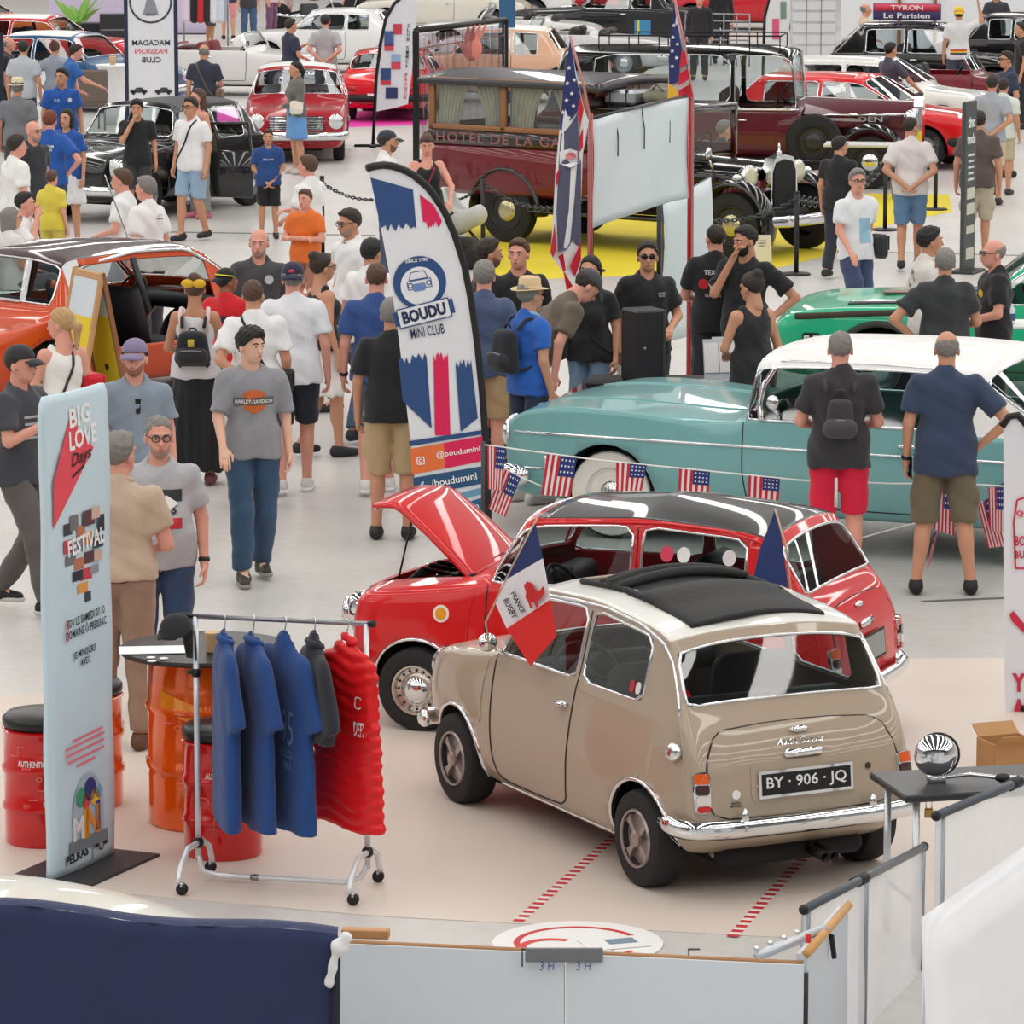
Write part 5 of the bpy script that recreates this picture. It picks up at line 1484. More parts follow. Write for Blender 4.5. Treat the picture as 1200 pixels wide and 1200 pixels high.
    new('cab_roof',box(.10,0,1.72,1.05,1.74,.05,.02),BLACKP,r)
    return r
BUS = bus()
def limo():
    D = dict(xf=1.25,xr=-2.9,W=1.66,belt=1.10,hood=1.06,deckz=.96,roof=2.0,xA=1.0,xAt=.84,xB=.05,xCt=-2.35,xC=-2.65,gut=.86,zb=.40,nose=.9,tail=.62,nw=.96,tw=.9,xD=-1.95)
    st = gen(**D)
    pn = [('windshield',6,7,7,9,'C'),('side_window',6,9,5,6,'S'),('quarter_window',10,11,5,6,'S'),('rear_window',13,14,8,9,'C'),('roof',6,15,4,9,'C')]
    pn = [pn[4]]+pn[:4]
    base = G(860,214)
    c = make_car('limousine_car','maroon vintage limousine with black roof, luggage rail and side mounted spare wheel','car',(base[0],base[1],0),R(-9),st,pn,{'body': paint((88,20,38)),'roof': BLACKP},3,glassmat=glass((.85,.9,.92)))
    r = c.root; mar = paint((88,20,38))
    new('bonnet',sheet(lambda u,v: (1.0+u*1.6,(.60-.18*u)*math.cos(R(-12+204*v)),.92-.02*u+max(-.2,math.sin(R(-12+204*v)))*(.34-.03*u)),10,20),mar,r)
    new('bonnet_side',box(1.75,0,.78,1.6,.82,.4,.03),mar,r)
    new('bonnet_trim',tube([(.98,-.60,1.02),(1.8,-.53,1.03),(2.55,-.44,1.04)],.02,6),CHROME,r)
    pl = new('name_panel',box(1.95,-.49,.97,.62,.012,.11),M((60,30,36),.4),r); pl.rotation_euler = (0,0,0)
    put2d('name_lettering',fit2d(text2d('DEN',bold=.02),.34,.075),plane_fn((2.0,-.497,.97),(1,0,0),(0,0,1)),M((190,186,180),.4),pl)
    sh = [(-.28,.5),(.28,.5),(.32,.8),(.30,1.15),(.2,1.28),(0,1.32),(-.2,1.28),(-.30,1.15),(-.32,.8)]
    V,F = prism(sh,0,.12); V = np.array(V); new('radiator_shell',(np.stack([2.6+V[:,2],V[:,0],V[:,1]],1),F),CHROME,r,False)
    for s in (1,-1):
        fender(r,2.02,s*.72,.40,.52,.34,-15,178,BLACKP,.07,'front_fender'); fender(r,-1.65,s*.80,.40,.54,.28,-5,185,BLACKP,.06,'rear_fender')
        new('running_board',box(.2,s*.82,.40,2.4,.26,.05,.02),BLACKP,r)
        for x in (2.02,-1.65): wheel(r,x,s*.76,.38,.17,'disc',s,M((34,34,36),.4),.60,CHROME)
        hl = new('headlamp',mv(lathe([(.03,-.15),(.10,-.1),(.13,-.02),(.135,.02),(.125,.03)],20,'x'),(2.62,s*.54,1.0)),CHROME,r)
    w_ = wheel(r,1.12,-.80,.40,.17,'disc',-1,M((30,30,32),.4),.60,M((60,60,62),.3,.6)); w_.location = (1.22,-.80,.66); w_.name = 'spare_wheel'
    new('chassis',box(.2,0,.46,4.6,.8,.12,.03),DARK,r)
    sm = M((40,8,16),.6)
    strip(c,'belt_trim','R',[(1.0,1.11),(0,1.11),(-1.2,1.11),(-2.2,1.11)],.016,CHROME,30)
    for a in (.98,.05,-.85): strip(c,'door_gap','R',[(a,1.08),(a,.9),(a,.5)],.008,sm,14)
    for a in (.20,-.72):
        p,n = on(c,'R',a,.96); new('door_handle',box_at(p+n*.02,.12,.03,.03,.01),CHROME,r)
    # roof rail
    for y in (.55,-.55): new('roof_rail',tube([(.7,y,2.14),(-1.9,y,2.13)],.012,6),M((30,30,32),.4,.6),r)
    for x in (.7,-1.9): new('roof_rail',tube([(x,.55,2.135),(x,-.55,2.135)],.012,6),M((30,30,32),.4,.6),r)
    for x in np.linspace(.7,-1.9,7):
        for y in (.55,-.55): new('rail_stud',tube([(x,y,1.90),(x,y,2.13)],.01,5),M((30,30,32),.4,.6),r)
    new('cabin_floor',box(-.6,0,.62,2.9,1.4,.05),DARK,r)
    for x in (.2,-1.5): new('seat_bench',comb(box(x,0,.86,.5,1.35,.22,.06),box(x-.28,0,1.12,.16,1.35,.52,.06)),M((70,60,56),.7),r)
    steering(r,.62,.36,1.22,.21,BLACK,-30)
    return c
LIMO = limo()
# ---------------------------------------------------------------- visitors
W_ = (236,236,236); BK = (26,26,29); NV = (38,48,72)
def strap(cl,s=1,col=(24,24,26),r=.011,parent=None):
    """cross-body strap from one shoulder to the other hip"""
    pts = []
    for x,y,z in ((-s*.07,-.02,1.475),(-s*.08,-.13,1.40),(0,-.155,1.22),(s*.10,-.15,1.05),(s*.19,-.07,.95),(s*.19,.07,.95),(s*.10,.155,1.05),(0,.155,1.22),(-s*.08,.12,1.40),(-s*.07,.02,1.475)):
        pts.append(cl.U((x,y,z)))
    P = resamp(pts,30); out = []
    for p in P:
        c = np.array((0,cl.U((0,0,1.2))[1],p[2])); d = c-p; L = np.linalg.norm(d)
        h = cl.bvh.ray_cast(Vector(p-d/L*.3),Vector(d/L)) if cl.bvh else (None,)
        out.append(np.array(h[0])-d/L*.006 if h[0] is not None else p)
    return new('bag_strap',tube(out,r*cl.k,6),cloth(col),cl.root)
def bag(cl,s,lab,col=(24,24,26),y=0.,z=.93,sz=(.10,.20,.18),name='shoulder_bag'):
    p = world(cl,cl.U((s*.24,y,z))); o = thing(name,lab,'bag',p,-R(cl.face))
    new('pouch',box(0,0,0,*sz,.03),cloth(col),o,SH); new('flap',box(s*sz[0]*.5,0,sz[2]*.15,.012,sz[1]*.92,sz[2]*.6,.005),cloth(tuple(min(255,c+14) for c in col)),o,SH)
    return o
def backpack(cl,lab,col=(28,28,32),sz=(.27,.14,.38),z=1.22,badge=None,strapc=None):
    b = world(cl,cl.U((0,-.145-sz[1]/2-.02,z))); o = thing('backpack',lab,'backpack',b,-R(cl.face))
    F = Field((-sz[0]/2-.02,-sz[1]/2-.03,-sz[2]/2-.02),(sz[0]/2+.02,sz[1]/2+.03,sz[2]/2+.02),.014)
    for x in (-.3,0,.3): F.cone((x*sz[0],0,-sz[2]*.28),(x*sz[0]*.75,0,sz[2]*.24),sz[1]*.52,sz[1]*.46,.05)
    new('bag_body',F.mesh(),cloth(col),o)
    F = Field((-sz[0]/2,-sz[1]-.03,-sz[2]/2),(sz[0]/2,0,.04),.014)
    F.cone((-sz[0]*.22,-sz[1]*.35,-sz[2]*.2),(sz[0]*.22,-sz[1]*.35,-sz[2]*.2),.07,.07,.03); new('front_pocket',F.mesh(),cloth(tuple(c+8 for c in col)),o)
    new('zip',tube([(-sz[0]*.3,-sz[1]*.80,-sz[2]*.06),(0,-sz[1]*.87,-.01),(sz[0]*.3,-sz[1]*.80,-sz[2]*.06)],.005,5),M((150,150,150),.4,.5),o)
    new('handle',tube([(-.03,.03,sz[2]*.42),(-.02,.03,sz[2]*.5),(.02,.03,sz[2]*.5),(.03,.03,sz[2]*.42)],.008,6),cloth(col),o)
    if badge: new('badge',box(0,-sz[1]*.72-.02,sz[2]*.16,.05,.012,.06,.004),plain(badge),o)
    f = cl.U((0,0,1.22))
    for s in (1,-1):
        P = [np.array(q)*cl.k for q in ((s*.09,.06,.16),(s*.10,.14,.25),(s*.11,.24,.22),(s*.12,.285,.05),(s*.15,.20,-.12),(s*.11,.06,-.16))]
        new('shoulder_strap',tube(resamp(P,16),.014,6),cloth(strapc or col),o)
    return o
def wrist(cl,s,col=(20,20,22)):
    a,e,w_ = cl.arm[s]; d = (w_-e)/np.linalg.norm(w_-e); c = w_-d*.02
    V,F = tube([c-d*.012,c+d*.012],.034*cl.k,12); new('wristwatch',(V,F),plain(col,.4),cl.root)
def lines(cl,txt,z,w,h,col,front=True,x=0.):
    return printed(cl,'shirt_print',fit2d(text2d(txt,bold=.02),w,h),z,M(col,.7),front,x)
# near, by the stand
c = person(294,384,168,'young man in grey t-shirt with orange emblem, blue jeans, walking toward the stand',1.76,('tee',(142,144,150)),('jeans',(48,76,106)),('mess','black'),'fair',('swing','down'),'step',head=(-28,-4),shoes=(58,54,50),sole=(150,146,140),sleeve=.9)
printed(c,'emblem_shield',fan2([(-.075,.06),(-.037,.075),(0,.085),(.037,.075),(.075,.06),(.075,.008),(.075,-.045),(.037,-.068),(0,-.085),(-.037,-.068),(-.075,-.045),(-.075,.008)]),1.26,M((196,96,46),.7))
printed(c,'emblem_bar',grid2(-.14,.14,-.026,.026,6,1),1.262,M((90,84,84),.7),off=.009)
printed(c,'emblem_lettering',fit2d(text2d('HARLEY-DAVIDSON',bold=.02),.26,.028),1.262,M((226,226,226),.7),off=.012)
c = person(186,487,176,'bearded man with round glasses in grey printed t-shirt standing by the barrel table',1.76,('tee',(178,178,184)),('jeans',(46,68,104)),('buzz','grey'),'pink',('down','down'),'stand',(-8,-4),glasses='y',beard='grey',belly=.6,g=1.05,shoes=(50,50,52))
printed(c,'print_bar',grid2(-.13,.13,-.035,.035,6,2),1.30,M((52,54,60),.7)); printed(c,'print_lettering',fit2d(text2d("LEVI'S",bold=.03),.2,.06),1.225,M((44,44,48),.7)); printed(c,'print_bar',grid2(-.0,.13,-.03,.03,4,2),1.145,M((190,40,54),.7))
printed(c,'pass_card',poly2([(.04,.05),(.11,0),(.04,-.05),(-.03,0)]),1.255,M((240,240,240),.5),off=.014); wrist(c,-1)
c = person(139,507,14,'grey haired man in beige polo shirt and checked trousers, back turned, at the barrel table',1.80,('polo',(196,174,152)),('jeans',(150,122,104)),('short','grey'),'pink',('front','front'),'stand',(18,0),shoes=(96,60,40),g=1.06,hem=.95)
new('belt',tube([c.U((.165*math.cos(t),.125*math.sin(t),.955)) for t in np.linspace(0,2*math.pi,25)[:-1]],.018,6,closed=True),M((70,44,30),.5),c.root)
c = person(22,405,118,'man in charcoal printed t-shirt and black cap raising a phone beside the tall banner',1.78,('tee',(62,64,72)),('jeans',(92,86,84)),('short','dark'),'pink',('phone','phone'),'walk',hat=('cap',(44,44,50)),shoes=(22,22,24),sole=(210,205,200),g=1.08)
for k in range(4): printed(c,'shirt_print',grid2(-.11,.11,-.008,.008,4,1),1.30-.045*k,M((176,176,180),.7))
c = person(157,398,165,'man in purple patterned cap and grey blue t-shirt with sunglasses hung at the collar',1.76,('tee',(134,148,164)),('jeans',(70,72,80)),('short','dark'),'pink',('down','down'),'step',(20,0),hat=('cap',(132,120,152)),beard='brown')
printed(c,'hung_sunglasses',poly2([(-.02,.05),(.02,.05),(.015,-.05),(-.015,-.05)]),1.32,M((24,24,26),.3))
c = person(72,362,330,'blond woman in white sleeveless top carrying red bag and holding a tablet',1.66,('tank',(238,236,232)),('jeans',(70,90,120)),('pony','blond'),'pink',('down','front'),'stand',(-40,-6),fem=True)
strap(c,-1,(60,40,36)); bag(c,1,'red leather shoulder bag at the side of the blond woman',(206,18,44),.05,1.12,(.16,.26,.22))
bag(c,-1,'second red bag held by the blond woman',(196,14,40),.16,1.10,(.12,.20,.18))
p = world(c,c.arm[-1][2]+np.array((0,.10,.04))); o = thing('tablet','white framed tablet held up by the blond woman','tablet',p,-R(c.face)); new('tablet_case',box(0,0,0,.02,.17,.12,.006),plain((236,236,236)),o); new('screen',box(-.011,0,0,.003,.15,.10),M((90,100,116),.2),o)
c = person(228,322,2,'woman with yellow hair bow, white strap top and long black skirt, back turned',1.66,('tank',(214,212,214)),('longskirt',(24,24,28)),('bun','brown'),'olive',('front','front'),'stand',fem=True,hem=.90,shoes=(120,60,70))
for s in (1,-1): new('hair_bow',mv(ellip((0,0,0),(.055,.03,.035),12,8),c.H((s*.045,-.115,.055))),cloth((226,178,40)),c.root)
for s in (1,-1): new('top_strap',tube([c.U((s*.10,-.12,1.27)),c.U((s*.115,-.07,1.43)),c.U((s*.11,.0,1.47))],.02,6),cloth((226,200,196)),c.root)
backpack(c,'small black leather backpack with light piping on the woman with the bow',(26,26,30),(.27,.12,.30),1.17,(190,170,60))
c = person(265,315,20,'child in red jersey and black cap with yellow glasses on it',1.52,('tee',(206,24,34)),('jeans',(40,44,60)),('short','black'),'brown',('down','down'),hat=('capback',(26,28,28),(30,32,30)),head=(40,0))
new('cap_glasses',tube([c.H((.09,.03,.05)),c.H((.10,-.03,.06)),c.H((.06,-.11,.07)),c.H((0,-.125,.07))],.006,6),plain((226,226,30)),c.root)
printed(c,'jersey_stripe',grid2(-.02,.16,-.03,.03,4,2),1.28,cloth((40,40,70)),False)
c = person(297,328,350,'man with cropped hair in white t-shirt with black shoulder strap, back turned',1.74,('tee',W_),('jeans',(44,46,54)),('buzz','brown'),'tan',('down','behind'),'stand',(20,0),g=1.06)
strap(c,1); bag(c,1,'black pouch on the hip of the cropped hair man',(36,36,40),-.04,.98)
c = person(343,308,2,'man in navy cap, plain white t-shirt and navy shorts, back turned',1.80,('tee',(232,234,240)),('shorts',(28,32,44)),('short','grey'),'pink',('down','down'),'step',hat=('capback',(34,38,62),(34,38,62)),shoes=(214,214,214),sole=(240,240,240),g=1.08,hem=.84)
new('cap_logo',mv(ellip((0,0,0),(.026,.006,.014),10,6),c.H((0,-.116,.065))),plain((220,60,90)),c.root)
c = person(376,297,62,'woman with hair bun, glasses and black strap top, white skirt',1.68,('tank',(30,30,32)),('skirt',(232,228,224)),('bun','dark'),'tan',('down','front'),'step',glasses='y',fem=True)
c = person(303,268,170,'bald man with stubble in dark grey t-shirt facing the stand',1.76,('tee',(66,66,70)),('jeans',(60,66,80)),('fringe','grey'),'pink',('down','down'),'stand',(14,-3),beard='grey',g=1.08)
printed(c,'chest_logo',disc2(.04,12),1.33,M((200,200,204),.7),xc=.07)
c = person(411,245,235,'dark haired man with glasses in white open collar shirt',1.80,('shirt',(240,240,242)),('jeans',(60,64,74)),('short','dark'),'tan',('down','down'),'step',(0,-8),glasses='y',beard='grey')
c = person(434,280,30,'dark haired man in white t-shirt with lanyard walking behind the feather flag',1.72,('tee',(238,238,240)),('jeans',(70,90,120)),('short','black'),'tan',('down','down'),'step')
c = person(441,308,0,'man in royal blue t-shirt and denim shorts, back turned beside the feather flag',1.80,('tee',(46,76,138)),('shorts',(74,96,124)),('buzz','brown'),'pink',('down','down'),'step',shoes=(220,220,220),sole=(236,236,236),g=1.05)
wrist(c,-1)
c = person(459,350,6,'man in black shirt and khaki shorts half behind the feather flag',1.76,('shirt',(26,27,32)),('cargo',(186,158,118)),('short','grey'),'tan',('down','down'),'stand',shoes=(36,34,34),g=1.10)
c = person(567,306,5,'grey haired man in slate blue polo shirt, back turned, between feather flag and straw hat',1.78,('polo',(74,88,122)),('shorts',(180,150,112)),('short','grey'),'pink',('down','down'))
c = person(571,280,75,'dark haired man with stubble in dark top behind the slate polo',1.76,('tee',(38,38,44)),('jeans',(50,54,66)),('short','dark'),'tan',beard='dark')
c = person(607,280,165,'smiling man with short brown hair in black t-shirt',1.80,('tee',(28,28,31)),('jeans',(56,60,74)),('short','brown'),'pink',head=(30,0))
c = person(620,328,55,'man in straw hat and bright blue polo shirt with white hem at the bonnet',1.72,('polo',(38,98,190),cloth((38,98,190)),(150,190,235)),('shorts',(32,46,72)),('short','grey'),'tan',('down','down'),hat=('straw',(222,194,152),(214,196,170)),glasses='sun',shoes=(210,208,206))
backpack(c,'black backpack worn over the bright blue polo shirt',(30,32,38),(.27,.13,.40),1.22,None,(40,44,54))
c = person(695,318,72,'man in olive t-shirt and grey cap bending over the turquoise bonnet',1.84,('tee',(104,92,78)),('shorts',(136,136,140)),('short','dark'),'pink',(((.25,.02,1.14),(.24,.14,.93)),'pocket'),'stand',(0,-18),hat=('cap',(72,70,72)),lean=38)
c = person(692,300,200,'dark haired woman in black top holding a phone behind the red pole',1.68,('tee',(30,30,33)),('jeans',(120,150,178)),('long','black'),'tan',('phone','down'),fem=True)
strap(c,-1); bag(c,1,'black camera bag on the hip of the woman in jeans',(26,26,28),.12,.98,(.16,.24,.20))
c = person(758,283,158,'man in sunglasses and black t-shirt behind the black case',1.78,('tee',(24,25,29)),('jeans',(40,42,50)),('short','dark'),'tan',('down','front'),head=(20,0),glasses='sun',g=1.1)
lines(c,'RIDERS\nCLUB',1.33,.07,.035,(210,210,210),True,.08)
c = person(838,263,8,'man with shaved sides in black t-shirt printed with skull and red boxing gloves',1.78,('tee',(26,26,30)),('jeans',(40,40,48)),('buzz','dark'),'pink',('front','front'),head=(-30,0),g=1.05)
lines(c,'TEXAS',1.36,.16,.04,(220,220,220),False); printed(c,'glove_print',disc2(.045,14),1.26,M((206,34,48),.7),False,-.085); printed(c,'glove_print',disc2(.045,14),1.26,M((206,34,48),.7),False,.085); printed(c,'skull_print',comb2(disc2(.04,14,0,.02),at2(grid2(-.025,.025,-.05,-.01,2,2),0,0)),1.25,M((226,226,226),.7),False); lines(c,'CUSTOMS',1.165,.14,.025,(200,200,200),False)
c = person(874,265,205,'bearded man with slicked dark hair in black t-shirt, hand at chin',1.80,('tee',(24,25,29)),('jeans',(40,40,48)),('short','black'),'tan',('face','hip'),head=(30,-8),beard='black',g=1.05)
c = person(882,320,330,'woman with bound dark hair in black sleeveless dress at the leaflet stand',1.68,('dress',(36,36,40)),('none',BK),('bun','dark'),'tan',('down','front'),'stand',(-15,-10),fem=True,g=1.12)
c = person(1088,266,75,'dark haired man in white leaf patterned shirt talking at the green car',1.78,('shirt',(226,222,216)),('jeans',(70,70,78)),('short','black'),'tan',('down','down'),g=1.06)
for k in range(22):
    a = random.Random(k); printed(c,'leaf_print',at2(poly2([(-.035,0),(0,.011),(.035,0),(0,-.011)]),a.uniform(-.14,.14),0,a.uniform(0,180)),a.uniform(1.0,1.4),M((120,112,104),.7),k % 2 == 0)
c = person(1108,292,5,'grey haired man in charcoal polo shirt, back turned, by the green car',1.72,('polo',(52,54,58)),('jeans',(48,50,56)),('short','grey'),'tan',('front','hip'),g=1.18)
c = person(1166,281,262,'bald man in glasses and black t-shirt with yellow chest emblem',1.72,('tee',(28,28,31)),('jeans',(40,40,48)),('fringe','grey'),'pink',('front','front'),glasses='y',g=1.1,head=(-10,0))
printed(c,'chest_emblem',disc2(.035,14),1.30,M((226,190,40),.7),xc=.05)
c = person(985,388,3,'man in charcoal t-shirt and bright red shorts watching the turquoise car',1.78,('tee',(50,49,54)),('shorts',(214,20,62)),('buzz','grey'),'pink',('front','front'),'stand',shoes=(180,176,172),g=1.05,hem=.84)
for s in (1,-1): new('shorts_stripe',tube([c.leg[1][0]*0+np.array((.004*s-.02,-.135,.80)),np.array((.006*s-.02,-.13,.60))],.006,5),plain((236,226,226)),c.root)
backpack(c,'dark grey sling backpack on the man in red shorts',(58,57,62),(.22,.07,.36),1.20)
c = person(1110,388,3,'man in navy t-shirt and olive cargo shorts, hand on hip',1.79,('tee',(48,64,92)),('cargo',(108,98,78)),('fringe','grey'),'tan',('hip','down'),'apart',shoes=(20,20,22),g=1.07,hem=.80)
wrist(c,-1); p = world(c,c.arm[-1][2]+np.array((.03,.05,-.06))); o = thing('mobile_phone','black mobile phone in the hand of the man in cargo shorts','phone',p,0); new('phone_body',box(0,0,0,.02,.08,.15,.008),M((18,18,22),.2),o); new('phone_screen',box(-.011,0,0,.002,.07,.13),M((40,44,52),.1),o)
# middle right
c = person(984,160,30,'boy in black t-shirt with white collar walking past the bus',1.62,('tee',(26,27,32)),('jeans',(40,44,56)),('short','black'),'tan',('down','down'),'step',head=(30,0))
c = person(1004,198,150,'grey haired man in white t-shirt with blue print and black hip bag',1.76,('tee',(232,234,238)),('shorts',(60,74,110)),('short','grey'),'pink',('swing','back'),'walk',head=(20,0),glasses='y')
printed(c,'shirt_print',grid2(-.07,.07,-.12,.12,3,4),1.15,M((150,190,212),.7),xc=.03); bag(c,-1,'black hip bag of the grey haired walker',(40,42,46),.06,.98,(.12,.2,.24))
c = person(1068,137,8,'man in pale grey t-shirt and jean shorts with hands clasped behind',1.78,('tee',(224,216,216)),('shorts',(98,132,168)),('buzz','dark'),'tan',('behind','behind'),'step',glasses='y',head=(40,0),g=1.05)
c = person(1147,130,12,'man in brown t-shirt and beige shorts behind the dark sign',1.78,('tee',(92,80,74)),('cargo',(190,178,158)),('short','dark'),'tan',('down','down'),'step',g=1.06)
c = person(1163,88,15,'man in grey blue shirt with hands behind beside the dark sign',1.76,('tee',(166,172,184)),('shorts',(200,188,160)),('short','dark'),'tan',('behind','behind'))
c = person(1176,92,25,'child in pale green t-shirt standing beside the grey blue shirt',1.62,('tee',(214,224,214)),('shorts',(190,178,150)),('short','dark'),'tan',shoes=(60,60,62))
c = person(1181,60,250,'man in glasses and navy t-shirt and navy shorts at the aisle',1.84,('tee',(44,56,80)),('shorts',(44,56,78)),('short','dark'),'tan',('down','down'),glasses='y')
c = person(1043,50,60,'dark haired man in purple grey t-shirt leaning at the hatchback',1.76,('tee',(74,70,88)),('jeans',(60,60,70)),('short','black'),'tan',('lean','lean'))
c = person(1124,8,5,'person in yellow cap and white jersey with striped hem',1.85,('tee',(224,224,226)),('jeans',(60,64,80)),('short','dark'),'tan',('up','down'),hat=('capback',(232,190,30),(232,190,30)))
for k,q in enumerate(((206,60,40),(230,190,40),(40,50,90))): printed(c,'jersey_stripe',grid2(-.15,.15,-.014,.014,5,1),1.02-.03*k,M(q,.7),False)
c = person(1168,-14,180,'man in charcoal t-shirt with arms folded in the back row',1.78,('tee',(56,58,66)),('jeans',(60,60,70)),('short','dark'),'tan',('fold','fold'))
c = person(1014,4,80,'bald man in beige shirt behind the white shutter column',1.78,('tee',(218,196,172)),('jeans',(80,80,84)),('fringe','grey'),'pink',('down','front'))
c = person(922,56,95,'bald man resting an arm on the white hatchback roof',1.66,('tee',(206,200,196)),('jeans',(70,70,76)),('bald','grey'),'pink',('reach','down'))
c = person(1198,26,270,'man in black shirt with one arm held back behind the navy shorts',1.80,('shirt',(32,34,38)),('jeans',(40,40,46)),('short','dark'),'tan',('back','down'))
c = person(820,-8,185,'person in black jacket over blue top behind the railings',1.74,('long',(36,34,40)),('jeans',(50,50,60)),('short','dark'),'pink')
c = person(845,-22,175,'person in dark jacket and red scarf behind the railings',1.76,('long',(30,30,34)),('jeans',(50,50,60)),('short','dark'),'pink')
c = person(848,157,75,'grey haired man crouched beside the limousine door',1.74,('tee',(70,66,70)),('jeans',(50,52,60)),('short','grey'),'pink',('front','front'),'sit',zseat=1.15)
# middle left
c = person(500,158,168,'woman in black strap top with sunglasses on her head pushing a pushchair',1.70,('tank',(28,28,31)),('jeans',(40,42,50)),('bun','brown'),'pink',('lean','lean'),'step',(10,-12),fem=True,g=1.08)
new('head_sunglasses',tube([c.H((-.07,.06,.075)),c.H((0,.095,.08)),c.H((.07,.06,.075))],.012,6),plain((30,30,34),.2),c.root)
strap(c,1,(150,40,60))
c = person(453,153,88,'man in dark cap and white t-shirt looking toward the bus',1.78,('tee',(236,236,238)),('jeans',(70,80,100)),('short','dark'),'tan',hat=('cap',(48,56,68),(60,58,56)),beard='dark')
c = person(347,72,245,'woman in grey cardigan and blue pleated skirt before the red saloon',1.66,('long',(106,106,102)),('skirt',(104,156,214)),('pony','black'),'tan',('pocket','front'),'stand',fem=True,shoes=(200,190,180),hem=.88)
bag(c,-1,'white handbag of the woman in the cardigan',(232,226,210),.1,1.05,(.08,.2,.2),'handbag')
c = person(314,152,175,'boy in blue t-shirt and black shorts with hands together',1.36,('tee',(34,72,134)),('shorts',(26,26,30)),('short','dark'),'tan',('clasp','clasp'))
lines(c,'TRUCK',1.28,.14,.03,(220,220,230))
c = person(362,182,300,'man in white t-shirt walking close behind a child in orange',1.74,('tee',(234,234,236)),('shorts',(150,130,120)),('short','brown'),'pink',('fold','front'),'walk')
c = person(358,222,205,'small child in orange t-shirt in front of the man in white',1.46,('tee',(226,112,40)),('shorts',(170,120,100)),('short','brown'),'pink',('fold','fold'))
c = person(340,22,60,'man in navy t-shirt gesturing behind the red saloon',1.78,('tee',(44,50,72)),('jeans',(50,54,66)),('short','dark'),'tan',('front','phone'))
c = person(381,17,5,'man in grey t-shirt and red and black cap with hands behind',1.80,('tee',(178,178,182)),('jeans',(70,74,84)),('short','dark'),'pink',('behind','behind'),hat=('cap',(50,46,50),(206,60,80)))
c = person(160,117,172,'boy in black t-shirt with hand over his mouth by the black car',1.64,('tee',(28,28,33)),('shorts',(60,60,62)),('mess','black'),'tan',('face','down'),head=(10,0))
c = person(224,114,215,'man with glasses in white t-shirt and pale blue shorts with black shoulder strap',1.78,('tee',(236,236,238)),('shorts',(150,178,204)),('short','dark'),'tan',('down','down'),'step',glasses='y',g=1.05)
strap(c,1)
c = person(232,104,230,'woman with long brown hair in pink grey top behind the white t-shirt',1.70,('tank',(176,140,130)),('jeans',(140,140,140)),('long','brown'),'pink',fem=True,shoes=(206,120,130))
c = person(239,52,6,'man in navy t-shirt with brown strap bag, back turned, by the lettered banner',1.78,('tee',(46,52,70)),('jeans',(50,54,66)),('fringe','grey'),'tan',('front','down'))
strap(c,1,(110,90,74)); bag(c,1,'brown canvas bag of the man by the lettered banner',(110,92,76),-.05,.96,(.1,.26,.26))
c = person(172,207,300,'grey haired man in white short sleeved shirt with small black car print on back',1.76,('shirt',(236,236,236)),('jeans',(60,60,68)),('short','grey'),'pink',('down','down'),g=1.15,hem=.84)
printed(c,'back_print',comb2(ring2(.03,.034,14,20,160),grid2(-.06,.06,-.012,-.006,4,1)),1.36,M((60,60,64),.7),False)
c = person(144,198,280,'person in white top walking behind the grey haired man',1.72,('tee',(234,234,236)),('jeans',(150,150,156)),('short','brown'),'pink',('front','front'),'walk')
c = person(58,130,12,'red haired woman in blue club t-shirt with white lettering, hand on hip',1.74,('tee',(30,84,166)),('jeans',(44,66,96)),('short','red'),'pink',('hip','down'),fem=True,g=1.12)
lines(c,'MACADAM\nPASSION\nCLUB',1.29,.17,.12,(236,236,240),False)
c = person(78,128,200,'dark haired woman in blue top facing the red haired woman',1.68,('tee',(30,80,160)),('skirt',(230,230,230)),('bob','black'),'tan',fem=True)
c = person(38,142,130,'bald man with glasses and goatee behind the red haired woman',1.74,('tee',(44,46,54)),('jeans',(50,54,66)),('bald','grey'),'pink',glasses='y',beard='grey')
c = person(18,158,60,'man in cream t-shirt walking beside the child in yellow',1.80,('tee',(238,238,234)),('jeans',(200,196,186)),('short','dark'),'pink',('down','swing'),'walk',g=1.12)
c = person(60,200,30,'child in yellow t-shirt and yellow shorts',1.31,('tee',(222,204,74)),('shorts',(206,190,90)),('short','brown'),'pink','down down'.split(),'step')
c = person(72,80,165,'man in blue club polo with white badges behind the black car',1.80,('polo',(30,84,166)),('jeans',(50,54,66)),('short','black'),'tan',('down','down'),head=(40,0),g=1.1)
printed(c,'chest_badge',disc2(.03,12),1.33,M((220,224,230),.7),xc=.09); lines(c,'CLUB',1.33,.07,.04,(190,206,230),True,-.09)
c = person(20,93,5,'man in straw hat and grey checked shirt, back turned',1.74,('shirt',(120,122,128)),('jeans',(70,70,76)),('short','grey'),'tan',hat=('straw',(226,214,180),(60,56,52)),g=1.08)
c = person(27,48,5,'dark haired man in pale grey t-shirt, back turned, behind the checked shirt',1.76,('tee',(184,190,196)),('jeans',(60,60,70)),('short','black'),'tan',g=1.05)
c = person(9,43,95,'balding man in dark shirt looking at the blue saloon',1.76,('tee',(50,48,52)),('jeans',(60,60,70)),('fringe','grey'),'pink')
c = person(64,48,10,'woman in grey striped top with bound brown hair, hands on hips',1.70,('tee',(150,156,172)),('jeans',(60,64,80)),('bun','brown'),'tan',('hip','hip'),fem=True)
c = person(90,52,80,'man in blue t-shirt leaning toward the white side table',1.74,('tee',(40,96,168)),('jeans',(60,64,80)),('short','dark'),'pink',('reach','down'),lean=14)
c = person(83,70,60,'child in beige sleeveless top beside the white side table',1.38,('tank',(206,198,190)),('shorts',(120,110,104)),('short','brown'),'pink',('front','front'))
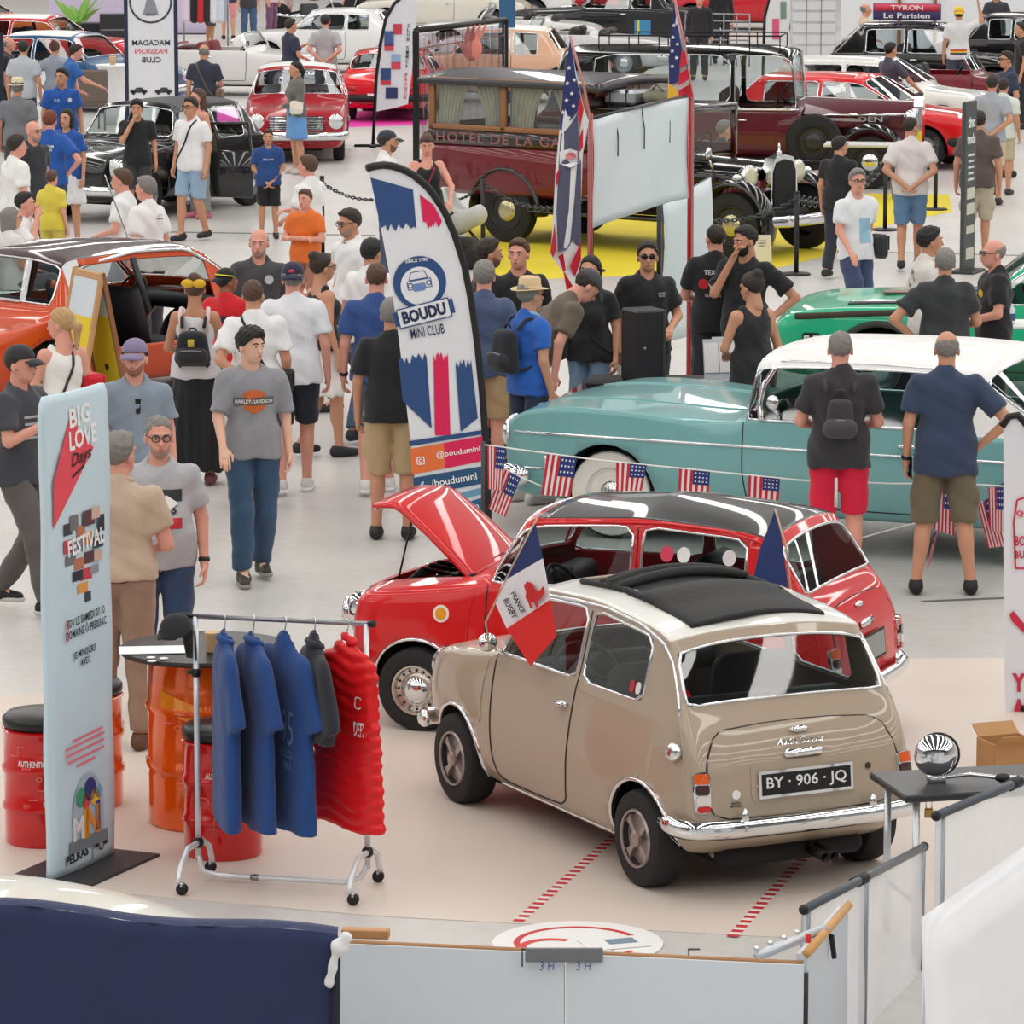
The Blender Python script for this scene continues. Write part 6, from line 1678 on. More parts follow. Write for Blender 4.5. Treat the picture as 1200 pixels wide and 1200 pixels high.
c = person(12,241,60,'grey haired woman seated behind the orange saloon',1.66,('tee',(226,224,220)),('jeans',(90,90,96)),('bob','grey'),'pink',('front','front'),'sit',fem=True,glasses='y')
c = person(28,233,100,'dark haired man seated with hand at his chin behind the orange saloon',1.76,('shirt',(232,232,234)),('jeans',(60,60,70)),('short','black'),'pink',('face','front'),'sit',zseat=1.27)
# far back row
c = person(246,-30,60,'woman in brown top and grey shorts in the far back row',1.68,('tank',(140,100,84)),('shorts',(90,88,92)),('long','dark'),'tan',('front','front'),fem=True)
c = person(267,-42,5,'person in navy t-shirt and pink shorts in the far back row',1.78,('tee',(48,62,92)),('shorts',(226,150,150)),('short','dark'),'pink')
c = person(291,-36,170,'person in patterned top and jeans at the far back row',1.74,('tee',(60,60,66)),('jeans',(70,96,130)),('short','brown'),'pink')
c = person(318,-40,120,'person in pink top with dark shoulder bag in the far back row',1.72,('tee',(226,190,200)),('jeans',(120,80,110)),('long','dark'),'pink',fem=True)
strap(c,1)
c = person(338,-48,100,'person in pale top and bare legs beside the pink top',1.72,('tee',(230,220,220)),('shorts',(214,180,180)),('short','dark'),'tan')
c = person(408,-62,10,'visitor in pale shorts walking along the far aisle',1.72,('tee',(206,200,196)),('shorts',(190,176,160)),('short','dark'),'tan',legs='walk')
c = person(425,-66,10,'visitor in dark trousers walking along the far aisle',1.74,('tee',(70,70,80)),('jeans',(40,42,52)),('short','dark'),'tan',legs='walk')
# ================================================================ the stand: floor covering, tape, barrels, rack, banners
def VP(A,B,off=0.):
    """pixel -> point on the vertical plane through two ground points, lifted towards the viewer by off"""
    A,B = np.asarray(A,dtype=float),np.asarray(B,dtype=float)
    n = np.array((B[1]-A[1],A[0]-B[0],0)); n /= np.linalg.norm(n)
    if n @ (np.array((0,0,CAMH))-A) < 0: n = -n
    A2 = A+n*off; C = np.array((0,0,CAMH))
    def fn(u,v):
        d = ray(u,v); t = ((A2-C)@n)/(d@n); return C+d*t
    return fn
def flat(name,px,fn,mat,parent=None,thick=0.,label=None):
    o = new(name,([fn(u,v) for u,v in px],[tuple(range(len(px)))]),mat,parent,False,label=label)
    if thick: thicken(o,thick,0)
    return o
def quadsheet(name,q,fn,mat,parent=None,nu=10,nv=10,wave=0.,thick=.003,wn=3.,ph=0.):
    """q: four pixel corners TL, TR, BR, BL; a softly waving sheet"""
    q = np.array(q,dtype=float)
    def f(a,b):
        p = (q[0]*(1-a)+q[1]*a)*(1-b)+(q[3]*(1-a)+q[2]*a)*b
        return fn(*p)+np.array((0,wave*math.sin(a*wn*math.pi+b*2+ph),0))
    o = new(name,sheet(f,nu,nv),mat,parent); thicken(o,thick,0)
    return o
# ---- floor surfaces
def mat_floor(name,px,col,z=.004,rough=.45,lab=None):
    P = [G(u,v) for u,v in px]
    V = [(p[0],p[1],0.0005) for p in P]+[(p[0],p[1],z) for p in P]; n = len(P)
    F = [tuple(range(n,2*n)),tuple(range(n))[::-1]]+[(i,(i+1) % n,n+(i+1) % n,n+i) for i in range(n)]
    o = new(name,(V,F),M(col,rough,0,0,.06,1.6),None,False)
    return o
o = struct(mat_floor('floor_covering_beige',[(-260,1012),(440,1074),(1010,1104),(1500,1130),(1500,770),(1080,772),(300,800),(-260,830)],(216,203,192)))
o.name = 'floor_covering'
tag(mat_floor('carpet',[(545,268),(700,243),(900,226),(1112,228),(1116,248),(985,275),(1000,292),(895,318),(560,330)],(222,202,40),.003,.8),'yellow display carpet laid under the vintage bus','carpet')
tag(mat_floor('carpet',[(385,132),(500,127),(500,146),(385,150)],(232,60,176),.003,.8),'magenta carpet under the red sports car','carpet')
tag(mat_floor('carpet',[(248,128),(290,127),(290,146),(248,148)],(232,60,176),.003,.8),'magenta carpet strip beside the white sports car','carpet')
for (a,b,w_) in (((200,272),(440,276),.12),((860,292),(1220,300),.10),((0,880),(12,876),.3),((1080,705),(1200,700),.06)):
    A,B = G(*a),G(*b); d = (B-A)/np.linalg.norm(B-A); n = np.array((-d[1],d[0],0))
    struct(new('trim_floor_channel',([A+n*w_/2+(0,0,.002),B+n*w_/2+(0,0,.002),B-n*w_/2+(0,0,.002),A-n*w_/2+(0,0,.002)],[(3,2,1,0)]),M((96,96,98),.6),None,False))
def tape_line(a,b,lab,n=22,w_=.055):
    A,B = G(*a),G(*b); d = B-A; L = np.linalg.norm(d); d /= L; m = np.array((-d[1],d[0],0))
    A = A+np.array((0,0,.0045)); r = thing('floor_tape',lab,'tape',A)
    def q(s0,s1,z): return [d*s0+m*w_/2+(0,0,z),d*s1+m*w_/2+(0,0,z),d*s1-m*w_/2+(0,0,z),d*s0-m*w_/2+(0,0,z)]
    new('tape_strip',(q(0,L,.0),[(3,2,1,0)]),M((232,224,218),.6),r,False)
    for k in range(n):
        s0 = L*k/n; new('red_stripe',(q(s0,s0+L/n*.5,.0012),[(3,2,1,0)]),M((196,40,48),.6),r,False)
tape_line((607,1081),(742,962),'red and white hazard tape on the floor under the beige car door',26)
tape_line((858,1099),(975,968),'red and white hazard tape on the floor behind the exhaust',26)
c = G(677,1106); st_ = thing('floor_sticker','round white floor sticker with red ring by the low partition','sticker',(c[0],c[1],.0046))
def fl2(z): return lambda a,b: np.array((a,b,z))
put2d('disc',disc2(.40,40),fl2(0),M((240,240,238),.4),st_); put2d('ring',ring2(.27,.30,40,20,330),fl2(.001),M((206,44,50),.4),st_)
put2d('arc_mark',ring2(.12,.16,20,60,230,-.12,-.08),fl2(.0015),M((220,64,54),.4),st_); put2d('arrow_mark',poly2([(.10,-.02),(.2,.12),(.24,.02),(.16,-.14)]),fl2(.0015),M((190,34,44),.4),st_)
lf = G(720,1107); o = thing('leaflet','leaflet with small dark photograph lying on the round floor sticker','leaflet',(lf[0],lf[1],.007),R(18))
new('paper',box(0,0,.001,.30,.20,.002),WHITE,o,False); new('picture',box(.04,.02,.0025,.14,.09,.001),M((120,140,160),.5),o,False)
# ---- barrels
def barrel(u,v,r,h,col,lab,cushion=True,cat='stool',name='barrel_stool',words=(),ribs=(.33,.66),rz=0.):
    p = G(u,v); o = thing(name,lab,cat,(p[0],p[1],.004),0)
    pr = [(r*.97,0),(r,.012),(r,h*.30)]
    for q in ribs: pr += [(r,h*q-.03),(r+.012,h*q-.012),(r+.012,h*q+.012),(r,h*q+.03)]
    pr += [(r,h-.02),(r+.008,h-.008),(r*.98,h)]
    pr = sorted(set(pr),key=lambda t: t[1])
    new('drum',lathe(pr,36),col if not isinstance(col,tuple) else M(col,.16,0,1.,.05,4),o,SH)
    if cushion:
        new('cushion',mv(lathe([(r*.96,0),(r*1.02,.02),(r*1.02,.05),(r*.9,.075),(r*.5,.085),(r*.05,.088)],30),(0,0,h)),M((16,16,18),.35),o)
    base = math.atan2(-p[1],-p[0])
    for (txt,ang,z,w_,hh) in words:
        VF = fit2d(text2d(txt,bold=.025),w_,hh)
        put2d('lettering',VF,lambda a,b: np.array(((r+.004)*math.cos(base+R(ang)+a/r),(r+.004)*math.sin(base+R(ang)+a/r),z+b)),M((240,236,232),.5),o)
    rnd = random.Random(int(u))
    for k in range(9):
        a0 = base+rnd.uniform(-1.3,1.3); z0 = rnd.uniform(.08,h-.12); kind = k % 3
        if kind == 0: P = [(a0+.16*math.cos(t),z0+.035*math.sin(t)) for t in np.linspace(.3,2.9,12)]
        elif kind == 1: P = [(a0+.06*math.cos(t),z0+.012*math.sin(t)) for t in np.linspace(0,6.28,14)]
        else: P = [(a0,z0),(a0+.22,z0),(a0+.22,z0+.05),(a0+.4,z0+.05)]
        new('line_drawing',tube([((r+.014)*math.cos(a),(r+.014)*math.sin(a),z) for a,z in P],.002,4),M((238,150,140),.5),o)
    return o
barrel(53,985,.205,.60,(206,18,18),'red barrel stool with black cushion behind the tall banner',words=(('AUTHENTIC',-18,.44,.15,.032),('INDEPENDENT',22,.23,.17,.030)))
barrel(262,1000,.20,.60,(206,18,18),'red barrel stool with black cushion under the hanging blue shirts',words=(('AUTHENTIC',-4,.44,.15,.032),))
ORD = M((232,96,14),.14,.25,1.,.12,3)
barrel(101,942,.20,.60,ORD,'orange barrel stool with black cushion beside the checked trousers')
tb = barrel(243,962,.305,.90,ORD,'orange barrel table with round black top and a paper cup',False,'table','barrel_table',ribs=(.36,.70))
new('table_top',mv(lathe([(.05,0),(.44,.0),(.45,.012),(.445,.026),(.05,.028)],48),(0,0,.90)),M((26,26,28),.4),tb,SH)
put2d('lighter_streak',grid2(-.28,.20,-.05,.05,10,2),lambda a,b: np.array((.312*math.cos(-1.45+a/.31),.312*math.sin(-1.45+a/.31),.60+b-a*.35)),M((240,150,40),.2,.2,1.),tb)  # slanting streak in a lighter orange round the drum
zt = .9345; ptb = np.array(tb.location)
def on_table(u,v): p = G(u,v,zt); return p
p = on_table(249,764); o = tag(new('paper_cup',mv(lathe([(.030,0),(.032,.003),(.040,.10),(.042,.103),(.040,.106),(.036,.10)],20),(0,0,0)),M((214,178,136),.7),None,True,p),'brown paper cup standing on the orange barrel table','cup')
p = on_table(178,762); o = tag(new('paper_sheet',box(0,0,.002,.34,.2,.003),M((244,244,244),.6),None,False,p,R(6)),'white printed paper lying on the orange barrel table','paper')
for k,(u,v) in enumerate(((177,769),(178,773),(192,770))):
    o = tag(new('badge_disc',lathe([(.022,0),(.024,.002),(.022,.005)],16),WHITE,None,True,on_table(u,v+2)),'small white button badge on the orange barrel table','badge','button badges on the barrel table')
# ---- clothes rack
RL,RRt = G(226,1034),G(431,1046); rd = (RRt-RL); rl = np.linalg.norm(rd[:2]); rd = rd/np.linalg.norm(rd); rn = np.array((-rd[1],rd[0],0)); rang = math.atan2(rd[1],rd[0])
rk = thing('clothes_rack','white tubular clothes rack on black castors hung with shirts','clothes rack',(RL[0],RL[1],.004),rang)
tubm = M((226,228,232),.25,.3); H_ = 1.335
for x in (.03,rl-.0):
    new('post',tube([(x,0,.12),(x,0,H_)],.014,10),tubm,rk); new('post_collar',tube([(x,0,H_-.30),(x,0,H_-.26)],.021,10),BLACK,rk); new('clamp_knob',tube([(x-.04,0,H_-.28),(x,0,H_-.28)],.012,8),BLACK,rk)
    P = [(x-.02,-.27,.055),(x-.02,-.24,.12),(x-.01,-.14,.20),(x,-.02,.20),(x,.06,.20),(x+.01,.15,.15),(x+.01,.20,.055)]
    f_ = new('foot',tube(resamp(P,22),.015,8),tubm,rk)
    new('foot_joint',mv(ellip((0,0,0),(.03,.03,.03),10,8),(x,0,.20)),BLACK,rk)
    for y in (-.27,.20):
        w_ = new('castor',mv(lathe([(.012,-.014),(.028,-.014),(.030,0),(.028,.014),(.012,.014)],18,'y'),(x,y,.03)),BLACK,rk)
        new('castor_fork',box(x,y,.05,.025,.03,.03,.008),M((190,190,194),.3,.8),rk)
new('base_rail',tube(resamp([(.03,0,.14),(.05,0,.06),(.12,0,.04),(rl-.12,0,.04),(rl-.03,0,.07),(rl,0,.14)],24),.014,8),tubm,rk)
new('rail_sleeve',tube([(.30,0,.04),(.34,0,.04)],.017,10),STEEL,rk)
new('hanging_rail',tube([(-.03,0,H_),(rl+.03,0,H_)],.012,10),STEEL,rk)
for x in (-.03,rl+.03): new('end_cap',tube([(x-.015,0,H_),(x+.015,0,H_)],.018,10),BLACK,rk)
def garment(x,ang,col,lab,length=.86,vest=False,wd=1.,name='polo_shirt',collar=True,sl=.30):
    o = thing(name,lab,'clothing',RL+rd*x+np.array((0,0,.004)),rang+R(ang),'garments on the clothes rack')
    zt = H_-.165
    F = Field((-.42,-.30,zt-length-.05),(.42,.30,zt+.12),.015)
    for t in (-1,-.5,0,.5,1): F.cone((t*.15*wd,0,zt-.10),(t*.185*wd,0,zt-length),.105,.118,.05)
    F.cone((-.17*wd,0,zt-.055),(0,0,zt+.0),.055,.075,.05); F.cone((.17*wd,0,zt-.055),(0,0,zt+.0),.055,.075,.05)
    F.cone((0,0,zt-.02),(0,0,zt+.05),.08,.068,.03)
    if not vest:
        for s in (1,-1):
            Q = Field((-.42,-.30,zt-length-.05),(.42,.30,zt+.12),.015)
            Q.cone((s*.19*wd,0,zt-.07),(s*(.20*wd+.10),.06,zt-.10-sl),.085,.105,.03); Q.cut((s*(.2*wd+.085),.05,zt-.04-sl),(s*.3,.1,-1.)); F.merge(Q,.03)
    F.cut((0,0,zt-length),(0,0,-1.)); F.ell((0,.05,zt+.07),(.055,.09,.045),0,sub=True)
    if vest:
        x_,y_,z_ = F.ax
        F.f = F.f - (.024*np.abs(np.sin((z_[None,None,:]+.02*np.sin(x_[:,None,None]*16))*math.pi/.062))-.014).astype(np.float32)
        for s in (1,-1): F.ell((s*.30,0,zt-.20),(.075,.4,.14),0,sub=True)
    F.wave(.007,20,x*40)
    V,Fa = F.mesh(); V[:,1] *= .42
    m = M(col,.42,0,.2,.05,10) if vest else cloth(col)
    b = new('fabric',(V,Fa),m,o)
    hk = [(0,0,zt+.03),(0,0,zt+.085),(.0,0,zt+.12),(.022,0,H_+.006),(.0,0,H_+.020),(-.02,0,H_+.008)]
    new('hanger_hook',tube(resamp(hk,16),.0028,6),CHROME,o)
    new('hanger',tube([(-.16*wd,0,zt-.03),(0,0,zt+.035),(.16*wd,0,zt-.03)],.009,6),M((40,38,40),.5),o)
    if collar and not vest:
        new('collar',tube([(.075*math.cos(t),.030*math.sin(t),zt+.055-.012*math.sin(t)) for t in np.linspace(R(110),R(430),16)],.018,6),m,o)
    c = Car(); c.root = o; c.bvh = BVHTree.FromPolygons([Vector(q) for q in V],[tuple(q) for q in Fa.tolist()])
    return c,b,zt
def gprint(c,b,VF2,x0,z0,mat,name='print',side=-1):
    def fn(a,bb):
        h = c.bvh.ray_cast(Vector((x0+a,side*.5,z0+bb)),Vector((0,-side,0)))
        return (np.array(h[0])+np.array((0,side*.004,0))) if h[0] is not None else np.array((x0+a,side*.08,z0+bb))
    return put2d(name,VF2,fn,mat,b)
BLU = (22,66,130)
def sx(u): return float(np.interp(u,(238,434),(.03,rl)))
c1,b1,z_ = garment(sx(272),-66,BLU,'blue polo shirt hanging next to the black cap')
c2,b2,z_ = garment(sx(305),-58,BLU,'blue polo shirt with small white sleeve mark, second on the rack')
gprint(c2,b2,fit2d(text2d('MINI',bold=.02),.05,.02),-.26,z_-.27,WHITE,'sleeve_mark')
c3,b3,z_ = garment(sx(341),-48,BLU,'blue t-shirt with outlined number print, third on the rack',name='t_shirt',collar=False)
gprint(c3,b3,fit2d(text2d('95',bold=-.0),.13,.17),.12,z_-.34,M((110,140,186),.7)); gprint(c3,b3,fit2d(text2d('BOUDU\nMINI',bold=.0),.15,.10),.12,z_-.50,M((110,140,186),.7)); gprint(c3,b3,fit2d(text2d('vvv',bold=.02),.05,.014),-.27,z_-.25,WHITE,'sleeve_mark')
c4,b4,z_ = garment(sx(375),-62,(34,36,46),'charcoal short sleeved shirt hanging before the red vest',.40,name='t_shirt',collar=True)
gprint(c4,b4,fit2d(text2d('vvv',bold=.02),.05,.014),-.27,z_-.25,WHITE,'sleeve_mark')
c5,b5,z_ = garment(sx(412),-40,(222,24,30),'red quilted padded vest at the end of the rack',.84,True,.95,'padded_vest')
gprint(c5,b5,ring2(.025,.032,18,40,320),.16,z_-.20,WHITE,'emblem'); gprint(c5,b5,fit2d(text2d('DEFI',bold=.02),.07,.07),.165,z_-.33,WHITE,'emblem')
# cap on the rack end
cp = RL+rd*(-.005)+np.array((0,0,H_+.005)); cp = cp+np.array((-.06,-.03,-.01)); o = thing('baseball_cap','black baseball cap hung on the end of the clothes rack','cap',cp,R(-60))
F = Field((-.16,-.16,-.2),(.16,.2,.16),.011); F.ell((0,0,-.10),(.080,.095,.13),0); F.cut((0,0,-.075),(0,.35,-1.)); F.wave(.006,40,3)
new('crown',F.mesh(),cloth((30,31,35)),o); v_ = new('visor',sheet(lambda a,b: (math.sin((a-.5)*2)*.085*(1-.3*b*b),.088*math.cos((a-.5)*1.5)+b*.015,-.06-.05*b-b*.10),10,4),cloth((30,31,35)),o); thicken(v_,.005)
# ---- tall roll-up banner
A,B = G(57,1036),G(132,1003); pf = VP(A,B); ex = (B-A)/np.linalg.norm(B-A); ez = np.array((0,0,1.)); nn = np.cross(ex,ez); bw = np.linalg.norm(B-A)
bn = thing('banner','tall pale blue fabric banner with red stripe and festival collage','banner',A,0)
def L_(p): return p-A
def bfn(off): return lambda a,b: ex*a+ez*b+nn*off
def sheetb(u,v):
    x = u*bw; z = .02+v*2.40; r = .05
    if v > .97:
        t = (v-.97)/.03; x = bw/2+(x-bw/2)*(1-.10*t*t)
    return ex*x+ez*z+nn*(.015*math.sin(u*math.pi)+.004*math.sin(v*19+u*5))
o = new('fabric_panel',sheet(sheetb,8,60),M((206,226,236),.6,0,0,.03,5,.2,30),bn); thicken(o,.028,0)
bp = new('base_plate',box(0,0,.009,.80,.46,.018,.005),M((44,45,48),.5),bn,SH); bp.location = tuple(ex*bw/2); bp.rotation_euler = (0,0,math.atan2(ex[1],ex[0]))
def ban(name,VF,u,v,mat,off=.034,rot=0.):
    p = L_(pf(u,v)); VF = at2(VF,p@ex,p[2],rot)
    return put2d(name,VF,bfn(off),mat,bn)
def banpoly(name,px,mat,off=.033):
    Q = [L_(pf(u,v)) for u,v in px]; return put2d(name,poly2([(q@ex,q[2]) for q in Q]),bfn(off),mat,bn)
REDB = M((236,78,92),.6); WT = M((246,246,246),.6); INK = M((34,34,38),.6); PNK = M((236,130,140),.6)
banpoly('red_stripe',[(78,476),(84,500),(103,524),(56,620),(56,566)],REDB)
ban('title_lettering',fit2d(text2d('BIG',bold=.03),.20,.10),86,486,WT,.036,4); ban('title_lettering',fit2d(text2d('LOVE',bold=.03),.27,.10),90,511,WT,.036,4)
ban('script_lettering',fit2d(text2d('Days',bold=.01,shear=.3),.20,.085),88,536,INK,.038,8); ban('underline',grid2(-.06,.06,-.006,.006,2,1),84,552,INK,.038,20)
rnd = random.Random(4); cols = [(60,62,70),(120,116,118),(190,120,90),(90,60,70),(214,180,160),(44,46,56),(206,70,80),(150,150,160),(230,160,80)]
heart = [(73,620,8,14),(80,612,8,18),(88,622,8,14),(97,606,12,18),(105,600,8,14),(112,612,6,20),(74,640,10,16),(84,640,10,14),(96,630,10,14),(108,634,10,14),(76,656,10,12),(86,660,10,14),(98,652,10,14),(108,650,8,12),(84,674,10,12),(94,672,12,14),(104,666,8,10),(90,688,10,12),(96,698,6,12)]
for k,(u,v,w_,h_) in enumerate(heart):
    s = 1/238; ban('collage_picture',grid2(-w_*1.15*s*2.1/2*1.0,w_*1.15*s*2.1/2,-h_*s/2,h_*s/2,1,1),u,v,M(cols[k % len(cols)],.6),.033+.0006*(k % 5))
ban('festival_lettering',fit2d(text2d('FESTIVAL',bold=.03),.36,.085),93,634,WT,.040,4)
ban('date_lettering',fit2d(text2d('RDV LE SAMEDI 07.10\nDOMAINE Ô PREISSAC',bold=.015),.40,.10),94,729,INK,.034,3); banpoly('date_rule',[(73,726),(74,726),(74,752),(73,752)],REDB)
ban('signup_lettering',fit2d(text2d("JE M'INSCRIS\nAVEC",bold=.02),.22,.085),93,768,INK,.034,3)
for k,(u,v,w_) in enumerate(((96,860,.30),(93,868,.38),(93,876,.38),(94,884,.36),(94,892,.18))): ban('fine_print',grid2(-w_/2,w_/2,-.007,.007,2,1),u,v,PNK,.034,3)
# glass dome with coloured letters
p = L_(pf(97,950)); dome = [(.15*math.cos(t),.20*math.sin(t)) for t in np.linspace(0,math.pi,16)]+[(-.15,-.12),(.15,-.12)]
put2d('glass_dome',at2(poly2(dome),p@ex,p[2]),bfn(.033),M((176,196,206),.4),bn); ban('dome_base',poly2([(-.19,.03),(.19,.03),(.19,-.03),(-.19,-.03)]),97,985,M((120,136,142),.4),.035)
for k,(ch,col,du,dv,s) in enumerate((('M',(236,236,240),-16,12,.12),('I',(236,170,40),-4,6,.15),('N',(244,150,60),6,2,.15),('I',(40,70,150),14,-4,.15))):
    ban('dome_letter',fit2d(text2d(ch,bold=.04),s*(.9 if ch in 'MN' else .3),s),97+du*.75,958+dv,M(col,.5),.037)
for k,(du,dv,r_,col) in enumerate(((-12,-16,.05,(60,160,120)),(2,-26,.06,(40,60,130)),(10,-18,.045,(240,190,60)),(-4,-12,.04,(226,70,80)),(16,-24,.035,(120,180,220)))): ban('dome_ball',disc2(r_,16),97+du*.75,950+dv,M(col,.5),.036)
ban('sponsor_lettering',fit2d(text2d('PELRAS',bold=.03),.22,.05),84,1002,INK,.034,4); ban('sponsor_rule',grid2(-.003,.003,-.05,.05,1,1),102,995,INK); ban('wing_logo',comb2(ring2(.022,.03,16),at2(grid2(-.06,-.03,-.008,.012,1,1),0,0),at2(grid2(.03,.06,-.008,.012,1,1),0,0)),112,988,INK)
# ---- feather flag
yF = 30.2; ff = lambda off: (lambda u,v: AT(u,v,yF-off+ (u-500)*.0035))
base = G(573,640); 
fl_ = thing('feather_flag','white blue and pink feather flag with round club emblem on black pole','flag',(0,0,0))
outl = [(431,198),(445,194),(462,197),(480,205),(500,222),(517,246),(530,275),(541,310),(549,350),(556,400),(562,460),(566,520),(568,570),(570,612),(548,610),(520,602),(490,585),(484,540),(477,480),(468,400),(458,330),(447,270),(438,225)]
o = flat('flag_cloth',outl,ff(0),M((234,236,242),.7,0,0,.03,4,.3,25),fl_); thicken(o,.004,0)
pole = [(430,197),(446,193),(463,195),(482,203),(503,221),(520,246),(533,276),(544,311),(552,352),(559,402),(565,462),(569,522),(571,575),(573,640)]
P = [ff(.0)(u,v) for u,v in pole[:-1]]; P.append(np.array((P[-1][0]+.01,P[-1][1],.0)))
new('flag_pole',tube(resamp(P,50),.028,8),M((26,26,28),.5),fl_)
new('flag_base',comb(box(P[-1][0],P[-1][1],.02,.5,.06,.04,.01),box(P[-1][0],P[-1][1],.02,.06,.5,.04,.01)),BLACK,fl_)
NVY = M((44,78,132),.7); PK = M((226,28,88),.7); ORG = M((238,118,60),.7)
def fp(name,px,mat,off=.01): return flat(name,px,ff(off),mat,fl_)
rnd = random.Random(9)
def brush(name,a,b,c,d,mat,low=True):
    """a patch with a ragged brushed edge; a,b top left/right, c,d bottom right/left"""
    n = 14; e0,e1 = (d,c) if low else (a,b); edge = []
    for k in range(n+1):
        t = k/n; edge.append((e0[0]+(e1[0]-e0[0])*t,e0[1]+(e1[1]-e0[1])*t+rnd.uniform(-6,5)))
    pts = [a,b]+edge[::-1] if low else [d,c]+edge[::-1]
    return fp(name,pts,mat)
brush('blue_brush',(434,208),(484,222),(488,266),(446,268),NVY); brush('pink_brush',(492,228),(508,240),(518,264),(496,264),PK)
brush('blue_brush',(467,424),(500,418),(506,502),(472,470),NVY,False); brush('pink_brush',(508,420),(525,418),(528,510),(510,510),PK,False); brush('blue_brush',(534,428),(552,424),(560,490),(540,506),NVY,False)
def femb(VF,u,v,mat,name,rot=0.,off=.014,s=1.):
    """artwork in pixels, y up"""
    V,F = at2(VF,0,0,rot,s); return put2d(name,(np.stack([V[:,0]+u,v-V[:,1]],1),F),ff(off),mat,fl_)
femb(disc2(31,36),492,331,NVY,'emblem_disc',off=.012); femb(disc2(22.5,36),492,335,M((238,240,244),.7),'emblem_field',off=.014)
femb(fit2d(text2d('SINCE 1990',bold=.02),26,4.5),488,305,WT,'emblem_lettering',6,.018)
car = [tube([(a,b,0) for a,b in pts],1.0,5,closed=True) for pts in ()]
def outline(pts,w_=.9): 
    P = np.array(pts+[pts[0]],dtype=float); V,F = [],[]
    for k in range(len(P)-1):
        d = P[k+1]-P[k]; d /= np.linalg.norm(d)+1e-9; m = np.array((-d[1],d[0]))*w_/2; n = len(V); V += [P[k]+m,P[k+1]+m,P[k+1]-m,P[k]-m]; F.append((n,n+1,n+2,n+3))
    return np.array(V),F
femb(comb2(outline([(-11,2),(-8,11),(8,11),(11,2)]),outline([(-14,1),(-14,-9),(14,-9),(14,1)]),ring2(2.2,3.2,12,cx=-11,cy=-4),ring2(2.2,3.2,12,cx=11,cy=-4)),491,329,NVY,'emblem_car',10,.018)
femb(poly2([(-8,-3),(-7,2),(7,2),(8,-3),(6,-7),(-6,-7)]),491,334,M((110,140,190),.7),'emblem_grille',10,.0185)
femb(poly2([(-36,-8),(36,-8),(36,9),(-36,9)]),497,367,NVY,'ribbon',14,.020); femb(poly2([(-31,-11),(31,-11),(31,11),(-31,11)]),497,367,M((238,240,244),.7),'ribbon_face',14,.022); femb(outline([(-31,-11),(31,-11),(31,11),(-31,11)],1.4),497,367,NVY,'ribbon_edge',14,.024)
femb(fit2d(text2d('BOUDU',bold=.045),52,15),497,367,M((30,44,84),.7),'club_lettering',14,.026); femb(fit2d(text2d('MINI CLUB',bold=.01),40,12),501,388,M((44,52,84),.7),'club_lettering',10,.018)
fp('panel_stripe',[(479,517),(565,504),(565,509),(480,523)],NVY); fp('orange_panel',[(481,526),(520,519),(522,549),(483,556)],ORG); fp('pink_panel',[(520,519),(566,511),(567,540),(522,549)],PK)
fp('blue_panel',[(484,560),(567,546),(569,566),(486,582)],M((40,84,126),.7)); fp('light_stripe',[(500,588),(569,570),(569,578),(510,594)],M((110,160,190),.7)); fp('blue_panel',[(520,597),(569,582),(570,608),(546,606)],M((46,100,150),.7))
femb(fit2d(text2d('@boudumini',bold=.01),52,9),537,530,WT,'handle_lettering',9,.016); femb(fit2d(text2d('/boudumini',bold=.01),54,9),532,562,WT,'handle_lettering',10,.016); femb(fit2d(text2d('f',bold=.03),4,9),495,569,WT,'handle_lettering',6,.016); femb(outline([(-4,-4),(4,-4),(4,4),(-4,4)],1.3),493,540,WT,'camera_mark',6,.016); femb(ring2(1.4,2.4,10),493,540,WT,'camera_mark',0,.017); femb(fit2d(text2d('.com',bold=.01),18,5),552,595,WT,'handle_lettering',10,.016)
# ---- flags on the beige car
def carpt(c,p): 
    o = c.root; a = o.rotation_euler[2]; ca,sa = math.cos(a),math.sin(a); q = p; return np.array((o.location[0]+q[0]*ca-q[1]*sa,o.location[1]+q[0]*sa+q[1]*ca,q[2]))
w0 = carpt(bm_,(.52,.66,.93)); yf = w0[1]-.02
fz = thing('car_flag','blue white and red rugby flag on stick at the beige car door','flag',(0,0,0))
g2 = lambda u,v: AT(u,v,21.60-(u-575)*.0052)+np.array((0,.015*math.sin((u+v)*.03),0))
def band(name,pts,mat): 
    o = flat(name,pts,g2,mat,fz); thicken(o,.003); return o
band('blue_band',[(627,611),(636,655),(589,682),(601,660),(612,638)],M((40,58,112),.7)); band('white_band',[(636,655),(645,703),(594,737),(581,708),(589,682)],M((238,238,242),.7)); band('red_band',[(645,703),(652,745),(622,780),(612,765),(594,737)],M((226,40,36),.7))
def ftx(nm,VF,u,v,rot,mat): 
    V,F = at2(VF,0,0,rot); put2d(nm,(np.stack([V[:,0]+u,v-V[:,1]],1),F),lambda a,b: g2(a,b)-np.array((0,.04,0)),mat,fz)
ftx('flag_lettering',fit2d(text2d('FRANCE',bold=.03),27,6),607,705,-62,M((40,44,60),.7)); ftx('flag_lettering',fit2d(text2d('RUGBY',bold=.03),25,7),598,712,-62,M((40,44,60),.7))
cock = [(-8,4),(-9,12),(-4,16),(2,12),(3,5),(8,2),(13,7),(14,0),(8,-7),(2,-9),(3,-16),(0,-16),(-1,-10),(-5,-9),(-4,-16),(-7,-16),(-8,-8),(-10,-2)]
ftx('rooster_emblem',poly2(cock),625,695,12,M((206,40,44),.7))
new('flag_stick',tube([g2(573,757),g2(569,730),g2(600,665),g2(629,608)],.006,6),M((206,176,150),.5),fz)
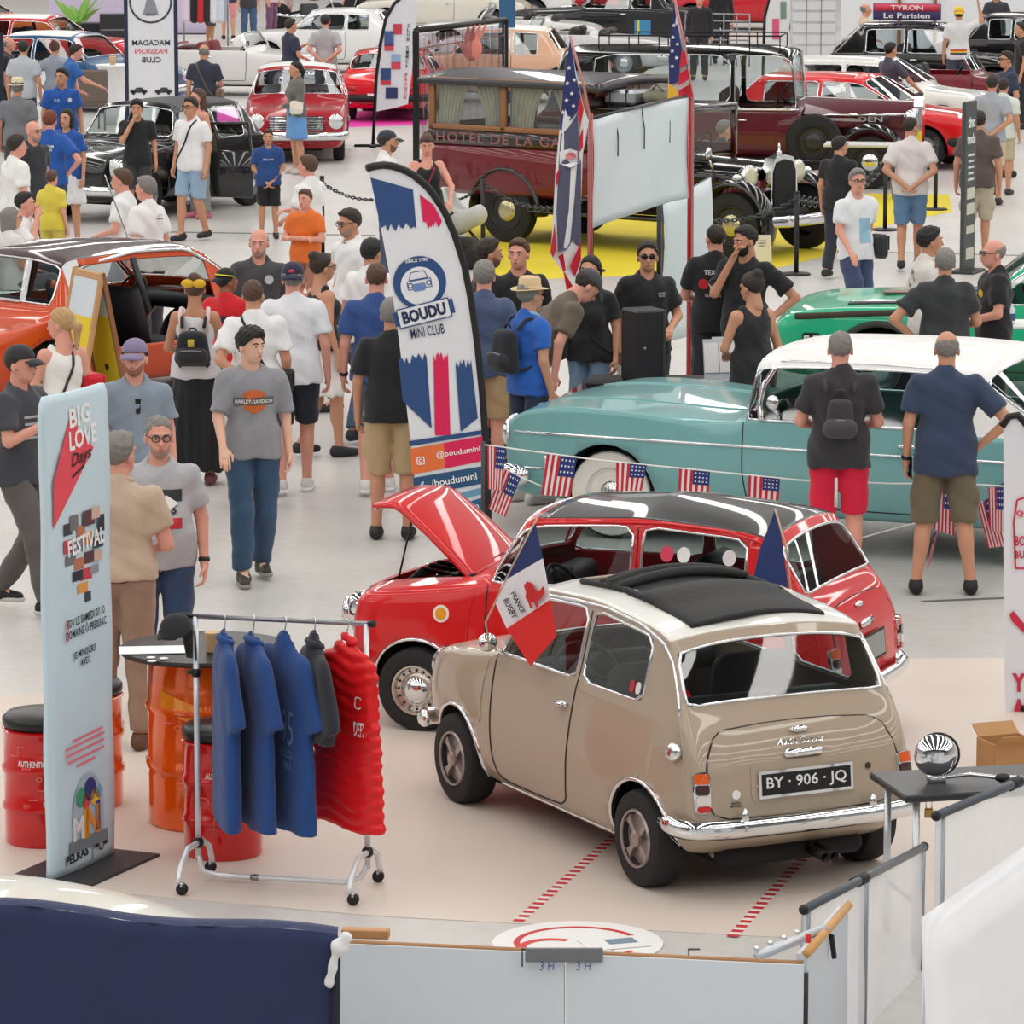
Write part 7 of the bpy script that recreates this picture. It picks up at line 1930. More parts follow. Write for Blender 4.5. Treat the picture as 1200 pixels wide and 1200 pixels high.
w1 = carpt(bm_,(.30,-.66,1.0)); fz2 = thing('car_flag','plain navy flag tip standing beyond the beige car sunroof','flag',(0,0,0)); g3 = lambda u,v: AT(u,v,w1[1])
o = flat('navy_cloth',[(908,598),(916,630),(924,690),(880,690),(890,645)],g3,M((40,60,116),.7),fz2); thicken(o,.003); new('flag_stick',tube([g3(908,596),g3(921,640),g3(932,740)],.006,6),M((206,176,150),.5),fz2)
# ---- bunting of little flags before the turquoise car
def usflag(parent,name,q,fn,nst=11,off=.004,vertical=True):
    """q TL TR BR BL pixels, stripes run down when vertical; canton top right"""
    q = np.array(q,dtype=float)
    f = lambda a,b: (q[0]*(1-a)+q[1]*a)*(1-b)+(q[3]*(1-a)+q[2]*a)*b
    o = new(name,([fn(*f(a,b)) for a,b in ((0,0),(1,0),(1,1),(0,1))],[(0,1,2,3)]),M((236,234,236),.7),parent,False); thicken(o,.003)
    tow = np.array((0,-off,0))
    def quad(nm,a0,a1,b0,b1,mat,k=1.): return new(nm,([fn(*f(a,b))+tow*k for a,b in ((a0,b0),(a1,b0),(a1,b1),(a0,b1))],[(0,1,2,3)]),mat,o,False)
    for k in range(0,nst,2):
        quad('red_stripe',k/nst,(k+1)/nst,0,1,M((200,30,50),.7))
    quad('blue_canton',.46,1,0,.50,M((36,52,120),.7),1.6)
    for a in range(4):
        for b in range(3): quad('star',.52+.12*a,.57+.12*a,.06+.15*b,.11+.15*b,M((230,232,240),.7),2.2)
    return o
bt = thing('bunting','white cord strung with little stars and stripes flags before the turquoise car','bunting',(0,0,0))
yB = lambda u: 29.36-.0006*(u-570)
bf = lambda u,v: AT(u,v,yB(u))
cord = [(566,521),(640,531),(700,539),(790,548),(860,555),(940,563),(1050,567),(1110,566),(1200,571),(1260,575)]
new('cord',tube([bf(u,v) for u,v in resamp(cord,40)],.006,5),WHITE,bt)
for q in ([(571,522),(593,525),(588,575),(572,573)],[(641,532),(676,537),(668,582),(634,580)],[(722,542),(758,545),(752,575),(722,575)],[(796,549),(832,553),(830,585),(794,583)],[(877,557),(914,561),(912,590),(876,588)],[(1098,567),(1118,567),(1118,628),(1094,620)],[(1158,571),(1178,571),(1177,624),(1160,622)]):
    usflag(bt,'little_flag',q,bf)
b2 = lambda u,v: AT(u,v,yB(u)+.06)
for q in ([(588,548),(610,560),(592,606),(572,596)],[(1102,610),(1098,608),(1086,668),(1090,660)],[(1145,590),(1162,582),(1178,640),(1158,642)]): usflag(bt,'little_flag',q,b2)
new('cord',tube([b2(u,v) for u,v in ((585,546),(612,560),(640,572))],.005,5),WHITE,bt); new('cord',tube([b2(u,v) for u,v in ((1010,630),(1060,616),(1110,604),(1160,585))],.005,5),WHITE,bt)
# posts that carry the bunting
for u,v in ((566,521),(1262,575)):
    p = bf(u,v); new('cord_post',tube([(p[0],p[1],0),(p[0],p[1],p[2]+.02)],.014,8),M((60,60,62),.5),bt)
# ---- barrier tape at the turquoise bonnet
tp = thing('barrier_tape','red and white barrier tape stretched to a short white post','tape',(0,0,0))
ta,tb_ = AT(566,497,33.2),AT(723,421,35.0); N = 26
for k in range(N):
    p0,p1 = ta+(tb_-ta)*k/N,ta+(tb_-ta)*(k+1)/N; zz = np.array((0,0,.035)); sag = lambda t: np.array((0,0,-.12*math.sin(math.pi*t)))
    a,b = p0+sag(k/N),p1+sag((k+1)/N); sh = (b-a)*.4
    o = new('tape_piece',([a-zz,b-zz,b+zz,a+zz],[(0,1,2,3)]),M((206,60,54),.5) if k % 2 else M((238,232,228),.5),tp,False)
p = tb_; new('tape_post',tube([(p[0]+.02,p[1],0),(p[0]+.02,p[1],p[2]+.04)],.025,8),WHITE,tp)
p = ta; new('tape_post',tube([(p[0],p[1],0),(p[0],p[1],p[2]+.04)],.02,8),WHITE,tp)
# ================================================================ stands behind: flags, poles, banners, fittings
# ---- white banner between two red poles with star flags
L0,R0 = np.array((.66,36.0,0)),np.array((1.63,39.1,0)); wf = VP(L0,R0)
sg = thing('banner','white blank banner laced between two red poles','banner',(0,0,0))
RP = M((176,24,34),.3,0,.6)
for (P,top) in ((L0,2.74),(R0,2.76)): new('red_pole',tube([(P[0],P[1],0),(P[0],P[1],top)],.022,8),RP,sg)
def bsh(a,b):
    p = L0+(R0-L0)*(.02+a*.96); z = 2.68-b*.92
    return np.array((p[0]+.015*math.sin(a*9+b*4),p[1],z+.02*math.sin(a*math.pi)))
o = new('banner_cloth',sheet(bsh,24,12),M((226,234,240),.6,0,0,.03,3,.2,10),sg); thicken(o,.004)
new('top_rod',tube([(L0[0],L0[1],2.70),(R0[0],R0[1],2.70)],.014,8),M((60,60,64),.4),sg)
for t in (.26,.52,.78):
    p = L0+(R0-L0)*t; q = p+np.array((-.03,-.03,0))
    new('lacing',tube([(q[0],q[1],2.71),(q[0]-.01,q[1]-.02,2.45),(q[0]-.015,q[1]-.02,2.28)],.006,5),BLACK,sg); new('lacing',tube([(q[0],q[1],2.71),(q[0]+.03,q[1]-.02,2.5),(q[0]+.03,q[1]-.02,2.32)],.006,5),BLACK,sg)
o = thing('banner','narrow white hanging cloth beside the rear red pole','banner',(0,0,0))
pA,pB = AT(777,240,39.6),AT(833,208,40.6)
def bs2(a,b): p = pA+(pB-pA)*a; return np.array((p[0]+.02*math.sin(b*6),p[1],p[2]*(1-b)+.35*b))
q = new('cloth_panel',sheet(bs2,10,10),M((224,232,238),.6,0,0,.03,3),o); thicken(q,.004)
for p in (pA,pB): new('support_post',tube([(p[0],p[1]+.05,0),(p[0],p[1]+.05,p[2]+.02)],.012,6),M((70,74,80),.4,.6),o)
new('top_rod',tube([pA+(0,.05,0),pB+(0,.05,0)],.01,6),M((70,74,80),.4,.6),o)
NAV = M((38,48,104),.7); REDF = M((206,30,52),.7); WHF = M((238,238,240),.7); GRYF = M((88,90,116),.7)
def hung(lab,yy,parts,stick,stars,base):
    f = thing('flag',lab,'flag',(0,0,0)); fn = lambda off: (lambda u,v: AT(u,v,yy-off)+np.array((0,.05*math.sin(u*.16+v*.02),0)))
    for k,(nm,px,mat) in enumerate(parts):
        o = flat(nm,px,fn(.006*k),mat,f); thicken(o,.003)
    for (u,v,r_) in stars:
        pts = [(u+r_*(1 if i % 2 == 0 else .42)*math.sin(i*math.pi/5),v-r_*(1 if i % 2 == 0 else .42)*math.cos(i*math.pi/5)) for i in range(10)]
        flat('star',pts,fn(.006*len(parts)+.01),WHF,f)
    S_ = [AT(u,v,yy+.02) for u,v in stick]; S_.append(np.array((base[0],base[1],0)))
    new('flag_staff',tube(S_,.013,6),M((196,130,130),.4),f)
hung('stars and stripes flag with grey eagle motif hanging from the front red pole',35.85,[
    ('flag_cloth',[(668,46),(676,90),(684,126),(690,142),(683,180),(681,240),(681,300),(682,352),(675,395),(666,352),(660,318),(645,300),(648,260),(651,200),(656,150),(661,100)],WHF),
    ('blue_field',[(668,46),(675,90),(680,112),(676,130),(668,142),(664,156),(656,152),(661,100)],NAV),
    ('eagle_motif',[(677,132),(678,176),(681,190),(681,292),(671,282),(664,292),(654,295),(652,250),(655,190),(657,158),(666,150)],GRYF),
    ('eagle_head',[(656,178),(668,174),(680,178),(679,190),(668,196),(656,192)],WHF),('eagle_beak',[(662,180),(672,178),(676,184),(664,187)],M((226,130,140),.7)),
    ('red_stripe',[(680,112),(684,128),(679,150),(677,132)],REDF),('red_stripe',[(683,150),(683,172),(679,178),(679,160)],REDF),('red_stripe',[(652,205),(656,196),(654,214),(651,222)],REDF),
    ('red_stripe',[(645,296),(650,262),(652,292),(648,302)],REDF),('red_stripe',[(681,284),(681,305),(674,325),(668,312)],REDF),('red_stripe',[(654,300),(660,296),(663,316),(660,318)],REDF),('red_stripe',[(660,316),(668,330),(680,350),(675,395),(666,352)],REDF)],
    [(668,42),(684,100),(692,142)],[(667,80,3),(665,98,3),(673,94,2.6),(670,110,2.8),(664,118,3),(672,124,2.6),(660,132,3),(667,138,2.4)],(L0[0]-.03,L0[1]))
hung('stars and stripes flag with gold edge hanging from the rear red pole',39.0,[
    ('flag_cloth',[(790,4),(796,30),(803,60),(812,112),(800,116),(783,118),(784,70),(787,30)],WHF),('blue_field',[(790,4),(794,28),(799,58),(795,96),(784,100),(784,70),(787,30)],NAV),
    ('red_stripe',[(799,58),(803,62),(805,74),(796,80)],REDF),('red_stripe',[(796,86),(806,80),(808,92),(795,100)],REDF),('red_stripe',[(795,106),(809,98),(812,112),(796,117)],REDF),('gold_corner',[(784,98),(792,104),(795,117),(782,119)],M((226,176,40),.7))],
    [(790,-4),(802,50),(812,115)],[(790,30,2.6),(789,44,2.6),(794,52,2.4),(788,60,2.6),(793,68,2.6),(788,78,2.6)],(R0[0]+.03,R0[1]))
# ---- draped counter, cases, leaflets
ct = thing('draped_table','long table under a black cloth behind the turquoise bonnet','table',(1.36,33.95,0),R(-4))
V,F = box(0,0,.36,1.5,.56,.72,.02); new('table_cloth',(V,F),cloth((24,25,28)),ct); new('table_top',box(0,0,.735,1.52,.58,.03,.008),cloth((28,29,32)),ct)
for k in range(12): new('cloth_fold',tube([(-.7+.127*k,-.285,.03),(-.69+.127*k,-.288,.7)],.016,6),cloth((24,25,28)),ct)
o = thing('equipment_case','upright black flight case with steel catches on the draped table','case',(1.04,33.85,.752),R(24))
new('case_shell',box(0,0,.29,.24,.30,.58,.015),M((34,36,40),.45),o,SH); new('case_lid',box(.125,0,.29,.03,.30,.58,.008),M((62,65,70),.4),o,SH)
for z in (.10,.5): new('catch',mv(ellip((0,0,0),(.012,.025,.018),10,6),(.145,-.06,z)),STEEL,o)
new('corner_bolt',mv(ellip((0,0,0),(.014,.01,.014),10,6),(-.05,-.152,.28)),STEEL,o)
for k,(dx,dz,ang,lab) in enumerate(((1.66,.0,12,'clear leaflet holder with white cards, front of the stand'),(1.74,.0,12,'clear leaflet holder with white cards, back of the stand'))):
    h = thing('leaflet_holder',lab,'leaflet holder',(dx,33.82+.16*k,.752),R(10),'leaflet holders on the draped table')
    new('holder_back',mv(box(0,0,.17,.25,.006,.34,.002),mat=Matrix.Rotation(R(-14),3,'X')),M((196,204,210),.2,0,.5),h,SH); new('holder_foot',box(0,.06,.005,.25,.16,.008),M((196,204,210),.2),h)
    for q in (-.062,.062): new('card',mv(box(q,-.010,.19,.115,.004,.24),mat=Matrix.Rotation(R(-14),3,'X')),M((236,236,236),.6),h,False)
# ---- things on the green car, bottles
p = AT(935,322,38.2)
for k,(u,v,col,lab) in enumerate(((952,326,(120,90,76),'brown magazine on the green bonnet'),(975,324,(200,190,180),'pale brochure on the green bonnet'),(940,320,(60,76,130),'blue brochure leaning on the green bonnet'))):
    q = on(gr_,'T',1.35-.35*k,-.1); w_ = carpt(gr_,q[0]); tag(new('brochure',box(0,0,.012,.30,.22,.012,.003),plain(col),None,SH,w_+np.array((0,0,.006)),R(20*k)),lab,'brochure')
tb2 = thing('side_table','small table behind the turquoise roof carrying bottles','table',(4.45,36.3,0)); new('table_top',box(0,0,.92,.9,.5,.03,.01),WHITE,tb2,SH)
for x in (-.4,.4):
    for y in (-.2,.2): new('leg',tube([(x,y,0),(x,y,.91)],.015,6),STEEL,tb2)
for k,x in enumerate((-.20,-.02,.18)):
    b = thing('bottle','white bottle with blue label and dark cap on the side table','bottle',(4.45+x,36.2,.936),0,'bottles on the side table'); new('flask',lathe([(.04,0),(.045,.01),(.045,.12),(.018,.16),(.018,.18)],16),M((226,232,240),.3),b); new('label_band',lathe([(.046,.03),(.0465,.035),(.0465,.085),(.046,.09)],16),M((60,84,130),.5),b); new('cap',mv(lathe([(.02,0),(.02,.03),(.014,.034)],12),(0,0,.175)),BLACK,b)
# ---- folding board by the orange saloon
p = AT(104,316,36.6); o = thing('folding_board','wooden folding board with yellow and white poster beside the orange saloon','sign',(p[0],p[1],0),R(28))
hb = p[2]
for s in (1,-1):
    rot = Matrix.Rotation(R(11*s),3,'Y'); fr = []
    for y in (-.30,.30): fr.append(new('frame_stile',mv(box(0,y,-hb/2,.04,.05,hb,.006),(0,0,hb),mat=rot),WOOD if s < 0 else M((196,150,104),.6,0,0,.12,12),o,SH))
    for z in (-.04,-hb+.12): new('frame_rail',mv(box(0,0,z,.035,.6,.06,.006),(0,0,hb),mat=rot),M((196,150,104),.6,0,0,.12,12),o,SH)
    for (z0,z1,col) in ((-.07,-.40,(214,226,234)),(-.40,-hb+.15,(232,206,44))): new('poster',mv(box(-s*.0,0,(z0+z1)/2,.02,.55,abs(z1-z0)),(0,0,hb),mat=rot),M(col,.6),o,False)
new('figure_print',mv(ellip((0,0,0),(.006,.07,.14),12,8),(.155,0,hb-.75)),M((30,30,30),.6),o)
# ---- posts and chains round the bus
def stanchion(u,v,h=.95,lab=''):
    p = G(u,v); o = thing('stanchion',lab,'barrier post',p,0,'barrier posts around the bus')
    new('post',tube([(0,0,.02),(0,0,h)],.028,10),M((34,36,38),.5),o); new('base',lathe([(.16,0),(.17,.01),(.15,.025),(.03,.03)],20),M((30,32,34),.5),o); new('cap',mv(ellip((0,0,0),(.035,.035,.02),10,6),(0,0,h)),BLACK,o)
    return p
def chain(a,b,lab,h=.88,sag=.22,n=34):
    A,B = a+np.array((0,0,h)),b+np.array((0,0,h)); o = thing('barrier_chain',lab,'chain',(0,0,0),0,'chains between the barrier posts')
    d = B-A; ang = math.atan2(d[1],d[0])
    me = None
    for k in range(n):
        t = (k+.5)/n; c = A+d*t-np.array((0,0,sag*4*t*(1-t)))
        if me is None:
            ln = np.linalg.norm(d)/n*.72; l0 = new('link',tube([(ln*math.cos(q),0,ln*.5*math.sin(q)) for q in np.linspace(0,6.283,11)[:-1]],.009,4,closed=True),M((70,74,76),.4,.6),o); me = l0.data; l = l0
        else: l = bpy.data.objects.new('link',me); COL.objects.link(l); l.parent = o
        l.location = tuple(c); l.rotation_euler = (R(90) if k % 2 else 0,0,ang)
sp = {}
for k,(u,v,lab) in enumerate(((378,300,'black barrier post in the aisle behind the white shirts'),(566,300,'black barrier post by the rear wheel of the bus'),(693,318,'black barrier post hidden beside the eagle flag'),(772,330,'black barrier post in front of the bus running board'),(933,322,'black barrier post before the bus radiator'),(1037,270,'black barrier post beside the pale grey t-shirt'),(1096,246,'black barrier post at the corner of the yellow carpet'),(495,296,'black barrier post beside the pushchair'))): sp[k] = stanchion(u,v,.95,lab)
chain(sp[0],sp[7],'chain from the aisle post to the pushchair post'); chain(sp[7],sp[1],'chain from the pushchair post to the rear wheel post'); chain(sp[1],sp[2],'chain along the rear wheel of the bus'); chain(sp[3],sp[4],'chain before the bus front wheel'); chain(sp[4],sp[5],'chain at the bus radiator corner'); chain(sp[5],sp[6],'chain at the yellow carpet corner')
p = G(893,309); o = thing('info_board','small cream notice board standing before the bus wheel','sign',p,R(10)); new('board',mv(box(0,0,.17,.24,.015,.34,.004),mat=Matrix.Rotation(R(-10),3,'X')),M((226,220,196),.6),o,SH); new('strut',tube([(0,.12,0),(0,.03,.25)],.008,5),STEEL,o)
for k in range(3): new('text_line',mv(box(0,-.010,.27-.03*k,.12-.03*k,.003,.008),mat=Matrix.Rotation(R(-10),3,'X')),M((90,86,80),.6),o,False)
# ---- folding trestle by the boy
p = G(1012,232); o = thing('trestle_table','grey folding trestle table behind the boy in black','table',p,R(-8)); new('table_top',box(0,0,.74,1.1,.6,.04,.01),M((196,198,196),.5),o,SH)
for x in (-.42,.42):
    for s in (1,-1): new('leg',tube([(x,-.25*s,0),(x*.8,.25*s,.72)],.014,6),STEEL,o)
# ---- dark information column
p = G(1133,319); o = thing('sign_totem','tall narrow dark grey sign with white lettering beside the brown t-shirt','sign',p,R(66))
new('panel',box(0,0,.99,.42,.05,1.98,.01),M((66,72,72),.5),o,SH); new('foot',box(0,0,.015,.5,.3,.03,.008),M((50,54,54),.5),o,SH)
for y_,sg_ in ((-.028,1),):
    for k,(txt,z,w_,h_) in enumerate((('tino',1.74,.24,.13),('tendo',1.55,.30,.12))): put2d('lettering',fit2d(text2d(txt,bold=.03),w_,h_),plane_fn((0,y_,z),(1,0,0),(0,0,1)),WT,o)
    for k in range(5): new('text_line',box(0,y_,1.36-.07*k,.22-.03*(k % 2),.004,.025),M((220,222,222),.6),o,False)
    for k,z in enumerate((.92,.74,.50,.22)): new('notice',box(0,y_-.002,z,.28,.006,.13 if k != 2 else .09),M((206,206,190),.6),o,False)
# ---- pushchair
p = G(528,312); o = thing('pushchair','black framed pushchair with grey seat shell before the bus wheel','pushchair',p,R(-25)); fm = M((28,29,32),.4,.3)
for y in (-.26,.26):
    new('frame_tube',tube([(-.42,y,1.02),(-.10,y,.62),(.38,y,.14)],.018,8),fm,o); new('frame_tube',tube([(-.34,y,.14),(-.02,y,.52),(.16,y,.66)],.016,8),fm,o)
    for x in (-.34,.38): new('wheel',mv(lathe([(.03,-.02),(.11,-.02),(.125,0),(.11,.02),(.03,.02)],18,'y'),(x,y,.125)),RUBBER,o)
new('handle_bar',tube([(-.42,-.26,1.02),(-.46,0,1.04),(-.42,.26,1.02)],.02,8),fm,o)
F_ = Field((-.4,-.3,.3),(.5,.3,1.0),.02); F_.cone((-.05,0,.78),(.10,0,.55),.16,.17,.05); F_.cone((.10,0,.55),(.34,0,.62),.16,.13,.05); F_.ell((.14,0,.82),(.24,.14,.22),0,sub=True); new('seat_shell',F_.mesh(),M((190,190,186),.5),o)
new('basket',box(.02,0,.26,.5,.4,.16,.03),cloth((34,34,38)),o)
# ---- luggage on the bus
bp = np.array(BUS.location); ba = R(-37)
def busw(x,y,z): return np.array((bp[0]+x*math.cos(ba)-y*math.sin(ba),bp[1]+x*math.sin(ba)+y*math.cos(ba),z))
o = thing('suitcase','silver hard suitcase lying on the bus cab roof','suitcase',busw(-.12,-.45,1.746),ba); new('case_shell',box(0,0,.10,.46,.40,.19,.04),M((176,180,186),.3,.7),o,SH)
for x in (-.12,.12): new('case_strap',box(x,0,.10,.03,.41,.20,.01),BLACK,o,SH)
o = thing('canvas_bag','crumpled olive canvas bag beside the silver suitcase','bag',busw(.36,-.30,1.746),ba); F_ = Field((-.35,-.35,-.02),(.35,.35,.35),.02); F_.ell((0,0,.10),(.30,.30,.13),.02); F_.ell((-.12,.05,.17),(.12,.16,.10),.06); F_.cut((0,0,.002),(0,0,-1.)); F_.wave(.018,16,4); new('bag_body',F_.mesh(),cloth((112,110,92)),o); new('bag_handle',tube([(-.10,-.2,.18),(0,-.22,.27),(.10,-.2,.18)],.012,6),cloth((90,88,74)),o)
# ---- clear curtain booth at the left of the bus
o = thing('curtain_booth','black framed booth hung with clear dark tinted curtains behind the bus','booth',(0,0,0)); q0,q1 = G(488,238),G(592,215); hb = 2.35
for q in (q0,q1): new('frame_post',box(q[0],q[1],hb/2,.09,.09,hb,.01),M((18,18,22),.5),o,SH)
dd = q1-q0; new('top_bar',tube([(q0[0],q0[1],hb),(q1[0],q1[1],hb)],.04,8),M((18,18,22),.5),o); new('rail',tube([(q0[0],q0[1],hb-.25),(q1[0],q1[1],hb-.22)],.012,6),M((196,166,130),.4),o)
cg = glass((.62,.56,.62),1.,'clear_vinyl')
for k in range(4):
    def cs(a,b,k=k): t = (k+a)/4; w_ = q0+dd*t; return np.array((w_[0],w_[1]-.08+.05*math.sin(a*18),hb-.06-b*1.5))
    new('curtain',sheet(cs,26,4),cg,o)
hd = thing('mannequin_hand','pink display hand hanging inside the curtain booth','hand',(0,0,0)); pc = q0+dd*.62; pc[2] = 2.0
F_ = Field(pc-.35,pc+.35,.018); F_.ell(pc,(.14,.06,.18),.02)
for k in range(4): F_.cone(pc+np.array((-.09+.06*k,0,.14)),pc+np.array((-.05+.08*k,0,.33)),.03,.02,.01)
F_.cone(pc+np.array((-.12,0,0)),pc+np.array((-.22,0,.1)),.03,.02,.02); new('hand_shape',F_.mesh(),M((226,140,128),.5),hd)
# ---- upright banners of the far stands
def stander(lab,quad,v0,mat,name='banner',thick=.03,edge=None,cat='banner'):
    """quad: TL TR pixels widths at the ground row v0"""
    (u0,u1,vt) = quad; a,b = G(u0,v0),G(u1,v0); f = VP(a,b); z = f(u0,vt)[2]
    o = thing(name,lab,cat,a,math.atan2(b[1]-a[1],b[0]-a[0])); w_ = np.linalg.norm(b-a)
    new('panel',box(w_/2,0,z/2+.02,w_,thick,z,.008),mat,o,SH); new('foot',box(w_/2,0,.015,w_*1.05,.4,.03,.008),M((60,62,66),.5),o,SH)
    if edge:
        for x in (0,w_): new('edge_post',box(x,0,z/2,.06,.05,z,.008),edge,o,SH)
    return o,w_,z
o,w_,z = stander('tall white banner with mirrored club name and small car drawings',(150,208,-60),188,M((228,230,236),.6),edge=M((30,40,70),.5))
yb = -.022
def bl(nm,VF,zz,mat,x=None): put2d(nm,VF,lambda a,b: np.array(((w_/2 if x is None else x)+a,yb,zz+b)),mat,o)
zz = lambda v: VP(G(150,188),G(208,188))(178,v)[2]
mir = lambda VF: (VF[0]*np.array([-1,1]),[q[::-1] for q in VF[1]])
bl('club_lettering',mir(fit2d(text2d('MACADAM',bold=.015),.58,.085)),zz(50),M((60,64,74),.6)); bl('club_lettering',mir(fit2d(text2d('PASSION',bold=.015),.50,.075)),zz(60),M((226,110,120),.6)); bl('club_lettering',mir(fit2d(text2d('CLUB',bold=.02),.30,.085)),zz(70),M((60,64,74),.6))
bl('emblem_ring',ring2(.30,.33,40),zz(2),M((60,64,74),.6)); bl('emblem_road',poly2([(-.12,-.2),(.12,-.2),(.04,.1),(-.04,.1)]),zz(2),M((140,146,156),.6)); bl('emblem_lettering',mir(fit2d(text2d('CLUB',bold=.02),.14,.04)),zz(17),M((90,94,104),.6))
for k,(dx,dz) in enumerate(((-.2,0),(.18,0),(-.2,-.18),(.18,-.18))):
    VF = comb2(poly2([(-.13,-.02),(-.13,.02),(-.06,.03),(-.03,.06),(.05,.06),(.08,.03),(.13,.02),(.13,-.02)]),disc2(.028,12,-.08,-.025),disc2(.028,12,.08,-.025)); bl('car_drawing',at2(VF,dx,dz),zz(107),M((60,62,70),.6))
def fcurve(lab,px,vb,ub,mat,parts=()):
    b = G(ub,vb); f = thing('feather_flag',lab,'flag',(0,0,0)); fn = lambda off: (lambda u,v: AT(u,v,b[1]-off))
    o = flat('flag_cloth',px,fn(0),mat,f); thicken(o,.01)
    left = px[:len(px)//2]; new('flag_pole',tube([fn(0)(u,v) for u,v in left[::-1]][::-1]+[np.array((b[0],b[1],0))],.03,6),BLACK,f)
    new('flag_base',comb(box(b[0],b[1],.02,.6,.08,.04,.01),box(b[0],b[1],.02,.08,.6,.04,.01)),BLACK,f)
    for nm,q,m in parts: flat(nm,q,fn(.02),m,f)
    return f,fn
SQ = lambda u,v,w_=11,h_=17: [(u-w_/2,v-h_/2),(u+w_/2,v-h_/2),(u+w_/2,v+h_/2),(u-w_/2,v+h_/2)]
f,fn = fcurve('white feather flag with column of square car badges and club name',[(480,-10),(462,4),(452,22),(446,50),(441,90),(439,131),(460,127),(478,122),(483,80),(487,40),(490,4)],172,437,M((226,228,236),.6),
    [('badge',SQ(456,45),M((70,90,150),.6)),('badge',SQ(456,56,11,7),M((214,70,90),.6)),('badge',SQ(464,68,11,9),M((150,180,214),.6)),('badge',SQ(464,77,11,8),M((214,70,90),.6)),('badge',SQ(452,87,12,14),M((44,74,130),.6)),('badge',SQ(452,97,12,5),M((206,50,70),.6)),('badge',SQ(459,109,14,13),M((36,52,100),.6)),('badge',SQ(466,34,10,12),M((206,60,80),.6))])
for k,(ch,v) in enumerate(zip('CLUB SIMCA FRANCE',np.linspace(30,114,17))):
    if ch != ' ':
        VF = fit2d(text2d(ch,bold=.02),3.2,4.2); put2d('club_lettering',(np.stack([VF[0][:,0]+479-.05*(v-30),v-VF[0][:,1]],1),VF[1]),fn(.03),M((206,60,80),.6) if k > 10 else M((60,60,74),.6),f)
fcurve('white feather flag with pink and green blocks before the shutter column',[(922,-20),(902,-4),(896,20),(894,62),(922,62),(926,20),(926,-14)],118,893,M((230,230,234),.6),[('badge',SQ(909,34,8,24),M((226,90,130),.6)),('badge',SQ(918,12,7,20),M((120,150,130),.6))])
stander('blue printed banner behind the clear curtain booth',(585,604,-30),120,M((44,96,140),.6)); stander('narrow dark navy banner beside the straw hat man',(-12,6,40),175,M((20,30,50),.6))
o,w_,z = stander('white ribbed roller shutter column of the hall',(926,978,-140),100,M((206,208,212),.5),'shutter_column',.5,None,'column')
for k in range(22): new('slat',box(w_/2,-.262,.25+.22*k,w_*.96,.02,.17,.006),M((216,218,222),.4),o,SH)
for x in (.33,.66): new('groove',box(w_*x,-.274,z/2,.02,.006,z),M((140,142,148),.5),o,False)
o,w_,z = stander('black folding screen with blue and yellow picture behind the limousine roof',(735,806,16),72,M((34,34,40),.6),'folding_screen',.05,None,'screen')
new('picture',box(w_*.25,-.03,z*.62,.35,.01,.5),M((60,140,190),.6),o,False); new('picture_edge',box(w_*.18,-.032,z*.6,.05,.01,.55),M((230,206,60),.6),o,False)
o = thing('railing','grey steel railing in front of the dark jackets','railing',(0,0,0)); a,b = G(803,76),G(878,78)
for z in (.35,.55,.75,.95,1.1): new('rail',tube([(a[0],a[1],z),(b[0],b[1],z)],.02,6),STEEL,o)
for t in np.linspace(0,1,6): q = a+(b-a)*t; new('baluster',tube([(q[0],q[1],0),(q[0],q[1],1.1)],.018,6),STEEL,o)
# ---- left back: white cube counter, cocktail table, chairs, plant, cases, garments
p = G(48,150); o = tag(new('display_cube',box(0,0,.5,.55,.55,1.0,.02),M((232,234,236),.5),None,SH,p),'plain white display cube beside the checked shirt','counter')
p = G(137,146); o = thing('cocktail_table','white covered cocktail table with a paper cup','table',p); new('cloth_cover',lathe([(.22,0),(.19,.3),(.22,.8),(.34,1.0),(.36,1.02),(.35,1.03)],24),M((236,236,238),.7),o)
q = p+np.array((-.05,-.1,1.032)); tag(new('paper_cup',lathe([(.045,0),(.06,.14),(.055,.145),(.05,.13)],16),M((206,170,130),.7),None,True,q),'tan paper cup on the white cocktail table','cup')
p = G(106,152); o = thing('padded_chair','taupe padded chair beside the cocktail table','chair',p,R(20)); new('seat',box(0,0,.45,.5,.5,.1,.03),M((110,98,88),.8),o,SH); new('backrest',box(0,-.24,.75,.5,.07,.55,.03),M((110,98,88),.8),o,SH)
for x in (-.2,.2):
    for y in (-.2,.2): new('leg',tube([(x,y,0),(x,y,.42)],.018,6),STEEL,o)
for k,(u,v,lab) in enumerate(((12,292,'white chair under the grey haired seated woman'),(30,286,'white chair under the seated man'))):
    pp = [c for c in PEOPLE if 'seated' in c.root['label']][k]
    o = thing('plain_chair',lab,'chair',pp.loc,-R(pp.face)); new('seat',box(0,-.02,.40,.42,.42,.04,.015),WHITE,o,SH); new('backrest',box(0,-.25,.66,.42,.03,.40,.015),WHITE,o,SH)
    for x in (-.18,.18):
        for y in (-.2,.17): new('leg',tube([(x,y,0),(x,y,.39)],.014,6),STEEL,o)
p = G(90,56); o = thing('potted_plant','broad leaved green plant in dark pot at the back row','plant',p); new('pot',lathe([(.22,0),(.28,.4),(.30,.42),(.26,.42)],20),M((40,40,44),.5),o)
rnd = random.Random(3)
for k in range(11):
    a = k*2.4; ln = rnd.uniform(.7,1.05); up = rnd.uniform(.5,1.1)
    def leaf(u,v,a=a,ln=ln,up=up): r_ = u*ln*.7; w_ = .13*math.sin(math.pi*min(1,u*1.02))*(v-.5)*2; return (r_*math.cos(a)-w_*math.sin(a),r_*math.sin(a)+w_*math.cos(a),.4+up*u*1.1-.45*u*u*(1.1-up*.5))
    l = new('leaf',sheet(leaf,8,2),M((120,170,60),.5,0,0,.15,6),o); thicken(l,.006)
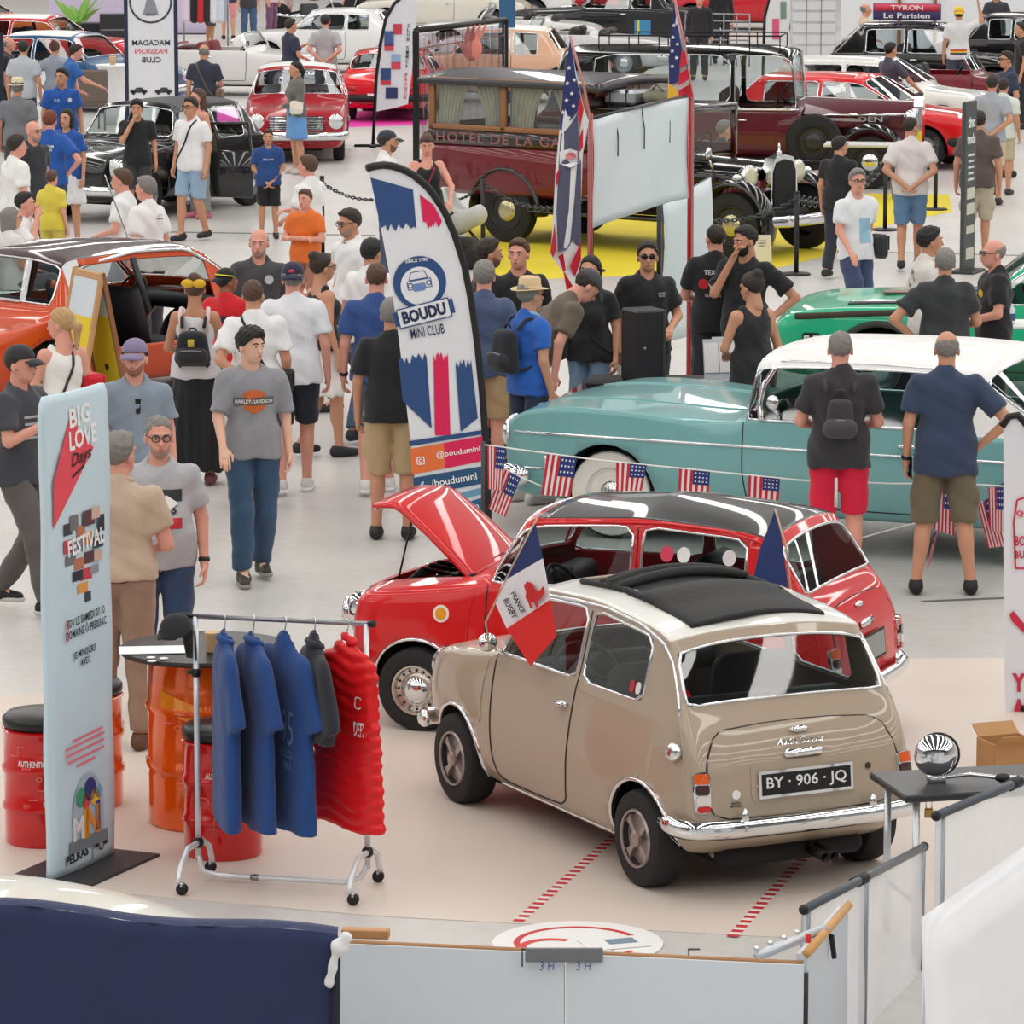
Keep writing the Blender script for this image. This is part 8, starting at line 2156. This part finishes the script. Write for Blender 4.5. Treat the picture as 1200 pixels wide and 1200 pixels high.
for k,(u,v,w_,h_,lab) in enumerate(((116,66,.8,.75,'black flight case stacked at the back row by the plant'),(134,70,.6,1.0,'tall black flight case beside the stacked case'),(103,68,.5,.55,'small black case before the plant'))):
    p = G(u,v); o = thing('flight_case',lab,'case',p,R(8)); new('case_shell',box(0,0,h_/2,w_,.5,h_,.02),M((32,33,38),.5),o,SH); new('case_edge',box(0,-.252,h_*.66,w_*.98,.01,.03),STEEL,o,SH)
o = thing('clothes_rail','steel rail of hanging coloured jackets before the lilac backdrop','clothes rail',G(216,58)); 
for x in (0,1.0): new('post',tube([(x,0,0),(x,0,1.7)],.02,6),STEEL,o)
new('rail',tube([(0,0,1.7),(1.0,0,1.7)],.018,6),STEEL,o)
for k,(col,x,lab) in enumerate((((222,206,226),.12,'lilac jacket'),((30,30,34),.30,'black jacket'),((200,40,50),.44,'red striped jacket'),((40,40,44),.58,'dark jacket'),((228,226,230),.74,'white jacket'),((206,214,226),.88,'pale blue jacket'))):
    q = G(216,58)+np.array((x,0,0)); g_ = thing('hanging_jacket',lab+' hanging on the rail before the lilac backdrop','clothing',q,R(70),'jackets on the far rail'); F_ = Field((-.3,-.1,.5),(.3,.1,1.7),.028); F_.cone((-.12,0,1.45),(-.15,0,.7),.08,.10,.04); F_.cone((.12,0,1.45),(.15,0,.7),.08,.10,.04); F_.cone((-.16,0,1.5),(.16,0,1.5),.06,.06,.04); F_.cone((.2,0,1.45),(.24,0,.95),.06,.05,.02); new('fabric',F_.mesh(),cloth(col),g_); new('hanger_hook',tube([(0,0,1.55),(0,0,1.72)],.008,5),STEEL,g_)

# ---- backdrops and stock of the last stands
stander('lilac backdrop panel behind the potted plant',(58,150,-50),52,M((206,196,222),.7),'backdrop_panel',.05,None,'panel'); stander('lilac backdrop panel behind the hanging jackets',(205,246,-50),40,M((206,196,222),.7),'backdrop_panel',.05,None,'panel')
stander('purple plinth front below the blue saloon',(58,150,96),122,M((84,60,120),.6),'plinth',.1,None,'plinth')
o,w_,z = stander('white poster wall behind the black saloons',(985,1260,-40),62,M((228,230,234),.7),'poster_wall',.06,None,'wall panel')
for k,(x,zz_,a,b,col) in enumerate(((.9,1.75,.5,.7,(206,60,80)),(1.7,1.8,.45,.6,(90,140,190)),(2.5,1.9,.5,.5,(230,206,90)),(3.2,1.85,.5,.6,(60,84,150)),(3.9,1.9,.4,.5,(206,44,60)),(4.6,1.85,.5,.6,(60,130,110)))): new('poster',box(x,-.04,zz_,a,.01,b),plain(col),o,False)
for x in (1.3,2.1): new('wooden_post',box(x,-.10,1.1,.08,.08,2.2,.01),WOOD,o,SH)
def motorbike(u,v,rz,lab,col):
    o = thing('motorcycle',lab,'motorcycle',G(u,v),R(rz)); bk_ = M((28,28,32),.4,.3)
    for x in (-.72,.72):
        w_ = new('wheel',mv(lathe([(.22,-.05),(.30,-.05),(.33,0),(.30,.05),(.22,.05)],24,'y'),(x,0,.33)),RUBBER,o); new('brake_disc',mv(lathe([(.02,-.03),(.14,-.03),(.14,.03),(.02,.03)],18,'y'),(x,0,.33)),STEEL,o)
    for y in (-.07,.07): new('fork',tube([(.72,y,.33),(.50,y,.98)],.025,6),CHROME,o); new('swing_arm',tube([(-.72,y,.33),(-.1,y,.45)],.03,6),bk_,o)
    new('engine',box(.05,0,.45,.45,.32,.36,.05),M((80,82,86),.35,.7),o,SH); new('fuel_tank',mv(ellip((0,0,0),(.30,.15,.14),16,10),(.18,0,.84)),paint(col),o)
    new('saddle',box(-.35,0,.80,.60,.26,.11,.05),BLACK,o,SH); new('handlebar',tube([(.40,-.36,1.04),(.50,-.1,1.04),(.50,.1,1.04),(.40,.36,1.04)],.016,6),CHROME,o); new('headlamp',mv(ellip((0,0,0),(.10,.10,.10),14,10),(.62,0,.92)),CHROME,o); new('exhaust',tube([(.1,-.2,.35),(-.3,-.22,.32),(-.8,-.22,.38)],.04,8),CHROME,o); new('side_stand',tube([(0,.1,.3),(-.05,.32,.0)],.015,6),bk_,o)
motorbike(360,34,12,'black motorcycle with chrome exhaust in the far aisle',(30,32,40)); motorbike(447,22,165,'dark red motorcycle in the far aisle by the feather flag',(120,26,34))
simple('saloon_car','small red saloon in the last row behind the railings',at(872,34),R(176),SAL,paint((200,30,44)),None); simple('saloon_car','cream saloon in the last row beside the clear booth',at(520,40),R(172),SAL,paint((226,222,210)),None)
simple('coupe_car','red coupe in the last row behind the silver convertible',at(690,14),R(170),dict(SAL,roof=1.3),paint((196,26,46)),None)
# ================================================================ foreground: partition, drape, plastic fence, side table
PW = M((226,234,242),.5,0,0,.02,3)
yW = 15.6
a,b = AT(398,1106,yW),AT(662,1118,yW-.10); c_ = AT(942,1131,yW-.22)
pt = thing('partition_wall','low white partition of two panels with grey joint bracket','partition',(0,0,0))
def wallpan(nm,p,q,par,z0=.0,t=.04,mat=PW):
    d = (q-p); d[2] = 0; L = np.linalg.norm(d); n = np.array((-d[1],d[0],0))/L
    V = []
    for off in (0,t): V += [np.array((p[0],p[1],z0))+n*off,np.array((q[0],q[1],z0))+n*off,q+n*off,p+n*off]
    return new(nm,(V,[(0,1,2,3),(7,6,5,4),(3,2,6,7),(0,4,5,1),(1,5,6,2),(0,3,7,4)]),mat,par,False)
wallpan('panel',a,b-(b-a)*.004,pt); wallpan('panel',b+(c_-b)*.004,c_,pt)
WE = M((176,130,90),.7,0,0,.15,20)
for p,q in ((a,b),(b,c_)): new('raw_edge',tube([p+(0,.02,.001),q+(0,.02,.001)],.011,4),WE,pt)
q = AT(661,1119,yW-.13); new('joint_bracket',box(q[0],q[1],q[2],.29,.012,.055,.003),M((128,130,134),.4,.5),pt,SH)
for t,(s_,u,v) in enumerate((('3 H',641,1132),('3 H',684,1132))): p = AT(u,v,yW-.14); put2d('hand_marking',fit2d(text2d(s_,bold=.0,shear=.1),.055,.035),plane_fn(p,(1,0,0),(0,0,1)),M((60,96,160),.6),pt)
for u in (612,807): p = AT(u,1116,yW-.12); new('clip',comb(box(p[0],p[1],p[2]-.02,.006,.008,.07),box(p[0]+.02,p[1],p[2]+.012,.045,.008,.006)),M((90,92,96),.4,.6),pt)
p = AT(428,1098,yW); o = tag(new('wooden_batten',box(0,0,0,.18,.05,.035,.004),M((190,140,92),.6,0,0,.15,12),None,SH,(p[0],p[1]+.05,a[2]+.028),R(-6)),'short wooden batten lying on the partition edge beside the navy drape','batten')
# side panel
d0,d1 = AT(946,1118,yW-.2),AT(994,1062,yW+1.15)
sp_ = thing('partition_panel','white side panel with bare wooden top edge beside the clear fence','partition',(0,0,0)); wallpan('panel',d0,d1,sp_,mat=M((200,206,214),.5)); new('raw_edge',tube([d0+(0,0,.004),d1+(0,0,.004)],.022,4),M((206,156,96),.7,0,0,.15,20),sp_)
new('black_joint',tube([AT(943,1140,yW-.2),np.array((AT(943,1140,yW-.2)[0],yW-.2,0))],.016,6),BLACK,sp_)
pr = thing('metal_profile','white slotted metal profile with bolts laid across the partition corner','profile',(0,0,0)); e0,e1 = AT(888,1124,yW-.12),AT(966,1092,yW+.35)
new('profile_bar',tube([e0+(0,0,.012),e1+(0,0,.012)],.022,4),M((206,212,218),.3,.4),pr)
for t in (.02,.22,.42,.62): q = e0+(e1-e0)*t; new('bolt',mv(lathe([(.012,0),(.012,.012),(.004,.02)],8),q+np.array((-.01,0,.03))),CHROME,pr)
p = AT(947,1104,yW+.1); st1 = tag(new('strap',tube([p+(0,0,.03),p+(.004,0,-.10),p+(-.006,.0,-.13)],.012,6),cloth((206,30,34)),None,True),'red strap tied over the partition corner','strap'); p = AT(974,1095,yW+.5); tag(new('strap',tube([p+(-.03,0,.0),p+(0,-.02,0.0),p+(.012,-.02,-.09)],.011,6),cloth((30,30,34)),None,True),'black strap knotted on the bare wooden edge','strap')
# navy drape
dr = thing('draped_barrier','navy fabric stretched over a barrier at the stand edge','drape',(0,0,0)); g0,g1 = AT(-40,1058,14.6),AT(396,1095,14.6)
def drp(u,v):
    p = g0+(g1-g0)*u; z = p[2]*(1-v)+.0*v
    return np.array((p[0],p[1]-.02-.03*v+.016*math.sin(u*13+3*math.sin(v*3))*(.2+v)+.004*math.sin(u*41+v*14),z+.012*math.sin(u*9)*(1-v)))
o = new('fabric',sheet(drp,70,24),cloth((38,49,88),.12),dr); thicken(o,.006)
def drt(u,v): p = g0+(g1-g0)*u; return np.array((p[0],p[1]-.02+v*.10,p[2]+.012*math.sin(u*9)+.012*math.sin(v*math.pi)))
new('fabric_fold',sheet(drt,60,4),cloth((38,49,88),.12),dr); new('end_post',tube([(g1[0]-.03,g1[1]+.05,0),(g1[0]-.03,g1[1]+.05,g1[2]-.02)],.03,8),BLACK,dr); new('hem_edge',tube([g1+(-.005,-.03,-.02),np.array((g1[0]-.02,g1[1]-.05,0))],.018,6),M((18,22,40),.8),dr)
kn = thing('knotted_tie','white cloth tie knotted at the corner of the navy fabric','tie',(0,0,0)); p = g1+np.array((.0,-.05,-.03)); F_ = Field(p-.16,p+.16,.010); F_.ell(p+np.array((.01,0,.0)),(.035,.03,.03),.01); F_.cone(p,p+np.array((-.02,0,-.08)),.016,.014,.01); F_.cone(p+np.array((-.02,0,-.08)),p+np.array((-.03,0,-.13)),.014,.018,.01); F_.ell(p+np.array((.03,0,.03)),(.025,.02,.02),.01); F_.wave(.005,60,2); new('tie_cloth',F_.mesh(),cloth((232,232,232)),kn)
# cream car roof behind the drape
cr = thing('covered_car','pale cream car roof rising behind the navy fabric','car',(-2.55,16.9,0),R(-10))
def roof(u,v):
    x = (u-.5)*2; y = (v-.5)*2; k = 1-abs(x)**2.6*.25; return (x*1.55,y*.62,.90-.30*abs(x)**2.4-.10*abs(y)**2.6)
o = new('roof_panel',sheet(roof,40,20),M((226,224,212),.35,0,.5,.02,4),cr); thicken(o,.02)
new('body_side',sheet(lambda u,v: ((u-.5)*3.3,-.62-.12*v,(.88-.38*abs((u-.5)*2)**2.4-.10)*(1-v)+.25*v),30,6),M((226,224,212),.35,0,.5,.02,4),cr); new('body_side',sheet(lambda u,v: ((u-.5)*3.3,.62+.12*v,(.88-.38*abs((u-.5)*2)**2.4-.10)*(1-v)+.25*v),30,6),M((226,224,212),.35,0,.5,.02,4),cr)
for x in (-1.1,1.1):
    for s in (1,-1): wheel(cr,x,s*.62,.29,.16,'disc',s)
# clear plastic fence
def clear(name='frosted_plastic',a=.5):
    m = bpy.data.materials.new(name); m.use_nodes = True; nt = m.node_tree; b = nt.nodes['Principled BSDF']; b.inputs['Base Color'].default_value = lin((244,246,250))+(1,); b.inputs['Roughness'].default_value = .25; b.inputs['Alpha'].default_value = a
    n = nt.nodes.new('ShaderNodeTexNoise'); n.inputs['Scale'].default_value = 2.5; tc = nt.nodes.new('ShaderNodeTexCoord'); nt.links.new(tc.outputs['Object'],n.inputs['Vector'])
    mr = nt.nodes.new('ShaderNodeMapRange'); mr.inputs['To Min'].default_value = a-.12; mr.inputs['To Max'].default_value = a+.16; nt.links.new(n.outputs['Fac'],mr.inputs['Value']); nt.links.new(mr.outputs[0],b.inputs['Alpha'])
    return m
CLR = clear(a=.72); RAIL = M((84,90,98),.4,.3)
def fence(lab,P0,P1,posts,zb=0.,blur=.0):
    o = thing('clear_fence',lab,'fence',(0,0,0)); d = P1-P0
    def sh(u,v): p = P0+d*u; return np.array((p[0],p[1]+.012*math.sin(u*14+v*5),(p[2]-.02)*(1-v)+zb*v))
    new('plastic_sheet',sheet(sh,20,10),CLR,o)
    new('top_rail',tube([P0,P1],.019,8),RAIL,o)
    for t in posts: p = P0+d*t; new('post',tube([(p[0],p[1]+.03,0),(p[0],p[1]+.03,p[2])],.02,8),M((150,154,160),.35,.6),o)
    for p in (P0,P1): new('rail_end',mv(ellip((0,0,0),(.022,.022,.022),10,8),p),BLACK,o)
    new('rail_clamp',tube([P0+d*.42-(.02,0,.01),P0+d*.45+(.02,0,.01)],.026,8),BLACK,o)
    return o
fence('clear plastic fence with grey top rail beside the bare edged panel',AT(942,1066,16.9),AT(1083,992,18.9),(.02,.48,.98))
fence('taller clear plastic fence in front of the mirror table',AT(1097,956,16.4),AT(1290,876,18.4),(.03,.55))
# added white sheet in place of foreground haze, tilted to catch overhead light
nb = thing('haze_sheet','milky white plastic screen at the corner of the fence','screen',(0,0,0)); s0,s1 = AT(1080,1075,14.6),AT(1290,930,15.6)
o = new('haze_panel',sheet(lambda u,v: (s0+(s1-s0)*u)*np.array((1,1,1-v))-np.array((0,.9*v,0)),8,8),clear('haze_white',.86),nb); thicken(o,.003)
for t in (.02,1): q = s0+(s1-s0)*t; new('post',tube([(q[0],q[1]+.02,0),q+(0,.02,-.02)],.006,8),M((210,214,220),.3,.3),nb)
# mirror table
q0 = AT(1070,925,19.3); zt2 = q0[2]
tt = thing('side_table','black topped display table carrying a chrome mirror','table',(2.2,19.45,0),R(14)); new('table_top',box(0,0,zt2,.95,.52,.035,.008),M((30,32,36),.35),tt,SH)
for x in (-.40,.40):
    for y in (-.2,.2): new('leg',tube([(x,y,0),(x,y,zt2-.02)],.018,8),M((206,210,214),.25,.6),tt)
new('cross_bar',tube([(-.40,-.2,.25),(-.40,.2,.25)],.012,6),STEEL,tt)
m0 = AT(1097,884,19.35); mz = zt2+.018
mr_ = thing('chrome_mirror','round chrome car mirror with arm lying on the black topped table','mirror',(m0[0],19.38,mz))
new('mirror_shell',mv(ellip((0,0,0),(.10,.07,.10),24,14),(0,0,.125)),CHROME,mr_); new('mirror_rim',mv(lathe([(.100,-.01),(.106,0),(.100,.01),(.094,0)],28,'y',True),(.012,.02,.125)),M((60,62,66),.2,.8),mr_)
new('mirror_foot',comb(tube([(-.03,0,.05),(-.02,0,.012),(.05,.0,.012)],[.02,.03,.02],8)),CHROME,mr_); new('mirror_arm',tube(resamp([(.03,.0,.02),(.16,-.02,.04),(.30,-.05,.03),(.42,-.07,.035)],16),.010,8),CHROME,mr_); new('arm_clamp',mv(ellip((0,0,0),(.04,.03,.022),10,8),(.31,-.05,.03)),BLACK,mr_)
pd = AT(1090,948,19.1); pk = thing('padlock','small brass padlock hanging from the display table','padlock',(pd[0],19.16,zt2-.11)); new('lock_body',box(0,0,.03,.04,.015,.045,.005),M((176,140,70),.35,.7),pk,SH); new('shackle',tube([(-.013,0,.05),(-.013,0,.085),(0,0,.10),(.013,0,.085),(.013,0,.05)],.004,6),CHROME,pk)
# right hand feather banner and cardboard box
yR = 24.6; rf = thing('feather_flag','white feather flag with red outlined badge and lettering beside the cardboard box','flag',(0,0,0)); fr_ = lambda off: (lambda u,v: AT(u,v,yR-off))
o = flat('flag_cloth',[(1176,500),(1186,486),(1196,492),(1212,520),(1226,570),(1236,640),(1240,740),(1240,910),(1180,912),(1177,780),(1176,640)],fr_(0),M((232,236,242),.6,0,0,.03,4),rf); thicken(o,.005)
P = [fr_(0)(u,v) for u,v in ((1174,500),(1186,483),(1198,489),(1214,518),(1229,570),(1239,640),(1243,740),(1244,910))]; P.append(np.array((P[-1][0],yR,0))); new('flag_pole',tube(resamp(P,40),.022,8),BLACK,rf); new('flag_base',comb(box(P[-1][0],yR,.02,.5,.06,.04,.01),box(P[-1][0],yR,.02,.06,.5,.04,.01)),BLACK,rf)
PKR = M((206,40,74),.6)
def rtx(VF,u,v,nm='lettering',rot=0): V,F = at2(VF,0,0,rot); put2d(nm,(np.stack([V[:,0]+u,v-V[:,1]],1),F),fr_(.015),PKR,rf)
rtx(outline([(-16,-44),(16,-44),(22,-30),(22,30),(10,44),(-14,36),(-18,10)],2.2),1206,622,'badge_outline'); rtx(fit2d(text2d('BOUDU',bold=.03),34,12),1206,634); rtx(fit2d(text2d('BUDU',bold=.03),26,9),1202,650); rtx(fit2d(text2d('QUALI',bold=.03),30,8),1206,602)
rtx(poly2([(-9,8),(-4,12),(14,-10),(10,-16),(-6,0)]),1192,728,'ribbon_stroke'); 
for v_ in (800,830,862,884): rtx(fit2d(text2d('YEAH'[(v_ % 4)],bold=.05),16,22),1194,v_)
p = G(1180,908); o = thing('cardboard_box','open brown cardboard box at the foot of a feather flag','box',p,R(20)); CB = M((186,140,92),.8,0,0,.08,8)
for (x,y,sx_,sy_) in ((0,-.11,.26,.008),(0,.11,.26,.008),(-.13,0,.008,.22),(.13,0,.008,.22)): new('side',box(x,y,.10,sx_,sy_,.2),CB,o,False)
new('bottom',box(0,0,.005,.26,.22,.008),CB,o,False)
for s in (1,-1): new('flap',mv(box(0,s*.05,0,.25,.10,.006),(0,s*.11,.20),mat=Matrix.Rotation(R(35*s),3,'X')),CB,o,False)
